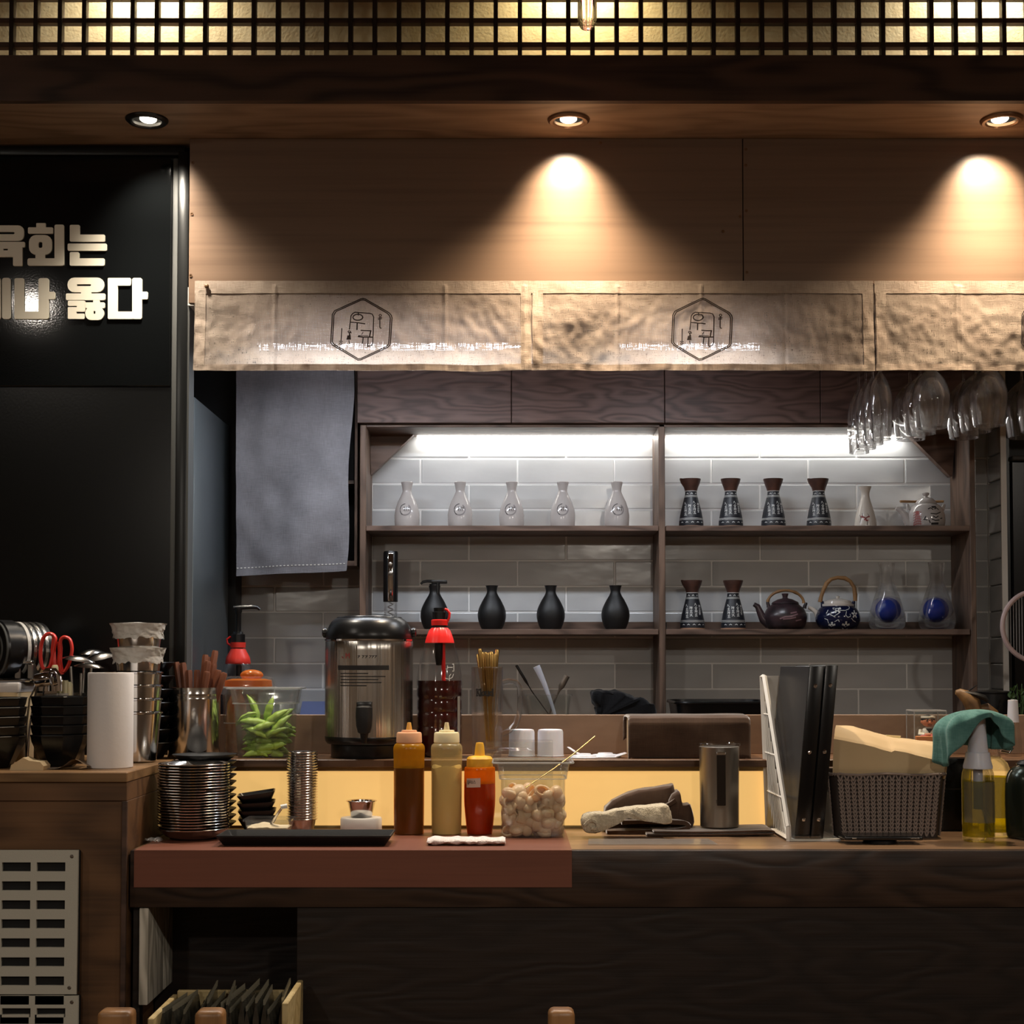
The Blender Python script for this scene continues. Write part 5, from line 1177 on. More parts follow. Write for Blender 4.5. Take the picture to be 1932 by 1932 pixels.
b = MB(); b.loft([rrect(100*uu2, 68*uu2, 14*uu2, 0), rrect(100*uu2, 68*uu2, 14*uu2, 4*uu2), rrect(92*uu2, 60*uu2, 14*uu2, 16*uu2), rrect(70*uu2, 44*uu2, 14*uu2, 20*uu2)]); b.obj('dome', M['acryl'], tl)
b = MB(); b.loft([rrect(86*uu2, 54*uu2, 14*uu2, .6*uu2), rrect(84*uu2, 52*uu2, 14*uu2, 12*uu2), rrect(60*uu2, 40*uu2, 14*uu2, 15*uu2)]); b.ball(22*uu2, (6*uu2, 0, 22*uu2), (1, .6, .48), 20, 10); b.obj('knob', M['orange_tr'], tl)
tb_ = thing('snack_bag', 'orange and white bag standing in the clear tub', 'bag', t.location+Vector((-22*uu2, 0, 5*uu2)))
b = MB(); b.loft([rrect(38*uu2*w_, 26*uu2*w_, 8*uu2*w_, z*uu2) for w_, z in ((.8, 0), (1, 10), (1, 60), (.9, 92), (.5, 110), (.6, 118))]); b.obj('bag', pb('peach_bag', (214, 150, 116), .5, col2=(226, 180, 150), nscale=70), tb_)
# pump bottle with red shoulder
uu = U(1230, 4.12)
pb1 = thing('prep_bench', 'low bench on the kitchen side of the ledge', 'bench', (-.3, 4.12, 0))
b = MB(); b.box(-.80, 2.2, YBB+.022, 4.015, ZBACK-.06, ZBACK-.03, .002, 1); b.box(-.79, 2.19, YBB+.03, 4.01, 0, ZBACK-.061); b.obj('bench', M['panel_low'], pb1, world=True)
t = thing('pump_bottle', 'bottle with red shoulder and tall black pump, beside the grey cloth', 'bottle', Vector((W(449, 1250, 4.12).x, 4.12, ZBACK+.0005)))
z0 = t.location.z
def zz(py): return (W(449, py, 4.12).z-z0)/uu
b = MB(); b.lathe([(0, 0), (38, 0), (40, 4), (40, zz(1310)), (34, zz(1280)), (24, zz(1252)), (20, zz(1247))], 32, sc=uu); b.obj('bottle', M['pet'], t)
b = MB(); b.lathe([(23, zz(1253)), (24, zz(1250)), (22, zz(1240)), (15, zz(1227)), (14, zz(1224)), (0, zz(1224))], 32, sc=uu); b.lathe([(0, zz(1222)), (14, zz(1222)), (14.4, zz(1212)), (0, zz(1212))], 32, sc=uu); b.obj('red_shoulder', M['red_p'], t)
b = MB(); b.tube([Vector((-12, 0, zz(1219)))*uu, Vector((-20, 0, zz(1214)))*uu, Vector((-21, 0, zz(1206)))*uu, Vector((-14, 0, zz(1201)))*uu], 2*uu, 8); b.obj('strap', M['red_tr'], t)
b = MB(); b.lathe([(0, zz(1212)), (13, zz(1212)), (13, zz(1197)), (10, zz(1196)), (9, zz(1192)), (0, zz(1192))], 24, sc=uu); b.lathe([(0, zz(1224)), (10, zz(1224)), (10, zz(1200)), (0, zz(1200))], 24, sc=uu); b.obj('collar', M['black_p'], t)
b = MB(); b.lathe([(0, zz(1193)), (5, zz(1193)), (4.6, zz(1160)), (7, zz(1154)), (7, zz(1146)), (0, zz(1144))], 20, sc=uu); b.obj('pump_stem', M['black_p'], t)
b = MB(); b.tube([Vector(v)*uu for v in ((-9, 0, zz(1147)), (8, 0, zz(1146)), (26, 0, zz(1145)), (36, 0, zz(1146)), (41, 0, zz(1150)))], [4*uu, 4.4*uu, 4*uu, 3.4*uu, 2.6*uu], 10); b.obj('pump_nozzle', M['black_p'], t)
b = MB(); b.lathe([(0, 6), (36, 6), (38, 10), (38, 70), (0, 70)], 28, sc=uu); b.obj('liquid', M['soy'], t)
b = MB(); b.tube([Vector((2, 0, zz(1255)))*uu, Vector((2, 0, 70))*uu], 5.5*uu, 10); b.obj('dip_tube', M['black_p'], t)
# water dispenser
uu = U(1310, 3.805); DX = 696
t = thing('drink_dispenser', 'large brushed steel insulated drink dispenser with black lid and tap', 'dispenser', sp(DX, 3.805))
b = MB(); b.lathe([(0, 0), (70, 0), (71, 2), (71, 24), (69, 26), (0, 26)], 48, sc=uu); b.obj('base', M['black_p'], t)
b = MB(); b.lathe([(0, 26), (78, 26), (82, 31), (83, 38), (82.6, 40), (0, 40)], 56, sc=uu); b.obj('bottom_ring', M['black_p'], t)
BODY = [(0, 40), (82.4, 40), (82.8, 60), (82.8, 200), (82.4, 217), (81, 219), (0, 219)]
b = MB(); b.lathe(BODY, 64, sc=uu); b.obj('body', M['steel'], t)
b = MB(); b.lathe([(80, 216), (84, 218), (84, 221), (80, 222)], 56, sc=uu); b.obj('steel_band', M['chrome'], t)
b = MB(); b.lathe([(0, 219)]+smoothprof([(81.5, 222), (81.5, 230), (78, 242), (72, 253), (64, 260), (58, 262.5), (50, 263)])+[(48, 265), (20, 265.5), (0, 265.5)], 56, sc=uu); b.obj('lid', M['black_p'], t)
b = MB(); b.tube([Vector((60*math.cos(a), 60*math.sin(a), 261))*uu for a in [2*PI*k/40 for k in range(40)]], 2.2*uu, 8, True); b.obj('lid_ring', M['black_lac'], t)
for s in (-1, 1):
    b = MB(); b.lathe([(0, 0), (9, 0), (10, 3), (9, 7), (5, 9), (0, 9)], 18, tr(s*80*uu, 0, 234*uu) @ rot('Y', 90*s), sc=uu); b.obj('handle_knob', M['black_p'], t)
b = MB(); b.tube([Vector((83*math.cos(a), 20*0+83*math.sin(a)*.0+74*math.sin(a), 236+6*math.sin(a)))*uu for a in [PI*k/20 for k in range(21)]], 3*uu, 8, flat=1); b.obj('carry_handle', M['black_p'], t)
b = MB(); b.box(-14*uu, 14*uu, -98*uu, -78*uu, 92*uu, 106*uu, .002, 2); b.obj('tap_mount', M['black_p'], t)
b = MB(); b.loft([rrect(w_*uu, d_*uu, r_*uu, z*uu, 6, 0, -94*uu) for w_, d_, r_, z in ((14, 14, 6, 48), (22, 20, 9, 50), (29, 24, 11, 62), (31, 26, 12, 80), (30, 24, 11, 96), (20, 16, 7, 99))]); b.obj('tap', M['black_m'], t)
b = MB(); b.lathe([(0, 30), (5, 30), (6, 36), (8, 50), (0, 50)], 16, tr(0, -92*uu, 0), sc=uu); b.obj('tap_spout', M['black_p'], t)
mp = lmap(BODY, .0004, uu)
def P(px, py): return ((px-DX)*uu, (1433-py)*uu)
b = MB(); b.strokes([[P(645, 1265), P(737, 1265)]], 8.5*uu, mp)
rn = random.Random(3)
for r, (xa, xb) in enumerate(((648, 704), (648, 735), (649, 722), (648, 727), (648, 700))):
    x = xa
    while x < xb-2:
        l = rn.uniform(2, 7); b.strokes([[P(x, 1275.5+r*5.6), P(min(x+l, xb), 1275.5+r*5.6)]], 1.9*uu, mp); x += l+rn.uniform(1, 2.2)
for x in (683, 691, 697, 704, 709, 714): b.strokes([[P(x, 1247), P(x+3.4, 1243)], [P(x, 1243), P(x+3.2, 1243)]], 1.1*uu, mp)
b.obj('printed_text', M['paint_k'], t)
b = MB(); b.strokes([[P(659, 1247), P(659, 1238), P(662.5, 1244), P(666, 1238), P(666, 1247)], [P(651, 1245), P(652.5, 1247)]], 1.9*uu, mp); b.obj('printed_letter', M['paint_r'], t)
# big red pump bottle of dark liquor
uu = U(1310, 3.83); BX = 829
t = thing('liquor_bottle', 'large clear bottle of dark red drink with a bright red funnel top', 'bottle', sp(BX, 3.83))
z0 = ZLED
def zz(py): return (W(BX, py, 3.83).z-z0)/uu
OUT = smoothprof([(42, 2), (43, 10), (43, zz(1345)), (42.6, zz(1318)), (43.6, zz(1310)), (43.6, zz(1290)), (43, zz(1283)), (40, zz(1262)), (35, zz(1238)), (28, zz(1214)), (21, zz(1200)), (15, zz(1190))], 3)
b = MB(); b.lathe([(0, 0), (39, 0)]+OUT, 40, sc=uu); b.obj('bottle', M['pet'], t)
LQ = [(0, 3), (40, 3), (41.4, 10), (41, 28), (41.6, 34), (41.6, 54), (40.4, 57), (41.6, 60), (41.6, zz(1347)), (39.8, zz(1342)), (41.6, zz(1337)), (41.6, zz(1323)), (39.6, zz(1318)), (42, zz(1312)), (42, zz(1300)), (40.6, zz(1296)), (41.8, zz(1291)), (41.4, zz(1284)), (0, zz(1283))]
b = MB(); b.lathe(LQ, 40, sc=uu); b.obj('liquor', M['soy'], t)
b = MB()
n = 40
for k in range(1):
    rings = []
    for r, py in ((27.5, 1213), (25, 1203), (20, 1190), (15, 1184.5), (10, 1184)):
        rings.append([Vector(((r+(.9 if (j//2) % 2 else 0))*math.cos(2*PI*j/n), (r+(.9 if (j//2) % 2 else 0))*math.sin(2*PI*j/n), zz(py)))*uu for j in range(n)])
    b.loft(rings, True, False, True)
b.obj('red_funnel', M['red_tr'], t)
b = MB(); b.lathe([(0, zz(1185)), (13.5, zz(1185)), (13.5, zz(1181)), (0, zz(1181))], 28, sc=uu); b.obj('neck_ring', M['paint_k'], t)
b = MB(); b.lathe([(0, zz(1181)), (15.6, zz(1180)), (16, zz(1170)), (14, zz(1169)), (0, zz(1169))], 28, sc=uu); b.obj('red_collar', M['red_tr'], t)
b = MB(); b.lathe([(0, zz(1169)), (12.6, zz(1169)), (12.8, zz(1155)), (10, zz(1154)), (10.4, zz(1147)), (0, zz(1147))], 28, tr(-1*uu, 0, 0), sc=uu); b.obj('cap', M['black_p'], t)
b = MB(); b.tube([Vector(v)*uu for v in ((10, -4, zz(1149)), (15, -4, zz(1151)), (19, -4, zz(1157)), (18, -4, zz(1166)), (14, -4, zz(1174)))], 3*uu, 10, flat=.8); b.obj('strap', M['red_tr'], t)
b = MB(); b.lathe([(0, zz(1256)), (5, zz(1255)), (7.4, zz(1240)), (8, zz(1213)), (0, zz(1213))], 20, tr(-1*uu, -8*uu, 0), sc=uu); b.obj('valve', M['black_p'], t)
b = MB(); b.tube([Vector((7, -6, zz(1214)))*uu, Vector((8, -6, zz(1284)))*uu], 4*uu, 10); b.obj('red_tube', M['red_tr'], t)
mp = lmap(LQ[1:], .0014, uu)
b = MB(); b.strokes([[((x-BX)*uu*1.0*1.18, zz(1318)*uu), ((x-BX)*uu*1.18, zz(1400)*uu)] for x in (867,)], 9*uu, mp, .03); b.obj('side_label', M['mustard_lab'], t)
b = MB(); mp2 = lmap([(43, 0), (43, zz(1283)), (40, zz(1262)), (35, zz(1238))], .0003, uu); 
b.strokes([[((x-BX)*uu, zz(y)*uu) for x, y in l] for l in ([(843, 1262), (846, 1262), (846, 1256)], [(846, 1259), (857, 1259)], [(857, 1253), (860, 1253), (860, 1266), (857, 1266)], [(850, 1284), (850, 1276)], [(842, 1279), (848, 1281), (856, 1278), (859, 1272)], [(850, 1275), (853, 1272)])], 1.1*uu, mp2); b.obj('bottle_print', M['paint_w'], t)
# beer mug with golden sticks
uu = U(1340, 3.80); MX = 919
t = thing('beer_mug', 'clear glass beer mug with black lettering, holding golden cutlery', 'mug', sp(MX, 3.80))
MP = [(27, 3), (28, 10), (29.4, 60), (30.2, 168)]
b = MB(); b.lathe([(0, 0), (26, 0)]+MP+[(29.6, 169.5), (28.2, 168), (26.6, 60), (25, 20), (0, 14)], 40, sc=uu); b.obj('glass', M['glass'], t)
b = MB(); pts = [(29, 0, 140), (40, 0, 143), (54, 0, 141), (61, 0, 132), (62.5, 0, 110), (61, 0, 82), (54, 0, 62), (42, 0, 50), (28, 0, 42)]
b.tube([Vector(p)*uu for p in pts], 5.4*uu, 12); b.obj('handle', M['glass'], t)
mp = lmap([(27, 0)]+MP, .0005, uu)
def LT(shapes, x0, sc_): return [(w_, [((x0+x*sc_)*uu, (116+y*sc_)*uu) for x, y in l]) for w_, l in shapes]
K = [(2., [(1.6, 0), (1.6, 11)]), (1., [(0, 0), (3.6, 0)]), (1., [(0, 11), (3.6, 11)]), (1., [(7, 11), (2, 5.5)]), (1.8, [(3.4, 6), (7, 0)]), (1., [(5.6, 0), (8.6, 0)]), (1., [(5.4, 11), (8.2, 11)])]
l_ = [(2., [(1.4, 0), (1.4, 11.4)]), (1., [(0, 11.4), (1.4, 11.4)]), (1., [(0, 0), (3, 0)])]
o_ = [(1.5, circ(3.2, 3.6, 2.7, 12, 0, 360, 3.4)+[(5.9, 3.6)])]
u_ = [(1.9, [(1.2, 7.2), (1.2, 1.4), (2.6, .3), (4.4, .6), (5.6, 1.8)]), (1.9, [(5.8, 7.2), (5.8, 0)]), (1., [(0, 7.2), (1.2, 7.2)]), (1., [(5.8, 0), (7.2, 0)])]
d_ = o_+[(1.9, [(6.2, 11.4), (6.2, 0)]), (1., [(5, 11.4), (6.2, 11.4)]), (1., [(6.2, 0), (7.4, 0)])]
b = MB()
for g, x0 in ((K, -21.5), (l_, -13.2), (o_, -10), (u_, -3.2), (d_, 4.6)): b.strokes(LT(g, x0, 1.05), 1.6*uu, mp)
b.obj('lettering', M['paint_k'], t)
rn = random.Random(8)
for i in range(11):
    a = rn.uniform(0, 2*PI); x = -20+i*4.6; y = rn.uniform(-14, 12); g = thing('golden_cutlery', 'golden metal cutlery standing in the glass mug', 'cutlery', t.location, group='golden cutlery in the mug')
    x = -17+i*3.6; y *= .62; top = Vector((x, y, 198+rn.uniform(-5, 6))); bot = Vector((6+.42*(x-4)*.5+rn.uniform(-3, 3), y*.4, 15.5)); b = MB()
    b.tube([bot*uu, bot.lerp(top, .5)*uu, bot.lerp(top, .8)*uu, bot.lerp(top, .98)*uu, top*uu], [1.7*uu, 1.7*uu, 3*uu, 4.2*uu, 3*uu], 8, flat=.5); b.obj('stick', M['gold'], g)
# upside-down white cups
t0 = None; uu = U(1400, 3.83)
for i, (px, lab) in enumerate(((984.5, 'upturned white plastic cup next to the beer mug'), (1038.5, 'upturned white plastic cup, the right one of the pair'))):
    if t0 is None:
        t0 = t = thing('plastic_cup', lab, 'cup', sp(px, 3.83), group='upturned white cups')
        b = MB(); b.lathe([(25.4, 0), (24.6, 2), (24, 46), (22.5, 50), (19, 51), (16, 49.6), (0, 49.6)], 32, sc=uu); b.obj('body', M['white_tr'], t)
        b = MB(); b.lathe([(24.9, 0), (26, .4), (26, 2), (24.9, 2.6)], 32, sc=uu); b.obj('rim', M['white_tr'], t)
    else: t = dup(t0, sp(px, 3.83), lab)
# white lids lying on the ledge
uu = U(1420, 3.79)
for i, (px, Y, z, rx, ry, lab) in enumerate(((1102, 3.76, 0, 4, 0, 'flat white plastic lid beside the spoon handle'), (1142, 3.79, 0, 0, 0, 'white plastic lid with a raised dome, middle of the heap'), (1084, 3.79, 9, 0, 34, 'small white lid tilted up at the left of the heap'), (1168, 3.78, 3, 0, -16, 'white plastic lid leaning against the covered box'))):
    t = thing('white_cover', lab, 'lid', sp(px, Y, ZLED+.0006+z*uu), group='white lids on the ledge')
    b = MB(); r = (27, 30, 17, 16)[i]
    b.lathe([(0, 8 if i != 2 else 3), (r*.45, 8), (r*.5, 6), (r*.6, 5.4), (r*.8, 5), (r*.88, 2), (r, 1.4), (r, 0), (r*.9, 0), (r*.8, 3.4), (0, 3.4)] if i < 2 else [(0, 3), (r*.8, 3), (r, 1), (r, 0), (0, 0)], 28, rot('Y', ry), sc=uu)
    for v in b.bm.verts: v.co.z = max(v.co.z, -.004 if z else 0)
    b.obj('body', M['white_tr'], t)
# box under a brown cloth
a = R(1187, 1415, 1347, 1433, 3.735); uu = U(1390, 3.735)
t = thing('covered_box', 'box draped with a brown cloth on the ledge', 'box', ((a[0]+a[1])/2, 3.82, ZLED))
w_ = a[1]-a[0]; h = a[3]-ZLED-.004
b = MB(); b.box(-w_/2+.006, w_/2-.006, -.078, .078, 0, h-.005, .006, 2); b.obj('box', M['beige'], t)
b = MB(); prof = [(-.085, .002), (-.086, h*.5), (-.085, h-.018), (-.080, h-.006), (-.068, h), (0, h+.002), (.07, h), (.084, h-.01), (.086, h*.4)]
def dr(u, v):
    s_ = v*(len(prof)-1); k = min(int(s_), len(prof)-2); f = s_-k; y = prof[k][0]*(1-f)+prof[k+1][0]*f; z = prof[k][1]*(1-f)+prof[k+1][1]*f
    x = (u-.5)*(w_+.004); n_ = noise.noise(Vector((x*9, y*9, z*14)))
    e = abs(u-.5)*2; z -= .006*max(0, (e-.94)/.06)**2
    return Vector((x+(.006 if u < .01 else 0)*0, y-(.004*n_+.003*math.sin(x*20+z*30))*(1 if y < -.07 else .3), z+.0015*n_))
b = MB(); b.grid(dr, 50, 48)
o = b.obj('cloth', M['brown_cloth'], t, ang=75); sm = o.modifiers.new('s', 'SOLIDIFY'); sm.thickness = .003
# figurine in a clear case
uu = U(1390, 3.86)
t = thing('display_case', 'small clear display case on the ledge holding a figurine', 'case', sp(1748, 3.86))
b = MB(); b.box(-30*uu, 30*uu, -28*uu, 28*uu, 27*uu, 85*uu, 1.5*uu, 1); b.obj('clear_cover', M['acryl'], t)
b = MB()
for x in (-30, 30):
    for y in (-28, 28): b.tube([Vector((x, y, 27))*uu, Vector((x, y, 85))*uu], 1.1*uu, 6)
b.tube([Vector(v)*uu for v in ((-30, -28, 85), (30, -28, 85), (30, 28, 85), (-30, 28, 85))], 1.1*uu, 6, True); b.obj('cover_edges', M['acryl_rim'], t)
b = MB(); b.box(-31*uu, 31*uu, -29*uu, 29*uu, 0, 26.5*uu, 1.5*uu, 1); b.obj('base', M['black_p'], t)
g = thing('chef_figurine', 'toy figurine of a cook with white headband behind a small counter', 'figurine', t.location+Vector((0, 0, 27.5*uu)))
b = MB(); b.lathe([(0, 2), (13, 2), (15, 10), (14, 18), (8, 24), (4, 26), (0, 26)], 24, tr(4*uu, 4*uu, 0) @ Matrix.Diagonal((1, .7, 1, 1)), sc=uu)
for s in (-1, 1): b.tube([Vector(v)*uu for v in ((4+13*s, 4, 20), (4+16*s, 0, 12), (4+9*s, -12, 12))], [4.5*uu, 4.5*uu, 3.6*uu], 10)
b.obj('jacket', M['figwhite'], g)
b = MB(); b.ball(12.6*uu, (4*uu, 2*uu, 37*uu), (1, .9, .84), 24, 16); b.ball(2.6*uu, (4*uu, -10*uu, 35*uu), (1, .8, .8), 10, 6)
for s in (-1, 1): b.ball(3*uu, (4*uu+12.4*s*uu, 2*uu, 36*uu), (.6, 1, 1.2), 10, 6)
for s in (-1, 1): b.tube([Vector(v)*uu for v in ((4+9*s, -12, 12), (4+5*s, -16, 12.5), (4+1*s, -17, 13))], [3.2*uu, 2.8*uu, 2.6*uu], 10)
b.obj('head_and_hands', M['skin'], g)
b = MB(); b.ball(13*uu, (4*uu, 3.4*uu, 40*uu), (1.02, .92, .74), 20, 12); b.obj('hair', M['fighair'], g)
b = MB(); b.lathe([(12.6, 43), (13.4, 43.5), (13.2, 47), (12.2, 47.2)], 24, tr(4*uu, 2.4*uu, 0) @ Matrix.Diagonal((1.0, .94, 1, 1)), sc=uu); b.ball(2.4*uu, (8*uu, -10*uu, 46*uu), (1.6, .6, .8), 8, 6); b.obj('headband', M['figwhite'], g)
b = MB()
for s in (-1, 1): b.ball(1.5*uu, (4*uu+4.6*s*uu, -8.9*uu, 38.4*uu), (1, .6, 1.2), 8, 6); b.tube([Vector((4+2.4*s, -9.3, 41))*uu, Vector((4+7.2*s, -8.0, 42.2))*uu], .8*uu, 6)
b.tube([Vector((0, -9.6, 31))*uu, Vector((4, -10.2, 30.6))*uu, Vector((8, -9.6, 31))*uu], .6*uu, 6); b.prism([(-3*uu, 24*uu), (11*uu, 24*uu), (4*uu, 15*uu)], -7.6*uu, -6.4*uu, 'Y'); b.obj('face_and_collar', M['fighair'], g)
b = MB(); b.box(-25*uu, 12*uu, -22*uu, -12*uu, .5*uu, 10*uu, uu, 1); b.obj('little_counter', M['figwood'], g)
b = MB(); b.ball(5*uu, (9*uu, -18*uu, 11*uu), (1.6, .7, .4), 10, 6); b.ball(4*uu, (-10*uu, -17*uu, 10.5*uu), (1.6, .7, .4), 10, 6); b.obj('little_fish', M['pink'], g)
b = MB(); b.box(12.6*uu, 25*uu, -22*uu, -10*uu, .5*uu, 9*uu, uu, 1); b.obj('dark_block', M['black_p'], g)
# spray bottle with white cap on the ledge, swing clip
uu = U(1390, 3.83)
t = thing('cap_bottle', 'small clear bottle with a tall white cap, right end of the ledge', 'bottle', sp(1912, 3.83))
b = MB(); b.lathe([(0, 0), (15, 0), (15, 30), (12, 56), (12, 62), (9, 64), (0, 64)], 24, sc=uu); b.obj('bottle', M['pet'], t)
b = MB(); b.lathe([(0, 64), (11, 64), (10, 84), (9, 106), (0, 107)], 24, sc=uu); b.obj('cap', M['white_tr'], t)
t = thing('carved_ornament', 'brown and dark striped carved ornament above the teal cloth', 'ornament', sp(1838, 3.88))
uu = U(1340, 3.88)
b = MB(); b.tube([Vector(v)*uu for v in ((8, 0, 0), (6, 0, 40), (2, 0, 82), (-4, 0, 100), (-14, 0, 110), (-28, 0, 118), (-34, 0, 118))], [12*uu, 13*uu, 14*uu, 16*uu, 13*uu, 8*uu, 4*uu], 14); b.obj('body', M['ornament'], t)
b = MB(); b.tube([Vector(v)*uu for v in ((-20, -4, 119), (0, -6, 114), (18, -6, 108), (24, -6, 102))], [4*uu, 9*uu, 9*uu, 6*uu], 12, flat=.6); b.obj('crest', M['black_m'], t)
b = MB(); b.tube([Vector(v)*uu for v in ((8, 2, 86), (26, 2, 88), (40, 2, 78), (50, 2, 62))], [8*uu, 10*uu, 8*uu, 3*uu], 12); b.obj('tail', M['ornament'], t)
b = MB(); b.tube([Vector(v)*uu for v in ((-14, 0, 118), (-2, 0, 126), (6, 0, 132))], [2*uu, 1.5*uu, .6*uu], 6); b.obj('horn', M['black_p'], t)
# ================================================================== things on the front counter
def cp(px, Y, z=None, py=1540): return Vector((W(px, py, Y).x, Y, ZC1 if z is None else z))
ZC0 = ZCNT+.0004
# steel plates
uu = U(1510, 3.50); n = 24; pitch = 5.25*uu; t0 = None
for i in range(n):
    if t0 is None:
        t0 = t = thing('steel_plate', '', 'plate', (0, 0, 0), group='steel plates in the tall stack')
        b = MB(); b.lathe([(0, 0), (46, 0), (52, 3), (60, 10), (64.5, 15), (66.6, 16), (66.9, 17.2), (66, 18.3), (63.5, 17.4), (58.6, 11.5), (51, 5), (0, 3.4)], 64, sc=uu); b.obj('dish', M['steel_s'], t)
    else: t = dup(t0)
    rn_ = random.Random(i); p = cp(365, 3.50); t.location = (p.x+rn_.uniform(-.0012, .0012), 3.50, ZC1+.004+i*pitch); t.rotation_euler.z = i
    t['label'] = nth(n-1-i, n, 'steel plate', 'of the tall stack left of the tray')
t = thing('black_saucer', 'black bowl underneath the stack of steel plates', 'bowl', cp(365, 3.50))
b = MB(); b.lathe([(0, 0), (36, 0), (42, 1), (46, 3.4), (0, 3.2)], 40, sc=uu); b.obj('body', M['black_p'], t)
# black plates behind them
uu = U(1500, 3.645); n = 11; t0 = None; pitch = 12.7*uu
for i in range(n):
    if t0 is None:
        t0 = t = thing('black_plate', '', 'plate', (0, 0, 0), group='black plates behind the steel plates')
        b = MB(); b.lathe([(0, 0), (36, 0), (38, 2), (52, 11), (59.6, 17.6), (60, 18.6), (58, 18.2), (50, 12.6), (37, 5), (0, 4)], 48, sc=uu); b.obj('dish', M['black_m'], t)
    else: t = dup(t0)
    p = cp(385, 3.645); t.location = (p.x, 3.645, ZC0+.001+i*pitch); t['label'] = nth(n-1-i, n, 'black flared plate', 'of the stack behind the steel plates')
# long black tray
uu = U(1590, 3.37); t = thing('serving_tray', 'long rectangular black tray at the counter front', 'tray', cp(580, 3.405, py=1590))
def rc(w_, d_, z): return rrect(w_*uu, d_, 2*uu, z*uu, 2)
b = MB(); b.loft([rc(300, .100, 0), rc(304, .104, 1.5), rc(327, .130, 18), rc(327, .130, 20.5), rc(321, .124, 20.5), rc(300, .104, 5)], True, True, True); b.obj('body', M['black_m'], t, ang=25)
# small black bowls
uu = U(1530, 3.655); t0 = None
for i, (dz, ry, dx) in enumerate(((0, 0, 0), (15, -1.5, 0), (30, -3, -1), (44, -8, 1))):
    if t0 is None:
        t0 = t = thing('sauce_bowl', '', 'bowl', (0, 0, 0), group='small black bowls by the clear box'); b = MB()
        def sq(w_, z, r): return [Vector((p.x, p.y, p.z+(1.8*uu*(abs(p.x*p.y)/(w_*w_*uu*uu/4)) if z > 15 else 0))) for p in rrect(w_*uu, w_*uu, r*uu, z*uu, 4)]
        b.loft([sq(40, 0, 8), sq(44, 1, 8), sq(62, 16, 8), sq(71, 24, 7), sq(68, 24.6, 7), sq(58, 16, 8), sq(40, 4, 8)], True, True, True); b.obj('body', M['black_p'], t)
    else: t = dup(t0)
    p = cp(486+dx, 3.655); t.location = (p.x, 3.655, ZC0+.001+dz*uu+(3*uu if i == 3 else 0)); t.rotation_euler = (0, math.radians(ry), math.radians(8))
    t['label'] = nth(3-i, 4, 'small square black bowl', 'behind the clear spice box')
# clear spice box
uu = U(1555, 3.53); t = thing('spice_box', 'small clear box of pale powder with steel tongs', 'box', cp(509, 3.53))
b = MB(); b.loft([rrect(72*uu, 58*uu, 5*uu, 0), rrect(84*uu, 70*uu, 6*uu, 32*uu), rrect(91*uu, 76*uu, 6*uu, 32.5*uu), rrect(91*uu, 76*uu, 6*uu, 36*uu), rrect(83*uu, 68*uu, 6*uu, 36*uu), rrect(70*uu, 56*uu, 5*uu, 2*uu)], True, True, True); b.obj('box', M['acryl'], t)
b = MB(); b.grid(lambda u, v: Vector(((u-.5)*76*uu, (v-.5)*61*uu, (19+9*math.exp(-((u-.35)/.3)**2-((v-.5)/.4)**2)+2*noise.noise(Vector((u*7, v*7, 0))))*uu)), 20, 14); b.loft([rrect(69*uu, 55*uu, 5*uu, 2.2*uu), rrect(76*uu, 62*uu, 5*uu, 20*uu)], True, True, True); b.obj('powder', M['powder'], t)
g = thing('small_tongs', 'small steel tongs leaning in the clear spice box', 'tongs', t.location)
b = MB(); b.tube([Vector(v)*uu for v in ((-4, 0, 14), (10, -4, 36), (20, -6, 50), (27, -8, 60))], [5*uu, 6*uu, 6*uu, 4*uu], 8, flat=.3); b.obj('arm', M['steel'], g)
b = MB(); b.tube([Vector(v)*uu for v in ((22, -10, 57), (34, -8, 59))], 4.4*uu, 12); b.obj('white_grip', M['white_p'], g)
# sauce cups
uu = U(1500, 3.675); n = 26; pitch = 5.0*uu; t0 = None
for i in range(n):
    if t0 is None:
        t0 = t = thing('sauce_cup', '', 'cup', (0, 0, 0), group='steel sauce cups in the stack')
        b = MB(); b.lathe([(0, 0), (20, 0), (21.4, 1), (26.6, 20), (28.8, 21), (29.4, 22), (28.6, 22.8), (26.2, 22), (20.4, 2), (0, 1.4)], 44, sc=uu); b.obj('body', M['steel_s'], t)
    else: t = dup(t0)
    rn_ = random.Random(i+50); p = cp(570, 3.675); t.location = (p.x+rn_.uniform(-.0005, .0005), 3.675, ZC0+.001+i*pitch)
    t['label'] = nth(n-1-i, n, 'steel sauce cup', 'of the tall narrow cup stack')
# white round box with a cup on it
uu = U(1550, 3.655); t = thing('round_box', 'low white round box carrying a single steel cup', 'box', cp(681.5, 3.655))
b = MB(); b.lathe([(0, 0), (38.5, 0), (39, 1), (39, 23), (37.5, 26), (30, 26.8), (0, 26.8)], 48, sc=uu); b.obj('body', M['white_p'], t)
t = thing('single_sauce_cup', 'single steel sauce cup on the white round box', 'cup', cp(682, 3.655, ZC1+27*uu))
b = MB(); b.lathe([(0, 0), (19, 0), (20, 1), (26.4, 28.5), (28.8, 29.2), (29.4, 30.2), (28.4, 31), (26, 30), (18.8, 2), (0, 1.6)], 44, sc=uu); b.obj('body', M['steel_s'], t)
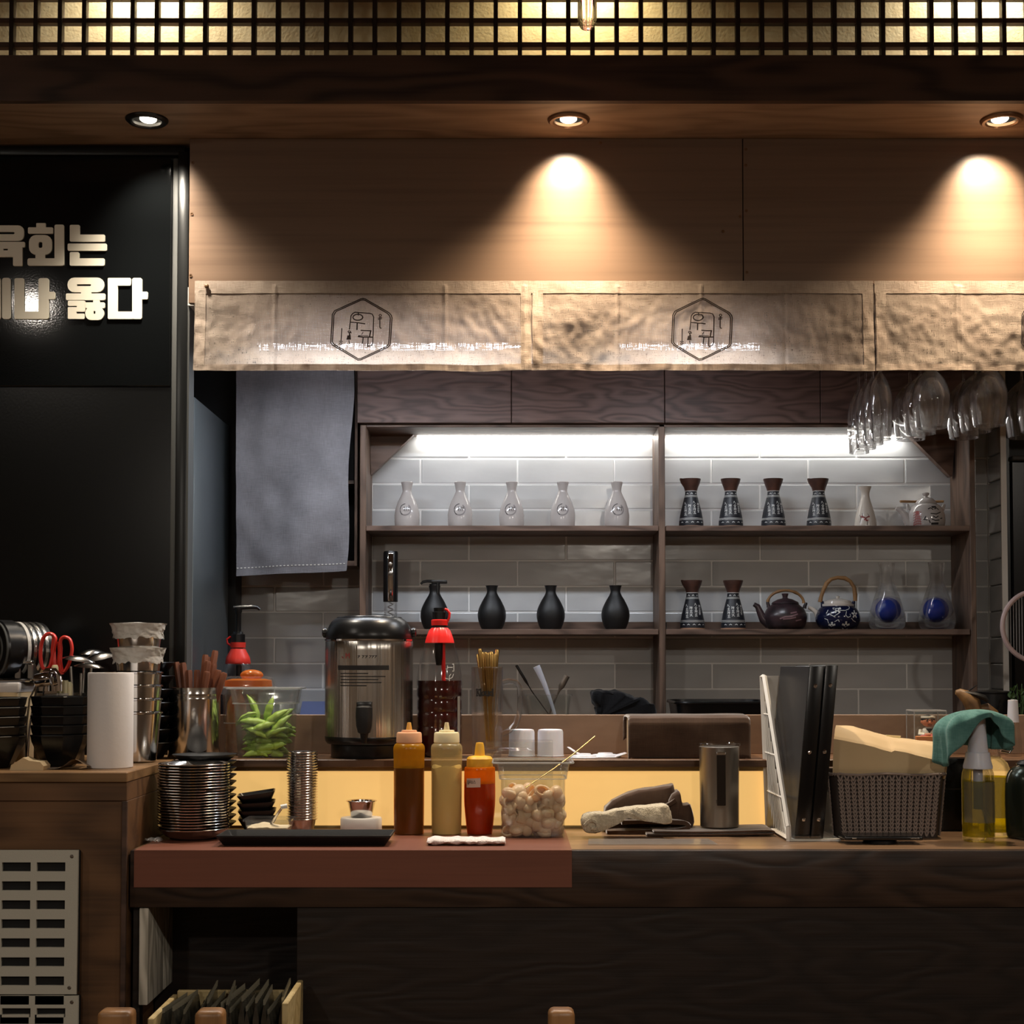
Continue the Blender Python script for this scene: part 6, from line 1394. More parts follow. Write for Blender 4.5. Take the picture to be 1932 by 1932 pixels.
# squeeze bottles
for px, lab, sau, wall, cap, tip, lvl, uw in ((771.5, 'tall squeeze bottle of dark brown sauce with a peach cap', 'bsauce', 'squeeze', 'cap_o', 'tip_y', 126, 1), (842.5, 'tall squeeze bottle of creamy mustard sauce with a cream cap', 'mayo', 'squeeze_w', 'cap_c', 'cap_c', 126, 1)):
    uu = U(1480, 3.60); t = thing('squeeze_bottle', lab, 'bottle', cp(px, 3.60), group='tall squeeze bottles')
    PR = [(27, 0)]+smoothprof([(28.6, 2), (28, 6), (28.6, 40), (28.8, 100), (28.9, 124), (29.4, 150), (29.8, 160), (27.5, 167), (22, 171)])+[(22, 173)]
    b = MB(); b.lathe([(0, 0)]+[q_ for q_ in PR if q_[1] <= 124.01], 44, sc=uu); b.obj('bottle', M[wall], t)
    b = MB(); b.lathe([q_ for q_ in PR if q_[1] >= 123.99]+[(0, 173)], 44, sc=uu); b.obj('empty_neck', M['amber_neck'] if wall == 'squeeze' else M[wall], t)
    b = MB(); b.lathe([(0, .8), (26.4, .8), (27.4, 6), (28, 40), (28.2, 100), (28.4, lvl-4), (27.8, lvl), (15, lvl-2), (0, lvl-3)], 44, sc=uu)
    for v in b.bm.verts:
        if v.co.z > (lvl-5)*uu: v.co.z += 3*uu*math.sin(math.atan2(v.co.y, v.co.x)*3)
    b.obj('sauce', M[sau], t)
    b = MB(); b.lathe([(0, 170), (23, 170), (24.4, 172), (23.6, 188), (22, 190.5), (15, 191), (14, 194.5), (6, 195), (0, 195)], 40, sc=uu); b.obj('cap', M[cap], t)
    b = MB(); b.lathe([(0, 194), (5.8, 194), (5.2, 199), (3.4, 209), (0, 209)], 20, sc=uu); b.obj('tip', M[tip], t)
# ketchup bottle
uu = U(1490, 3.60); t = thing('sauce_bottle', 'red sauce bottle with yellow cap and handwritten pale label', 'bottle', cp(905, 3.60))
KB = smoothprof([(23, 0), (24, 4), (27, 30), (29.4, 60), (29.4, 95), (29, 122)])
kc = [q_ for q_ in KB if q_[1] <= 96]
b = MB(); b.lathe([(0, 0)]+kc, 44, sc=uu); b.obj('bottle', M['ket_top'], t)
b = MB(); b.lathe([kc[-1]]+[q_ for q_ in KB if q_[1] > 96]+[(28, 125), (23, 126.5), (0, 126.5)], 44, sc=uu); b.obj('empty_neck', M['ket_neck'], t)
b = MB(); b.lathe([(0, .8), (22.4, .8)]+[(r-.7, z) for r, z in KB if 2 < z < 97]+[(28.4, 97), (0, 97)], 44, sc=uu); b.obj('sauce', M['ketchup'], t)
b = MB(); b.lathe([(0, 124), (24, 124), (25, 126), (24.4, 141), (21, 145), (10, 147), (9.6, 150), (8, 166), (6.6, 171), (0, 171.5)], 40, sc=uu); b.obj('cap', M['cap_y'], t)
mp = lmap(KB, .0004, uu); b = MB()
def lq(x, y): return ((x-905)*uu, (1574-y)*uu)
b.grid(lambda u, v: mp(*lq(877+30*u, 1485-17*v-(1.5*u if True else 0)+1)), 12, 6); b.obj('label', M['sticker'], t)
mp = lmap(KB, .0007, uu); b = MB()
def hg(l): return [[lq(720/1+0, 0)] for _ in l]
def zk(pts): return [lq(720+x/4.83, 1340+y/4.83) for x, y in pts]
for l in ([(772, 640), (786, 640)], [(770, 648), (788, 648)], [(779, 648), (771, 658)], [(779, 650), (788, 658)], [(794, 636), (794, 672)], [(772, 662), (788, 662), (788, 668), (774, 669), (774, 675), (790, 675)],
          [(798, 642), (806, 642), (806, 650), (798, 651), (798, 660), (807, 659)], [(811, 638), (811, 664)],
          [(826, 640), (818, 656)], [(826, 645), (834, 656)], [(826, 657), (826, 664)], [(815, 665), (837, 665)], [(849, 638), (841, 654)], [(849, 644), (858, 654)], [(840, 663), (860, 663)]):
    b.strokes([zk(l)], .72*uu, mp)
b.obj('handwriting', M['paint_k'], t)
# white folded towel
uu = U(1590, 3.385); t = thing('folded_towel', 'white folded hand towel lying at the counter edge', 'towel', cp(880, 3.385, py=1590))
b = MB()
def tw(u, v):
    a = v*2*PI; x = (u-.5)*146; z = 7.2+6.6*math.sin(a)*(1+.1*math.sin(u*20)); y = 26*math.cos(a)
    n_ = noise.noise(Vector((u*12, math.cos(a)*2, math.sin(a)*2)))
    e = 1-.12*max(0, abs(u-.5)*2-.9)/.1
    return Vector((x+n_*2.5, y*e+n_*2, max(.2, (z+n_*2.2)*e)))*uu
b.grid(tw, 50, 24); b.loft([[tw(0, j/24) for j in range(24)], [tw(0, j/24) for j in range(24)]], True, True, False); b.loft([[tw(1, j/24) for j in range(24)], [tw(1, j/24) for j in range(24)]], True, False, True); b.obj('cloth', M['wtowel'], t, ang=80)
t['label'] = 'white folded hand towel lying at the counter edge'
# tub of pickled onions
t, uu = gastro('onion_tub', 'clear plastic tub of pickled onion pieces with a spoon in it', 'tub', 1005, 3.57, ZC1, 136, 118, 112, 140, 108, M['acryl'], 8, 1510)
base = t.location.copy(); rnd = random.Random(9); protos = []
for k in range(3):
    p = thing('onion_piece', 'pale pickled onion piece heaped in the clear tub', 'vegetable', base, group='pickled onion pieces in the tub')
    b = MB(); rr_ = (13, 14, 9)[k]*uu
    def on(u, v):
        a = u*2*PI; e = v*PI*(.62, .74, .97)[k]; r = rr_*math.sin(e)*(1+.12*math.sin(a*2+k)); return Vector((r*math.cos(a)*1.1, r*math.sin(a), -rr_*math.cos(e)*1.15))
    b.grid(on, 14, 8); o = b.obj('piece', M['onion'], p); sm = o.modifiers.new('s', 'SOLIDIFY'); sm.thickness = .0035; protos.append(p)
first3 = [True]*3; cnt = 0
def put2(x, y, z, e=None):
    global cnt
    k = cnt % 3; cnt += 1
    if first3[k]: o = protos[k]; first3[k] = False
    else: o = dup(protos[k])
    o.location = base+Vector((x, y, z))*uu; o.rotation_euler = e or (rnd.uniform(0, 6), rnd.uniform(0, 6), rnd.uniform(0, 6))
for lay in range(5):
    for ix in range(6):
        for iy in range(4): put2(-44+ix*17.6+rnd.uniform(-4, 4), -32+iy*21+rnd.uniform(-4, 4), 14+lay*12.5+rnd.uniform(-3, 3))
for x, y, z in ((-44, -30, 80), (-28, -24, 82), (-20, -34, 76), (2, -28, 78), (18, -30, 84), (14, -16, 88), (30, -34, 74), (44, -26, 80), (50, -32, 72), (-36, -4, 84), (-8, 0, 82), (38, -6, 82)): put2(x, y, z)
g = thing('onion_spoon', 'golden-handled steel spoon leaning in the onion tub', 'spoon', base)
hp = [(-22, -24, 84), (-12, -22, 92), (6, -18, 104), (40, -10, 126), (76, -4, 152), (118, 2, 186)]
b = MB(); b.tube([Vector(v)*uu for v in hp], [2.4*uu, 2.6*uu, 2.6*uu, 2.6*uu, 3*uu, 3.6*uu], 10, flat=.5); b.obj('handle', M['gold'], g)
b = MB(); spoonbowl(b, Vector((-28, -25, 82))*uu, 15*uu, 9*uu, 5*uu, 8, -28, 180); b.obj('spoon_bowl', M['steel'], g)
g = thing('clear_cover', 'clear plastic lid with a looped handle propped behind the onion tub', 'lid', base+Vector((-22*uu, 112/2*uu+12*uu, 0)))
b = MB(); b.box(-68*uu, 62*uu, 0, 3*uu, 0, 172*uu, uu, 1); b.obj('plate', M['acryl'], g)
b = MB(); b.tube([Vector(v)*uu for v in ((-58, -2, 138), (-52, -8, 152), (-40, -10, 158), (10, -10, 158), (24, -8, 152), (32, -2, 138))], 3.2*uu, 10); b.obj('handle_loop', M['pet'], g)
b = MB(); b.box(-68*uu, 62*uu, -4*uu, 7*uu, 172*uu, 176*uu, 1.2*uu, 1); b.obj('rim', M['pet'], g)
# thin clear sheet
a0, a1 = cp(1108, 3.40), cp(1352, 3.40)
t = thing('plastic_sheet', 'thin clear plastic sheet lying flat below the dark towels', 'sheet', Vector(((a0.x+a1.x)/2, 3.42, ZC0)))
b = MB(); w_ = (a1.x-a0.x)/2
b.grid(lambda u, v: Vector(((u*2-1)*w_*(1-.05*v), -.045+.11*v, .001+.0012*(1+noise.noise(Vector((u*8, v*3, 0)))))), 40, 8); b.obj('sheet', M['greysheet'], t, ang=80)
# towels
def ribbon(b, pts, th, y0, y1, uu, wob=1.5, seed=0, sk=0):            # thick folded cloth: centre line in XZ, extruded in Y
    P = [Vector((x, 0, z)) for x, z in pts]; P2 = []
    for i in range(len(P)-1):
        for k in range(5): P2.append(P[i].lerp(P[i+1], k/5))
    P2.append(P[-1])
    for _ in range(3): P2 = [P2[0]]+[(P2[i-1]+P2[i]*2+P2[i+1])/4 for i in range(1, len(P2)-1)]+[P2[-1]]
    N = []
    for i in range(len(P2)):
        d = (P2[min(i+1, len(P2)-1)]-P2[max(i-1, 0)]).normalized(); N.append(Vector((-d.z, 0, d.x)))
    ring = [p+n_*th/2 for p, n_ in zip(P2, N)]+[p-n_*th/2 for p, n_ in reversed(list(zip(P2, N)))]
    rows = []
    for j in range(13):
        f = j/12; y = y0+(y1-y0)*f
        rows.append([Vector((p.x+sk*f+wob*noise.noise(Vector((i*.2+seed, f*4, 1))), y+wob*1.5*noise.noise(Vector((i*.25, f*2, seed))), max(.3, p.z+wob*noise.noise(Vector((i*.22, f*4, seed+7))))))*uu for i, p in enumerate(ring)])
    b.loft(rows, True, True, True); return b
uu = U(1550, 3.60)
def c5(l, ox): return [(1080+x/4.83-ox, (1625-y)/4.83) for x, y in l]
t = thing('dark_towel', 'crumpled dark brown towel with stiff raised folds, middle of the counter', 'towel', cp(1210, 3.64, ZC0))
b = MB(); bulk(b, c5([(300, 1400), (450, 1295), (600, 1243), (760, 1222), (905, 1196), (930, 1196), (945, 1300), (960, 1430), (960, 1560), (940, 1625), (320, 1625), (290, 1560)], 1210), 0, 44, uu, 2.0, 1, n=2)
bulk(b, c5([(880, 1330), (940, 1252), (978, 1250), (1000, 1366), (1070, 1362), (1085, 1400), (1112, 1500), (1104, 1560), (1060, 1625), (900, 1625)], 1210), -14, 36, uu, 1.6, 4, n=2)
ribbon(b, [(-68, 3), (-56, 3), (0, 4), (50, 6), (80, 9), (88, 16), (76, 22), (30, 24), (-40, 22)], 8, -40, 30, uu, 1.6, 7)
ribbon(b, [(-30, 34), (10, 44), (46, 50), (64, 62)], 7, -18, 10, uu, 2.4, 9); b.obj('cloth', M['brown_cloth'], t, ang=60)
t = thing('cream_rag', 'cream terry rag rolled at its left end on the dark towel', 'rag', cp(1180, 3.553, ZC0))
b = MB(); bulk(b, c5([(85, 1500), (105, 1430), (200, 1402), (300, 1400), (420, 1370), (540, 1352), (700, 1345), (830, 1332), (868, 1372), (884, 1450), (880, 1490), (820, 1502), (640, 1475), (500, 1445), (410, 1490), (300, 1555), (200, 1585), (115, 1562)], 1180), -34, 8, uu, 2.2, 12, n=4, zmin=6)
ribbon(b, [(-78, 24), (-70, 33), (-58, 32), (-52, 24), (-58, 16), (-66, 18)], 5, -38, -26, uu, 1.4, 2); 
for v in b.bm.verts: v.co += Vector((noise.noise(v.co*260), noise.noise(v.co*260+Vector((9, 0, 0))), noise.noise(v.co*260+Vector((0, 7, 0)))))*.0014
b.obj('cloth', M['rag'], t, ang=80)
t = thing('brown_cloth_mat', 'folded brown cloth under the steel tumbler', 'cloth', cp(1335, 3.60, ZC0))
b = MB(); ribbon(b, [(-118, 3), (-60, 3), (60, 4), (120, 5), (118, 11), (60, 9), (-60, 7.5), (-105, 8)], 3.4, -44, 62, uu, 1.2, 20); b.obj('cloth', M['brown_cloth'], t, ang=70)
# tumbler
uu = U(1490, 3.62); t = thing('steel_tumbler', 'brushed steel tumbler with a clear lid and flat handle', 'tumbler', cp(1357.5, 3.62, ZC0+.0155))
TB = [(0, 0), (35, 0), (36.4, 1.5), (36.6, 60), (37.6, 148), (38, 150)]
b = MB(); b.lathe(TB+[(36, 151), (0, 150)], 56, sc=uu); b.obj('body', M['steel_d'], t)
b = MB(); b.lathe([(0, 152), (36, 152), (40, 152.5), (40.4, 156), (39, 157.5), (34, 157), (32, 154.5), (0, 154.5)], 48, sc=uu); b.obj('lid', M['pet'], t)
b = MB(); b.box(-12*uu, 4.5*uu, -55*uu, -52*uu, 44*uu, 142*uu, uu, 1); b.box(-11*uu, 3.5*uu, -52.5*uu, -35*uu, 46*uu, 54*uu, uu, 1); b.obj('handle', M['dark_metal'], t)
b = MB(); b.box(-12.4*uu, 5*uu, -55.4*uu, -36*uu, 137*uu, 143*uu, uu, 1); b.obj('handle_top', M['chrome'], t)

# file holder, binders
HX = W(1489, 1580, 3.45).x; HB = W(1449, 1555, 3.72).x
t = thing('file_holder', 'white slotted file holder with a slanted side, holding black binders', 'holder', Vector((HX, 3.585, ZC0)))
uu = U(1450, 3.60); zt = W(1442, 1275, 3.72).z-ZC0; zl = W(1489, 1570, 3.45).z-ZC0
yf, yb = 3.452-3.585, 3.72-3.585
xs0 = 0; xs1 = HB-HX                                                   # the side leans a little: front bottom / back
def side(y, z): return Vector((xs1*(y-yf)/(yb-yf)-.012*z/zt, y, z))
def top(y): return zl+.012+(zt-zl-.012)*min(1, max(0, (y-yf-.006)/(yb-yf-.035)))
b = MB()
def pl(p0, p1, w_=.004, dep=.003):                                    # flat bar on the side plane, p = (y, z)
    a_, c_ = side(*p0), side(*p1); b.tube([a_, c_], w_, 4, flat=.9)
pl((yf, .006), (yb, .006), .007); pl((yb-.003, .0), (yb-.003, zt), .007); pl((yf+.002, 0), (yf+.002, zl+.012), .006); pl((yf+.002, zl+.012), (yb-.030, zt), .006); pl((yb-.03, zt-.002), (yb, zt-.002), .006)
b.obj('side_frame', M['white_p'], t, ang=30)
b = MB()
for k in range(12):
    y = yf+.006+k*.0215; z1 = top(y)-.004
    if y > yb-.01: break
    sl = .036; 
    a_, c_ = side(y, .01), side(min(y+sl, yb-.004), z1 if z1 > .02 else .02)
    b.tube([a_, c_], .0022, 4, flat=.8)
for f in (.25, .5, .75):
    z = zt*f; y0 = yf+.006+(yb-yf-.035)*max(0, (z-zl-.012)/(zt-zl-.012)); b.tube([side(y0, z), side(yb-.004, z)], .0028, 4)
b.obj('slats', M['white_p'], t, ang=30)
wbk = .118
b = MB(); b.prism([(xs1-.012, zt), (xs1, .004), (xs1+wbk, .004), (xs1+wbk-.012, zt)], yb-.003, yb+.001, 'Y'); b.obj('back_panel', M['white_p'], t)
b = MB(); b.prism([(xs0, 0), (xs1, 0)][:0] or [(xs0, yf), (xs0+wbk, yf), (xs1+wbk, yb), (xs1, yb)], 0, .0045, 'Z'); b.obj('floor_plate', M['white_p'], t)
b = MB(); b.prism([(xs0+.0, 0), (xs0+.004, 0), (xs0+.004, .02), (xs0, .02)], yf, yf+.004, 'Y'); b.box(xs0, xs0+wbk*.62, yf-.001, yf+.003, 0, .012, .001, 1); b.obj('front_lip', M['acryl'], t)
lean = .095; bcov = pb('binder_cover', (44, 44, 46), .38)
for i, (xo, w_, pyt, lab) in enumerate(((.014, .034, 1263, 'black binder in the white file holder, the left one nearest the slats'), (.0505, .029, 1262, 'black binder in the white file holder, the right one'))):
    t2 = thing('black_binder', lab, 'binder', Vector((HX+xo-.0005, 3.458, ZC0+.0055)), group='black binders in the file holder')
    h = .392 if i == 0 else .394; dpt = .236
    sh = Matrix(((1, -.085*(-1)*0+0, lean, 0), (0, 1, 0, 0), (0, 0, 1, 0), (0, 0, 0, 1)))
    sh = sh @ rot('Z', 6)
    b = MB(); b.box(0, .003, 0, dpt, 0, h, .001, 1, sh); b.obj('cover', bcov, t2); b = MB(); b.box(w_-.003, w_, 0, dpt, 0, h, .001, 1, sh); b.obj('cover', bcov, t2)
    b = MB(); b.box(0, w_, -.003, .004, 0, h, .0014, 2, sh); b.obj('spine', M['black_lac'], t2)
    b = MB(); b.box(.004, w_-.004, .006, dpt-.004, .004, h-.004, 0, 1, sh); b.obj('pages', M['black_m'], t2)
    for f in (.11, .50, .885):
        b = MB(); b.lathe([(0, .0022), (.003, .002), (.0046, .0008), (.0046, 0), (0, 0)], 14, sh @ tr(w_*.5, -.003, h*f) @ rot('X', 90)); b.obj('screw', M['chrome'], t2)
uu = U(1560, 3.47)
t = thing('acrylic_stand', 'clear acrylic stand beside the black binders', 'stand', cp(1563, 3.47, ZC0))
b = MB(); b.prism([(-12*uu, 0), (8*uu, 0), (4*uu, 60*uu), (-2*uu, 100*uu), (-4*uu, 100*uu)], -.0015, .0015, 'Y'); b.box(-14*uu, 8*uu, -.01, .06, 0, .003); b.prism([(8*uu, 0), (10*uu, 0), (2*uu, 90*uu), (0, 90*uu)], 0, .10, 'Y'); b.obj('stand', M['acryl'], t)
# basket with paper
YFK, YBK = 3.505, 3.70
x0, x1_ = W(1566, 1455, YFK).x, W(1787, 1455, YFK).x; xb0, xb1 = W(1578, 1580, YFK).x, W(1778, 1580, YFK).x
zt = W(966, 1461, YFK).z
t = thing('woven_basket', 'taupe knit-pattern plastic basket filled with beige paper', 'basket', Vector(((x0+x1_)/2, (YFK+YBK)/2, ZC0)))
cx, cy = (x0+x1_)/2, (YFK+YBK)/2; hB = zt-ZC0
def bring(f, grow=0, n=7):
    w_ = (xb1-xb0)*(1-f)+(x1_-x0)*f; d_ = (YBK-YFK-.016)*(1-f)+(YBK-YFK)*f
    return rrect(w_+grow, d_+grow, .022, hB*f, n)
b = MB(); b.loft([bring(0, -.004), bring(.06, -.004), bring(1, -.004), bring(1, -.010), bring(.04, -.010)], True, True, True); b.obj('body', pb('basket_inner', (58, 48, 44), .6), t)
b = MB(); ring = rrect((x1_-x0), (YBK-YFK), .022, 0, 5)
def per(f, s_):                                                        # point on the wall: fraction of perimeter, height
    q0 = bring(s_, .001, 7); n_ = len(q0); x = (f % 1)*n_; i = int(x); return q0[i].lerp(q0[(i+1) % n_], x-i)
def front(u, s_):                                                      # on front face (-Y), u across
    w_ = ((xb1-xb0)*(1-s_)+(x1_-x0)*s_)-.03; d_ = ((YBK-YFK-.016)*(1-s_)+(YBK-YFK)*s_)
    return Vector(((u-.5)*w_, -d_/2-.0012, hB*s_))
def sidef(u, s_, sg_):
    w_ = ((xb1-xb0)*(1-s_)+(x1_-x0)*s_); d_ = ((YBK-YFK-.016)*(1-s_)+(YBK-YFK)*s_)-.03
    return Vector((sg_*(w_/2+.0012), (u-.5)*d_, hB*s_))
nc, nrw = 16, 15
for fn, n_ in ((front, nc), (lambda u, s_: sidef(u, s_, -1), 12), (lambda u, s_: sidef(u, s_, 1), 12)):
    for c in range(n_):
        for r in range(nrw):
            s0 = .03+r*.93/nrw; s1 = s0+.93/nrw*1.35; uc = (c+.5)/n_; du = .38/n_
            b.tube([fn(uc-du, min(s1, .99)), fn(uc, s0)], .0024, 5); b.tube([fn(uc+du, min(s1, .99)), fn(uc, s0)], .0024, 5)
o = b.obj('knit_weave', M['basket'], t); o['kind'] = 'stuff'
b = MB(); rp = bring(1, .002, 7); tw_ = []
for i in range(240):
    f = i/240; p = per(f, 1.0); tw_.append(p+Vector((0, 0, .0016*math.sin(i*1.4))))
b.tube(tw_, .0034, 6, True); b.obj('braided_rim', M['basket'], t)
t = thing('basket_paper', 'beige paper cover bulging out of the woven basket', 'paper', Vector((cx, cy, ZC0+hB*.6)))
rows = [[(1571, 1470, YFK+.012), (1630, 1470, YFK+.012), (1683, 1470, YFK+.012), (1690, 1470, YFK+.012), (1740, 1470, YFK+.012), (1783, 1470, YFK+.012)],
        [(1571, 1450, YFK+.006), (1630, 1450, YFK+.004), (1683, 1450, YFK+.007), (1690, 1450, YFK+.007), (1740, 1450, YFK+.004), (1787, 1450, YFK+.006)],
        [(1573, 1394, YFK+.002), (1630, 1405, YFK), (1682, 1419, YFK+.004), (1688, 1416, YFK+.004), (1740, 1427, YFK), (1787, 1438, YFK+.004)],
        [(1574, 1389, YFK+.008), (1630, 1400, YFK+.008), (1682, 1414, YFK+.010), (1688, 1412, YFK+.010), (1740, 1422, YFK+.008), (1787, 1431, YFK+.012)],
        [(1575, 1378, YFK+.05), (1625, 1384, YFK+.05), (1676, 1398, YFK+.05), (1686, 1398, YFK+.05), (1738, 1404, YFK+.05), (1780, 1412, YFK+.05)],
        [(1577, 1368, YFK+.15), (1610, 1370, YFK+.15), (1650, 1382, YFK+.15), (1685, 1390, YFK+.15), (1735, 1397, YFK+.15), (1768, 1400, YFK+.15)],
        [(1577, 1450, YFK+.18), (1610, 1450, YFK+.18), (1650, 1450, YFK+.18), (1685, 1450, YFK+.18), (1735, 1450, YFK+.18), (1768, 1450, YFK+.18)]]
def bp(u, v):
    x = u*5; i = min(int(x), 4); fx = x-i; y = v*6; j = min(int(y), 5); fy = y-j
    g_ = lambda a_, c_: W(*rows[a_][c_])
    p = (g_(j, i)*(1-fx)+g_(j, i+1)*fx)*(1-fy)+(g_(j+1, i)*(1-fx)+g_(j+1, i+1)*fx)*fy
    p.z += .002*noise.noise(p*30); return p
b = MB(); b.grid(bp, 40, 36); 
for s_ in (0, 1): b.loft([[bp(s_, j/12) for j in range(13)], [bp(s_, j/12)+Vector((0, .0, 0)) for j in range(13)]], True, True, False)
b.obj('paper', M['beige'], t, world=True, ang=40)
t = thing('paper_scrap', 'small cream paper tab on top of the beige basket paper', 'paper', W(1685, 1393, YFK+.13))
b = MB(); b.prism([(-.018, -.002), (.016, -.003), (.019, .006), (-.016, .008)], 0, .006, 'Y'); b.obj('paper', M['cap_c'], t)
# phone on a round charging foot
uu = U(1585, 3.42); t = thing('black_phone', 'black phone lying flat on a small round foot in front of the basket', 'phone', cp(1660, 3.42, ZC0, 1585))
b = MB(); b.box(-73*uu, 74*uu, -.037, .037, 8*uu, 15.5*uu, 2.6*uu, 3); b.obj('body', M['black_p'], t)
b = MB(); b.box(-71*uu, 72*uu, -.036, .036, 15.4*uu, 16*uu, .0002, 1); b.obj('screen', M['black_lac'], t)
b = MB(); b.lathe([(0, 0), (32, 0), (33, 1), (30, 6), (22, 8), (0, 8)], 32, sc=uu); b.obj('foot', M['black_p'], t)
for x in (-55, 54, 62):
    b = MB(); b.box((x-4)*uu, (x+4)*uu, -.0378, -.036, 10.5*uu, 12.6*uu, .0003, 1); b.obj('button', M['steel_d'], t)
# black box behind the spray bottle
a = R(1772, 1836, 1412, 1575, 3.655); t = thing('black_box', 'tall narrow black box between basket and spray bottle', 'box', Vector(((a[0]+a[1])/2, 3.69, ZC0)))
w_ = (a[1]-a[0])/2; b = MB(); b.box(-w_, w_, -.03, .03, 0, .175, .003, 2); b.obj('body', M['black_matt'], t)
b = MB(); b.box(-w_-.001, w_+.001, -.031, .031, .10, .104, .001, 1); b.obj('lid_edge', M['black_p'], t)
# spray bottles
uu = U(1520, 3.455)
def bottle(name, label, px, Y, cap):
    uu = U(1520, Y); t = thing(name, label, 'bottle', cp(px, Y, ZC0))
    b = MB(); b.lathe([(0, 0), (27, 0), (29.6, 3), (30, 8), (30, 118), (29, 128), (25, 138), (16, 146), (13, 150), (0, 150)], 40, sc=uu); b.obj('bottle', M['glass'], t)
    b = MB(); b.lathe([(0, 9), (28.2, 9), (28.6, 14), (28.6, 112), (0, 112)], 36, sc=uu); b.obj('liquid', M['yellow_liq'], t)
    b = MB(); b.grid(lambda u, v: Vector((30.3*math.sin((u-.5)*2.6), -30.3*math.cos((u-.5)*2.6), 36+76*v))*uu, 20, 2); b.obj('dark_label', pb('grey_film_label', (96, 96, 88), .3, alpha=.62), t)
    return t, uu
t, uu = bottle('spray_bottle', 'clear spray bottle of yellow liquid under the teal cloth', 1846, 3.46, 1)
b = MB(); b.lathe([(0, 136), (27, 136), (27, 141), (24, 152), (22, 166), (16, 168), (0, 168)], 36, sc=uu); b.obj('collar', M['white_tr'], t)
b = MB(); b.tube([Vector(v)*uu for v in ((0, 0, 160), (0, -2, 190), (-1, -6, 214), (-2, -14, 232), (-2, -24, 236))], [20*uu, 17*uu, 15*uu, 13*uu, 9*uu], 16); b.obj('spray_head', M['white_tr'], t)
b = MB(); b.lathe([(0, 0), (3, 0), (3, 4), (0, 4)], 14, tr(-2*uu, -33*uu, 236*uu) @ rot('X', 90), sc=uu); b.obj('nozzle', M['black_p'], t)
b = MB(); b.tube([Vector(v)*uu for v in ((0, 0, 150), (0, 0, 60))], 9*uu, 12); b.tube([Vector(v)*uu for v in ((4, 0, 70), (14, 2, 40), (22, 2, 12))], 2.2*uu, 8); b.obj('dip_tube', M['white_tr'], t)
t, uu = bottle('oil_bottle', 'clear swing-top bottle of yellow liquid behind the spray bottle', 1876, 3.56, 0)
b = MB(); b.lathe([(0, 146), (13, 146), (11, 160), (11, 168), (13, 170), (13, 174), (0, 176)], 28, sc=uu); b.obj('neck', M['glass'], t)
b = MB(); b.tube([Vector(v)*uu for v in ((-13, 0, 160), (-16, -4, 172), (0, -8, 182), (14, -6, 178), (26, -4, 172), (36, -2, 164), (30, 0, 156), (14, 0, 160))], 1.8*uu, 8); b.ball(7*uu, (4*uu, 0, 180*uu), (1.3, 1, .8), 14, 8); b.obj('swing_clip', M['chrome'], t)
# teal cloth draped over the sprayer
uu = U(1390, 3.46); tt = Vector((W(1843, 1340, 3.46).x, 3.455, W(1843, 1338, 3.46).z))
t = thing('teal_cloth', 'teal cloth draped over the head of the spray bottle', 'cloth', tt)
def tc(u, v):
    a = u*2*PI                                                        # 0 = right, pi/2 = back, 3pi/2 = front
    fr_ = max(0, math.cos(a-1.5*PI))**2.2                             # towards the viewer the hem is lifted
    lf = max(0, math.cos(a-PI*1.12)); rt_ = max(0, math.cos(a-.0))
    drop = 70+40*lf**2+8*rt_-60*fr_
    rad = 50+26*lf+12*rt_-6*fr_
    fold = 1+.26*(abs(math.sin(a*3.5+.6))-.5)*v**.5+.06*math.sin(a*9)*v+.08*math.sin(a*13+2)*v
    r = rad*fold*(math.sin(min(v*1.5, 1)*PI/2))*(1-.12*max(0, v-.6)); z = -drop*(v**1.9)
    n_ = noise.noise(Vector((math.cos(a)*2, math.sin(a)*2, v*3)))
    return Vector((r*math.cos(a)+4*n_*v, r*math.sin(a)*.82, z+5*n_*v))*uu
b = MB(); b.grid(tc, 96, 26); o = b.obj('cloth', M['teal'], t, ang=80); sm = o.modifiers.new('s', 'SOLIDIFY'); sm.thickness = .0022
# dark kettle-like pot at the right edge
uu = U(1510, 3.50); t = thing('dark_pot', 'dark glossy rounded pot cut by the right edge of the view', 'pot', cp(1950, 3.52, ZC0))
b = MB(); b.lathe([(0, 0)]+smoothprof([(44, 0), (50, 6), (52, 40), (52, 92), (48, 118), (38, 132), (30, 136)])+[(0, 137)], 44, sc=uu); b.obj('body', M['olive'], t)
b = MB(); b.lathe([(0, 138), (29, 137), (31, 140), (24, 146), (6, 149), (6, 156), (0, 157)], 32, sc=uu); b.obj('lid', M['black_p'], t)
b = MB(); b.tube([Vector((46*math.cos(a)-2, -4, 104+36*math.sin(a)))*uu for a in [PI*k/16 for k in range(17)]], 4*uu, 10); b.obj('handle', M['steel_d'], t)
# crumpled film in the corner of the counter
uu = U(1580, 3.42); t = thing('film_scrap', 'crumpled clear film scrap in the corner beside the steel plates', 'film', cp(291, 3.42, ZC1))
b = MB(); b.grid(lambda u, v: Vector(((u-.5)*26, (v-.5)*40, 2+9*abs(noise.noise(Vector((u*4, v*5, 2))))+4*(1-u)))*uu, 12, 12); b.obj('film', M['film'], t, smooth=False)

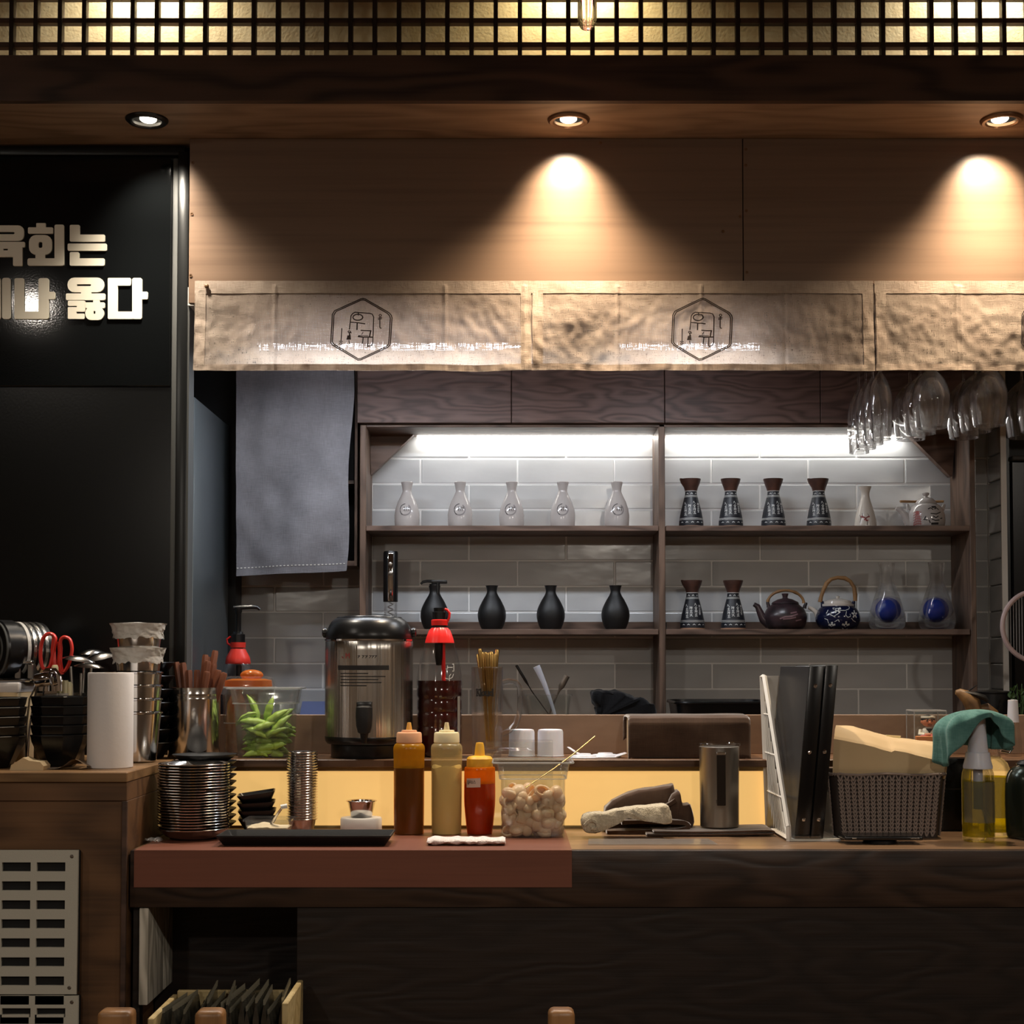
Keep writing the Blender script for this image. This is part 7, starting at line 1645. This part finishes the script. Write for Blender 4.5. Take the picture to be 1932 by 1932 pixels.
# ================================================================== in front, below the counter
zb = .30
t = thing('packet_crate', 'pale wooden crate full of dark packets under the counter', 'crate', Vector((W(420, 1920, 3.14).x, 3.16, .30)))
X0, X1 = W(285, 1925, 3.05).x, W(547, 1925, 3.05).x; zr = W(966, 1886, 3.05).z
def crate(name, *a_): b = MB(); b.box(*a_, .002, 1); return b.obj(name, M['palewood'], t, world=True)
crate('side_wall', X1-.012, X1, 3.02, 3.24, .30, zr); crate('side_wall', X0, X0+.012, 3.02, 3.24, .30, zr-.03); crate('front_wall', X0+.0125, X1-.0125, 3.02, 3.032, .30, zr-.06); crate('back_wall', X0+.0125, X1-.0125, 3.228, 3.24, .30, zr-.02); crate('bottom', X0+.0125, X1-.0125, 3.0325, 3.2275, .30, .312)
st = thing('low_stand', 'dark low stand carrying the packet crate', 'stand', Vector(((X0+X1)/2, 3.13, 0)))
b = MB(); b.box(X0, X1, 3.03, 3.23, .27, .2995, .003, 1); b.obj('top', M['panel_low'], st, world=True)
for x in (X0+.02, X1-.045):
    for y in (3.04, 3.19): b = MB(); b.box(x, x+.025, y, y+.025, 0, .2695, .002, 1); b.obj('leg', M['panel_low'], st, world=True)
rn = random.Random(4); pk = None; npk = 16
for i in range(npk):
    if pk is None:
        pk = o_ = thing('dark_packet', 'dark glossy packet standing in the pale crate', 'packet', (0, 0, 0), group='packets in the crate')
        b = MB(); b.loft([[Vector((x*.5*k, y, z)) for x, y in ((-.012*th, -.085*wd), (.012*th, -.085*wd), (.012*th, .085*wd), (-.012*th, .085*wd))] for k, th, wd, z in ((1, .2, 1, 0), (1, 1, .97, .02), (1, 1, .97, .2), (1, .15, 1, .235))], True, True, True); b.obj('pouch', M['packet'], o_)
        b = MB(); b.grid(lambda u, v: Vector((.002*((int(u*24) % 2)*2-1), (u-.5)*.165, .235+.012*v+.003*(int(u*24) % 2)*v)), 24, 1); b.obj('crimped_edge', M['packet_e'], o_)
    else: o_ = dup(pk)
    x = X0+.024+(X1-X0-.05)*i/(npk-1); o_.location = (x, 3.13+rn.uniform(-.006, .006), .3130); o_.rotation_euler = (rn.uniform(-.03, .03), rn.uniform(-.05, .16)*(1 if i < npk-3 else .2), rn.uniform(-.12, .12))
    o_.scale.z = (zr-.318)/.248*rn.uniform(.93, 1.07)
# chairs whose tops reach into view
def chair(px0, px1, py, Y, label, posts):
    x0, x1_ = W(px0, 1920, Y).x, W(px1, 1920, Y).x; zt = W(966, py, Y).z
    cx = (x0+x1_)/2; t = thing('wooden_chair', label, 'chair', (cx, Y-.18, 0))
    sw = .20
    b = MB(); b.box(cx-sw, cx+sw, Y-.40, Y+.02, .30, .33, .008, 2); b.obj('seat', M['chairwood'], t, world=True)
    for x in (cx-sw+.03, cx+sw-.03):
        for y in (Y-.37, Y-.01): b = MB(); b.box(x-.018, x+.018, y-.018, y+.018, 0, .2995, .004, 2); b.obj('leg', M['chairwood'], t, world=True)
    for pa, pb_ in posts:
        a_, c_ = W(pa, 1920, Y).x, W(pb_, 1920, Y).x
        b = MB(); b.box(a_, c_, Y-.02, Y+.025, .331, zt, .010, 3); b.obj('back_post', M['chairwood'], t, world=True)
    b = MB(); b.box(cx-.02-(posts[-1][1]-posts[0][0])*.0005, cx+.02+(posts[-1][1]-posts[0][0])*.0005, Y-.008, Y+.012, .40, .44, .004, 2); b.obj('back_rail', M['chairwood'], t, world=True)
chair(187, 424, 1904, 2.62, 'wooden chair with two rounded posts in front of the box and crate', [(187, 253), (370, 424)])
chair(1034, 1084, 1903, 2.62, 'wooden chair with one rounded post in front of the counter', [(1034, 1084)])

# ================================================================== pieces that belong to one part of their thing
SUBS = {'lid_ring': ['lid'], 'tap_spout': ['tap'], 'tap_mount': ['tap'], 'handle_top': ['handle'], 'screw': ['spine', 'slotted_plate'], 'button': ['body'], 'steel_face': ['body'],
        'rim': ['body', 'tub', 'bowl'], 'stacking_ridge': ['tub'], 'crimped_edge': ['pouch'], 'handwriting': ['label'], 'tip': ['cap'], 'knob': ['dome'], 'face_ring': ['drum'], 'band': ['drum'],
        'nozzle': ['spray_head'], 'cover_edges': ['clear_cover'], 'stitching': ['cloth'], 'corkscrew': ['clear_foot'], 'braided_rim': ['body'], 'headband': ['hair'], 'lid_edge': ['body'], 'white_grip': ['arm'], 'handle_loop': ['plate']}
def base(o): return o.name.split('.')[0]
for t in [o for o in bpy.data.objects if o.parent is None and o.get('category')]:
    kids = list(t.children)
    for c in kids:
        for want in SUBS.get(base(c), ()):
            p = next((k for k in kids if base(k) == want and k is not c and k.parent is t), None)
            if p is not None: c.parent = p; break
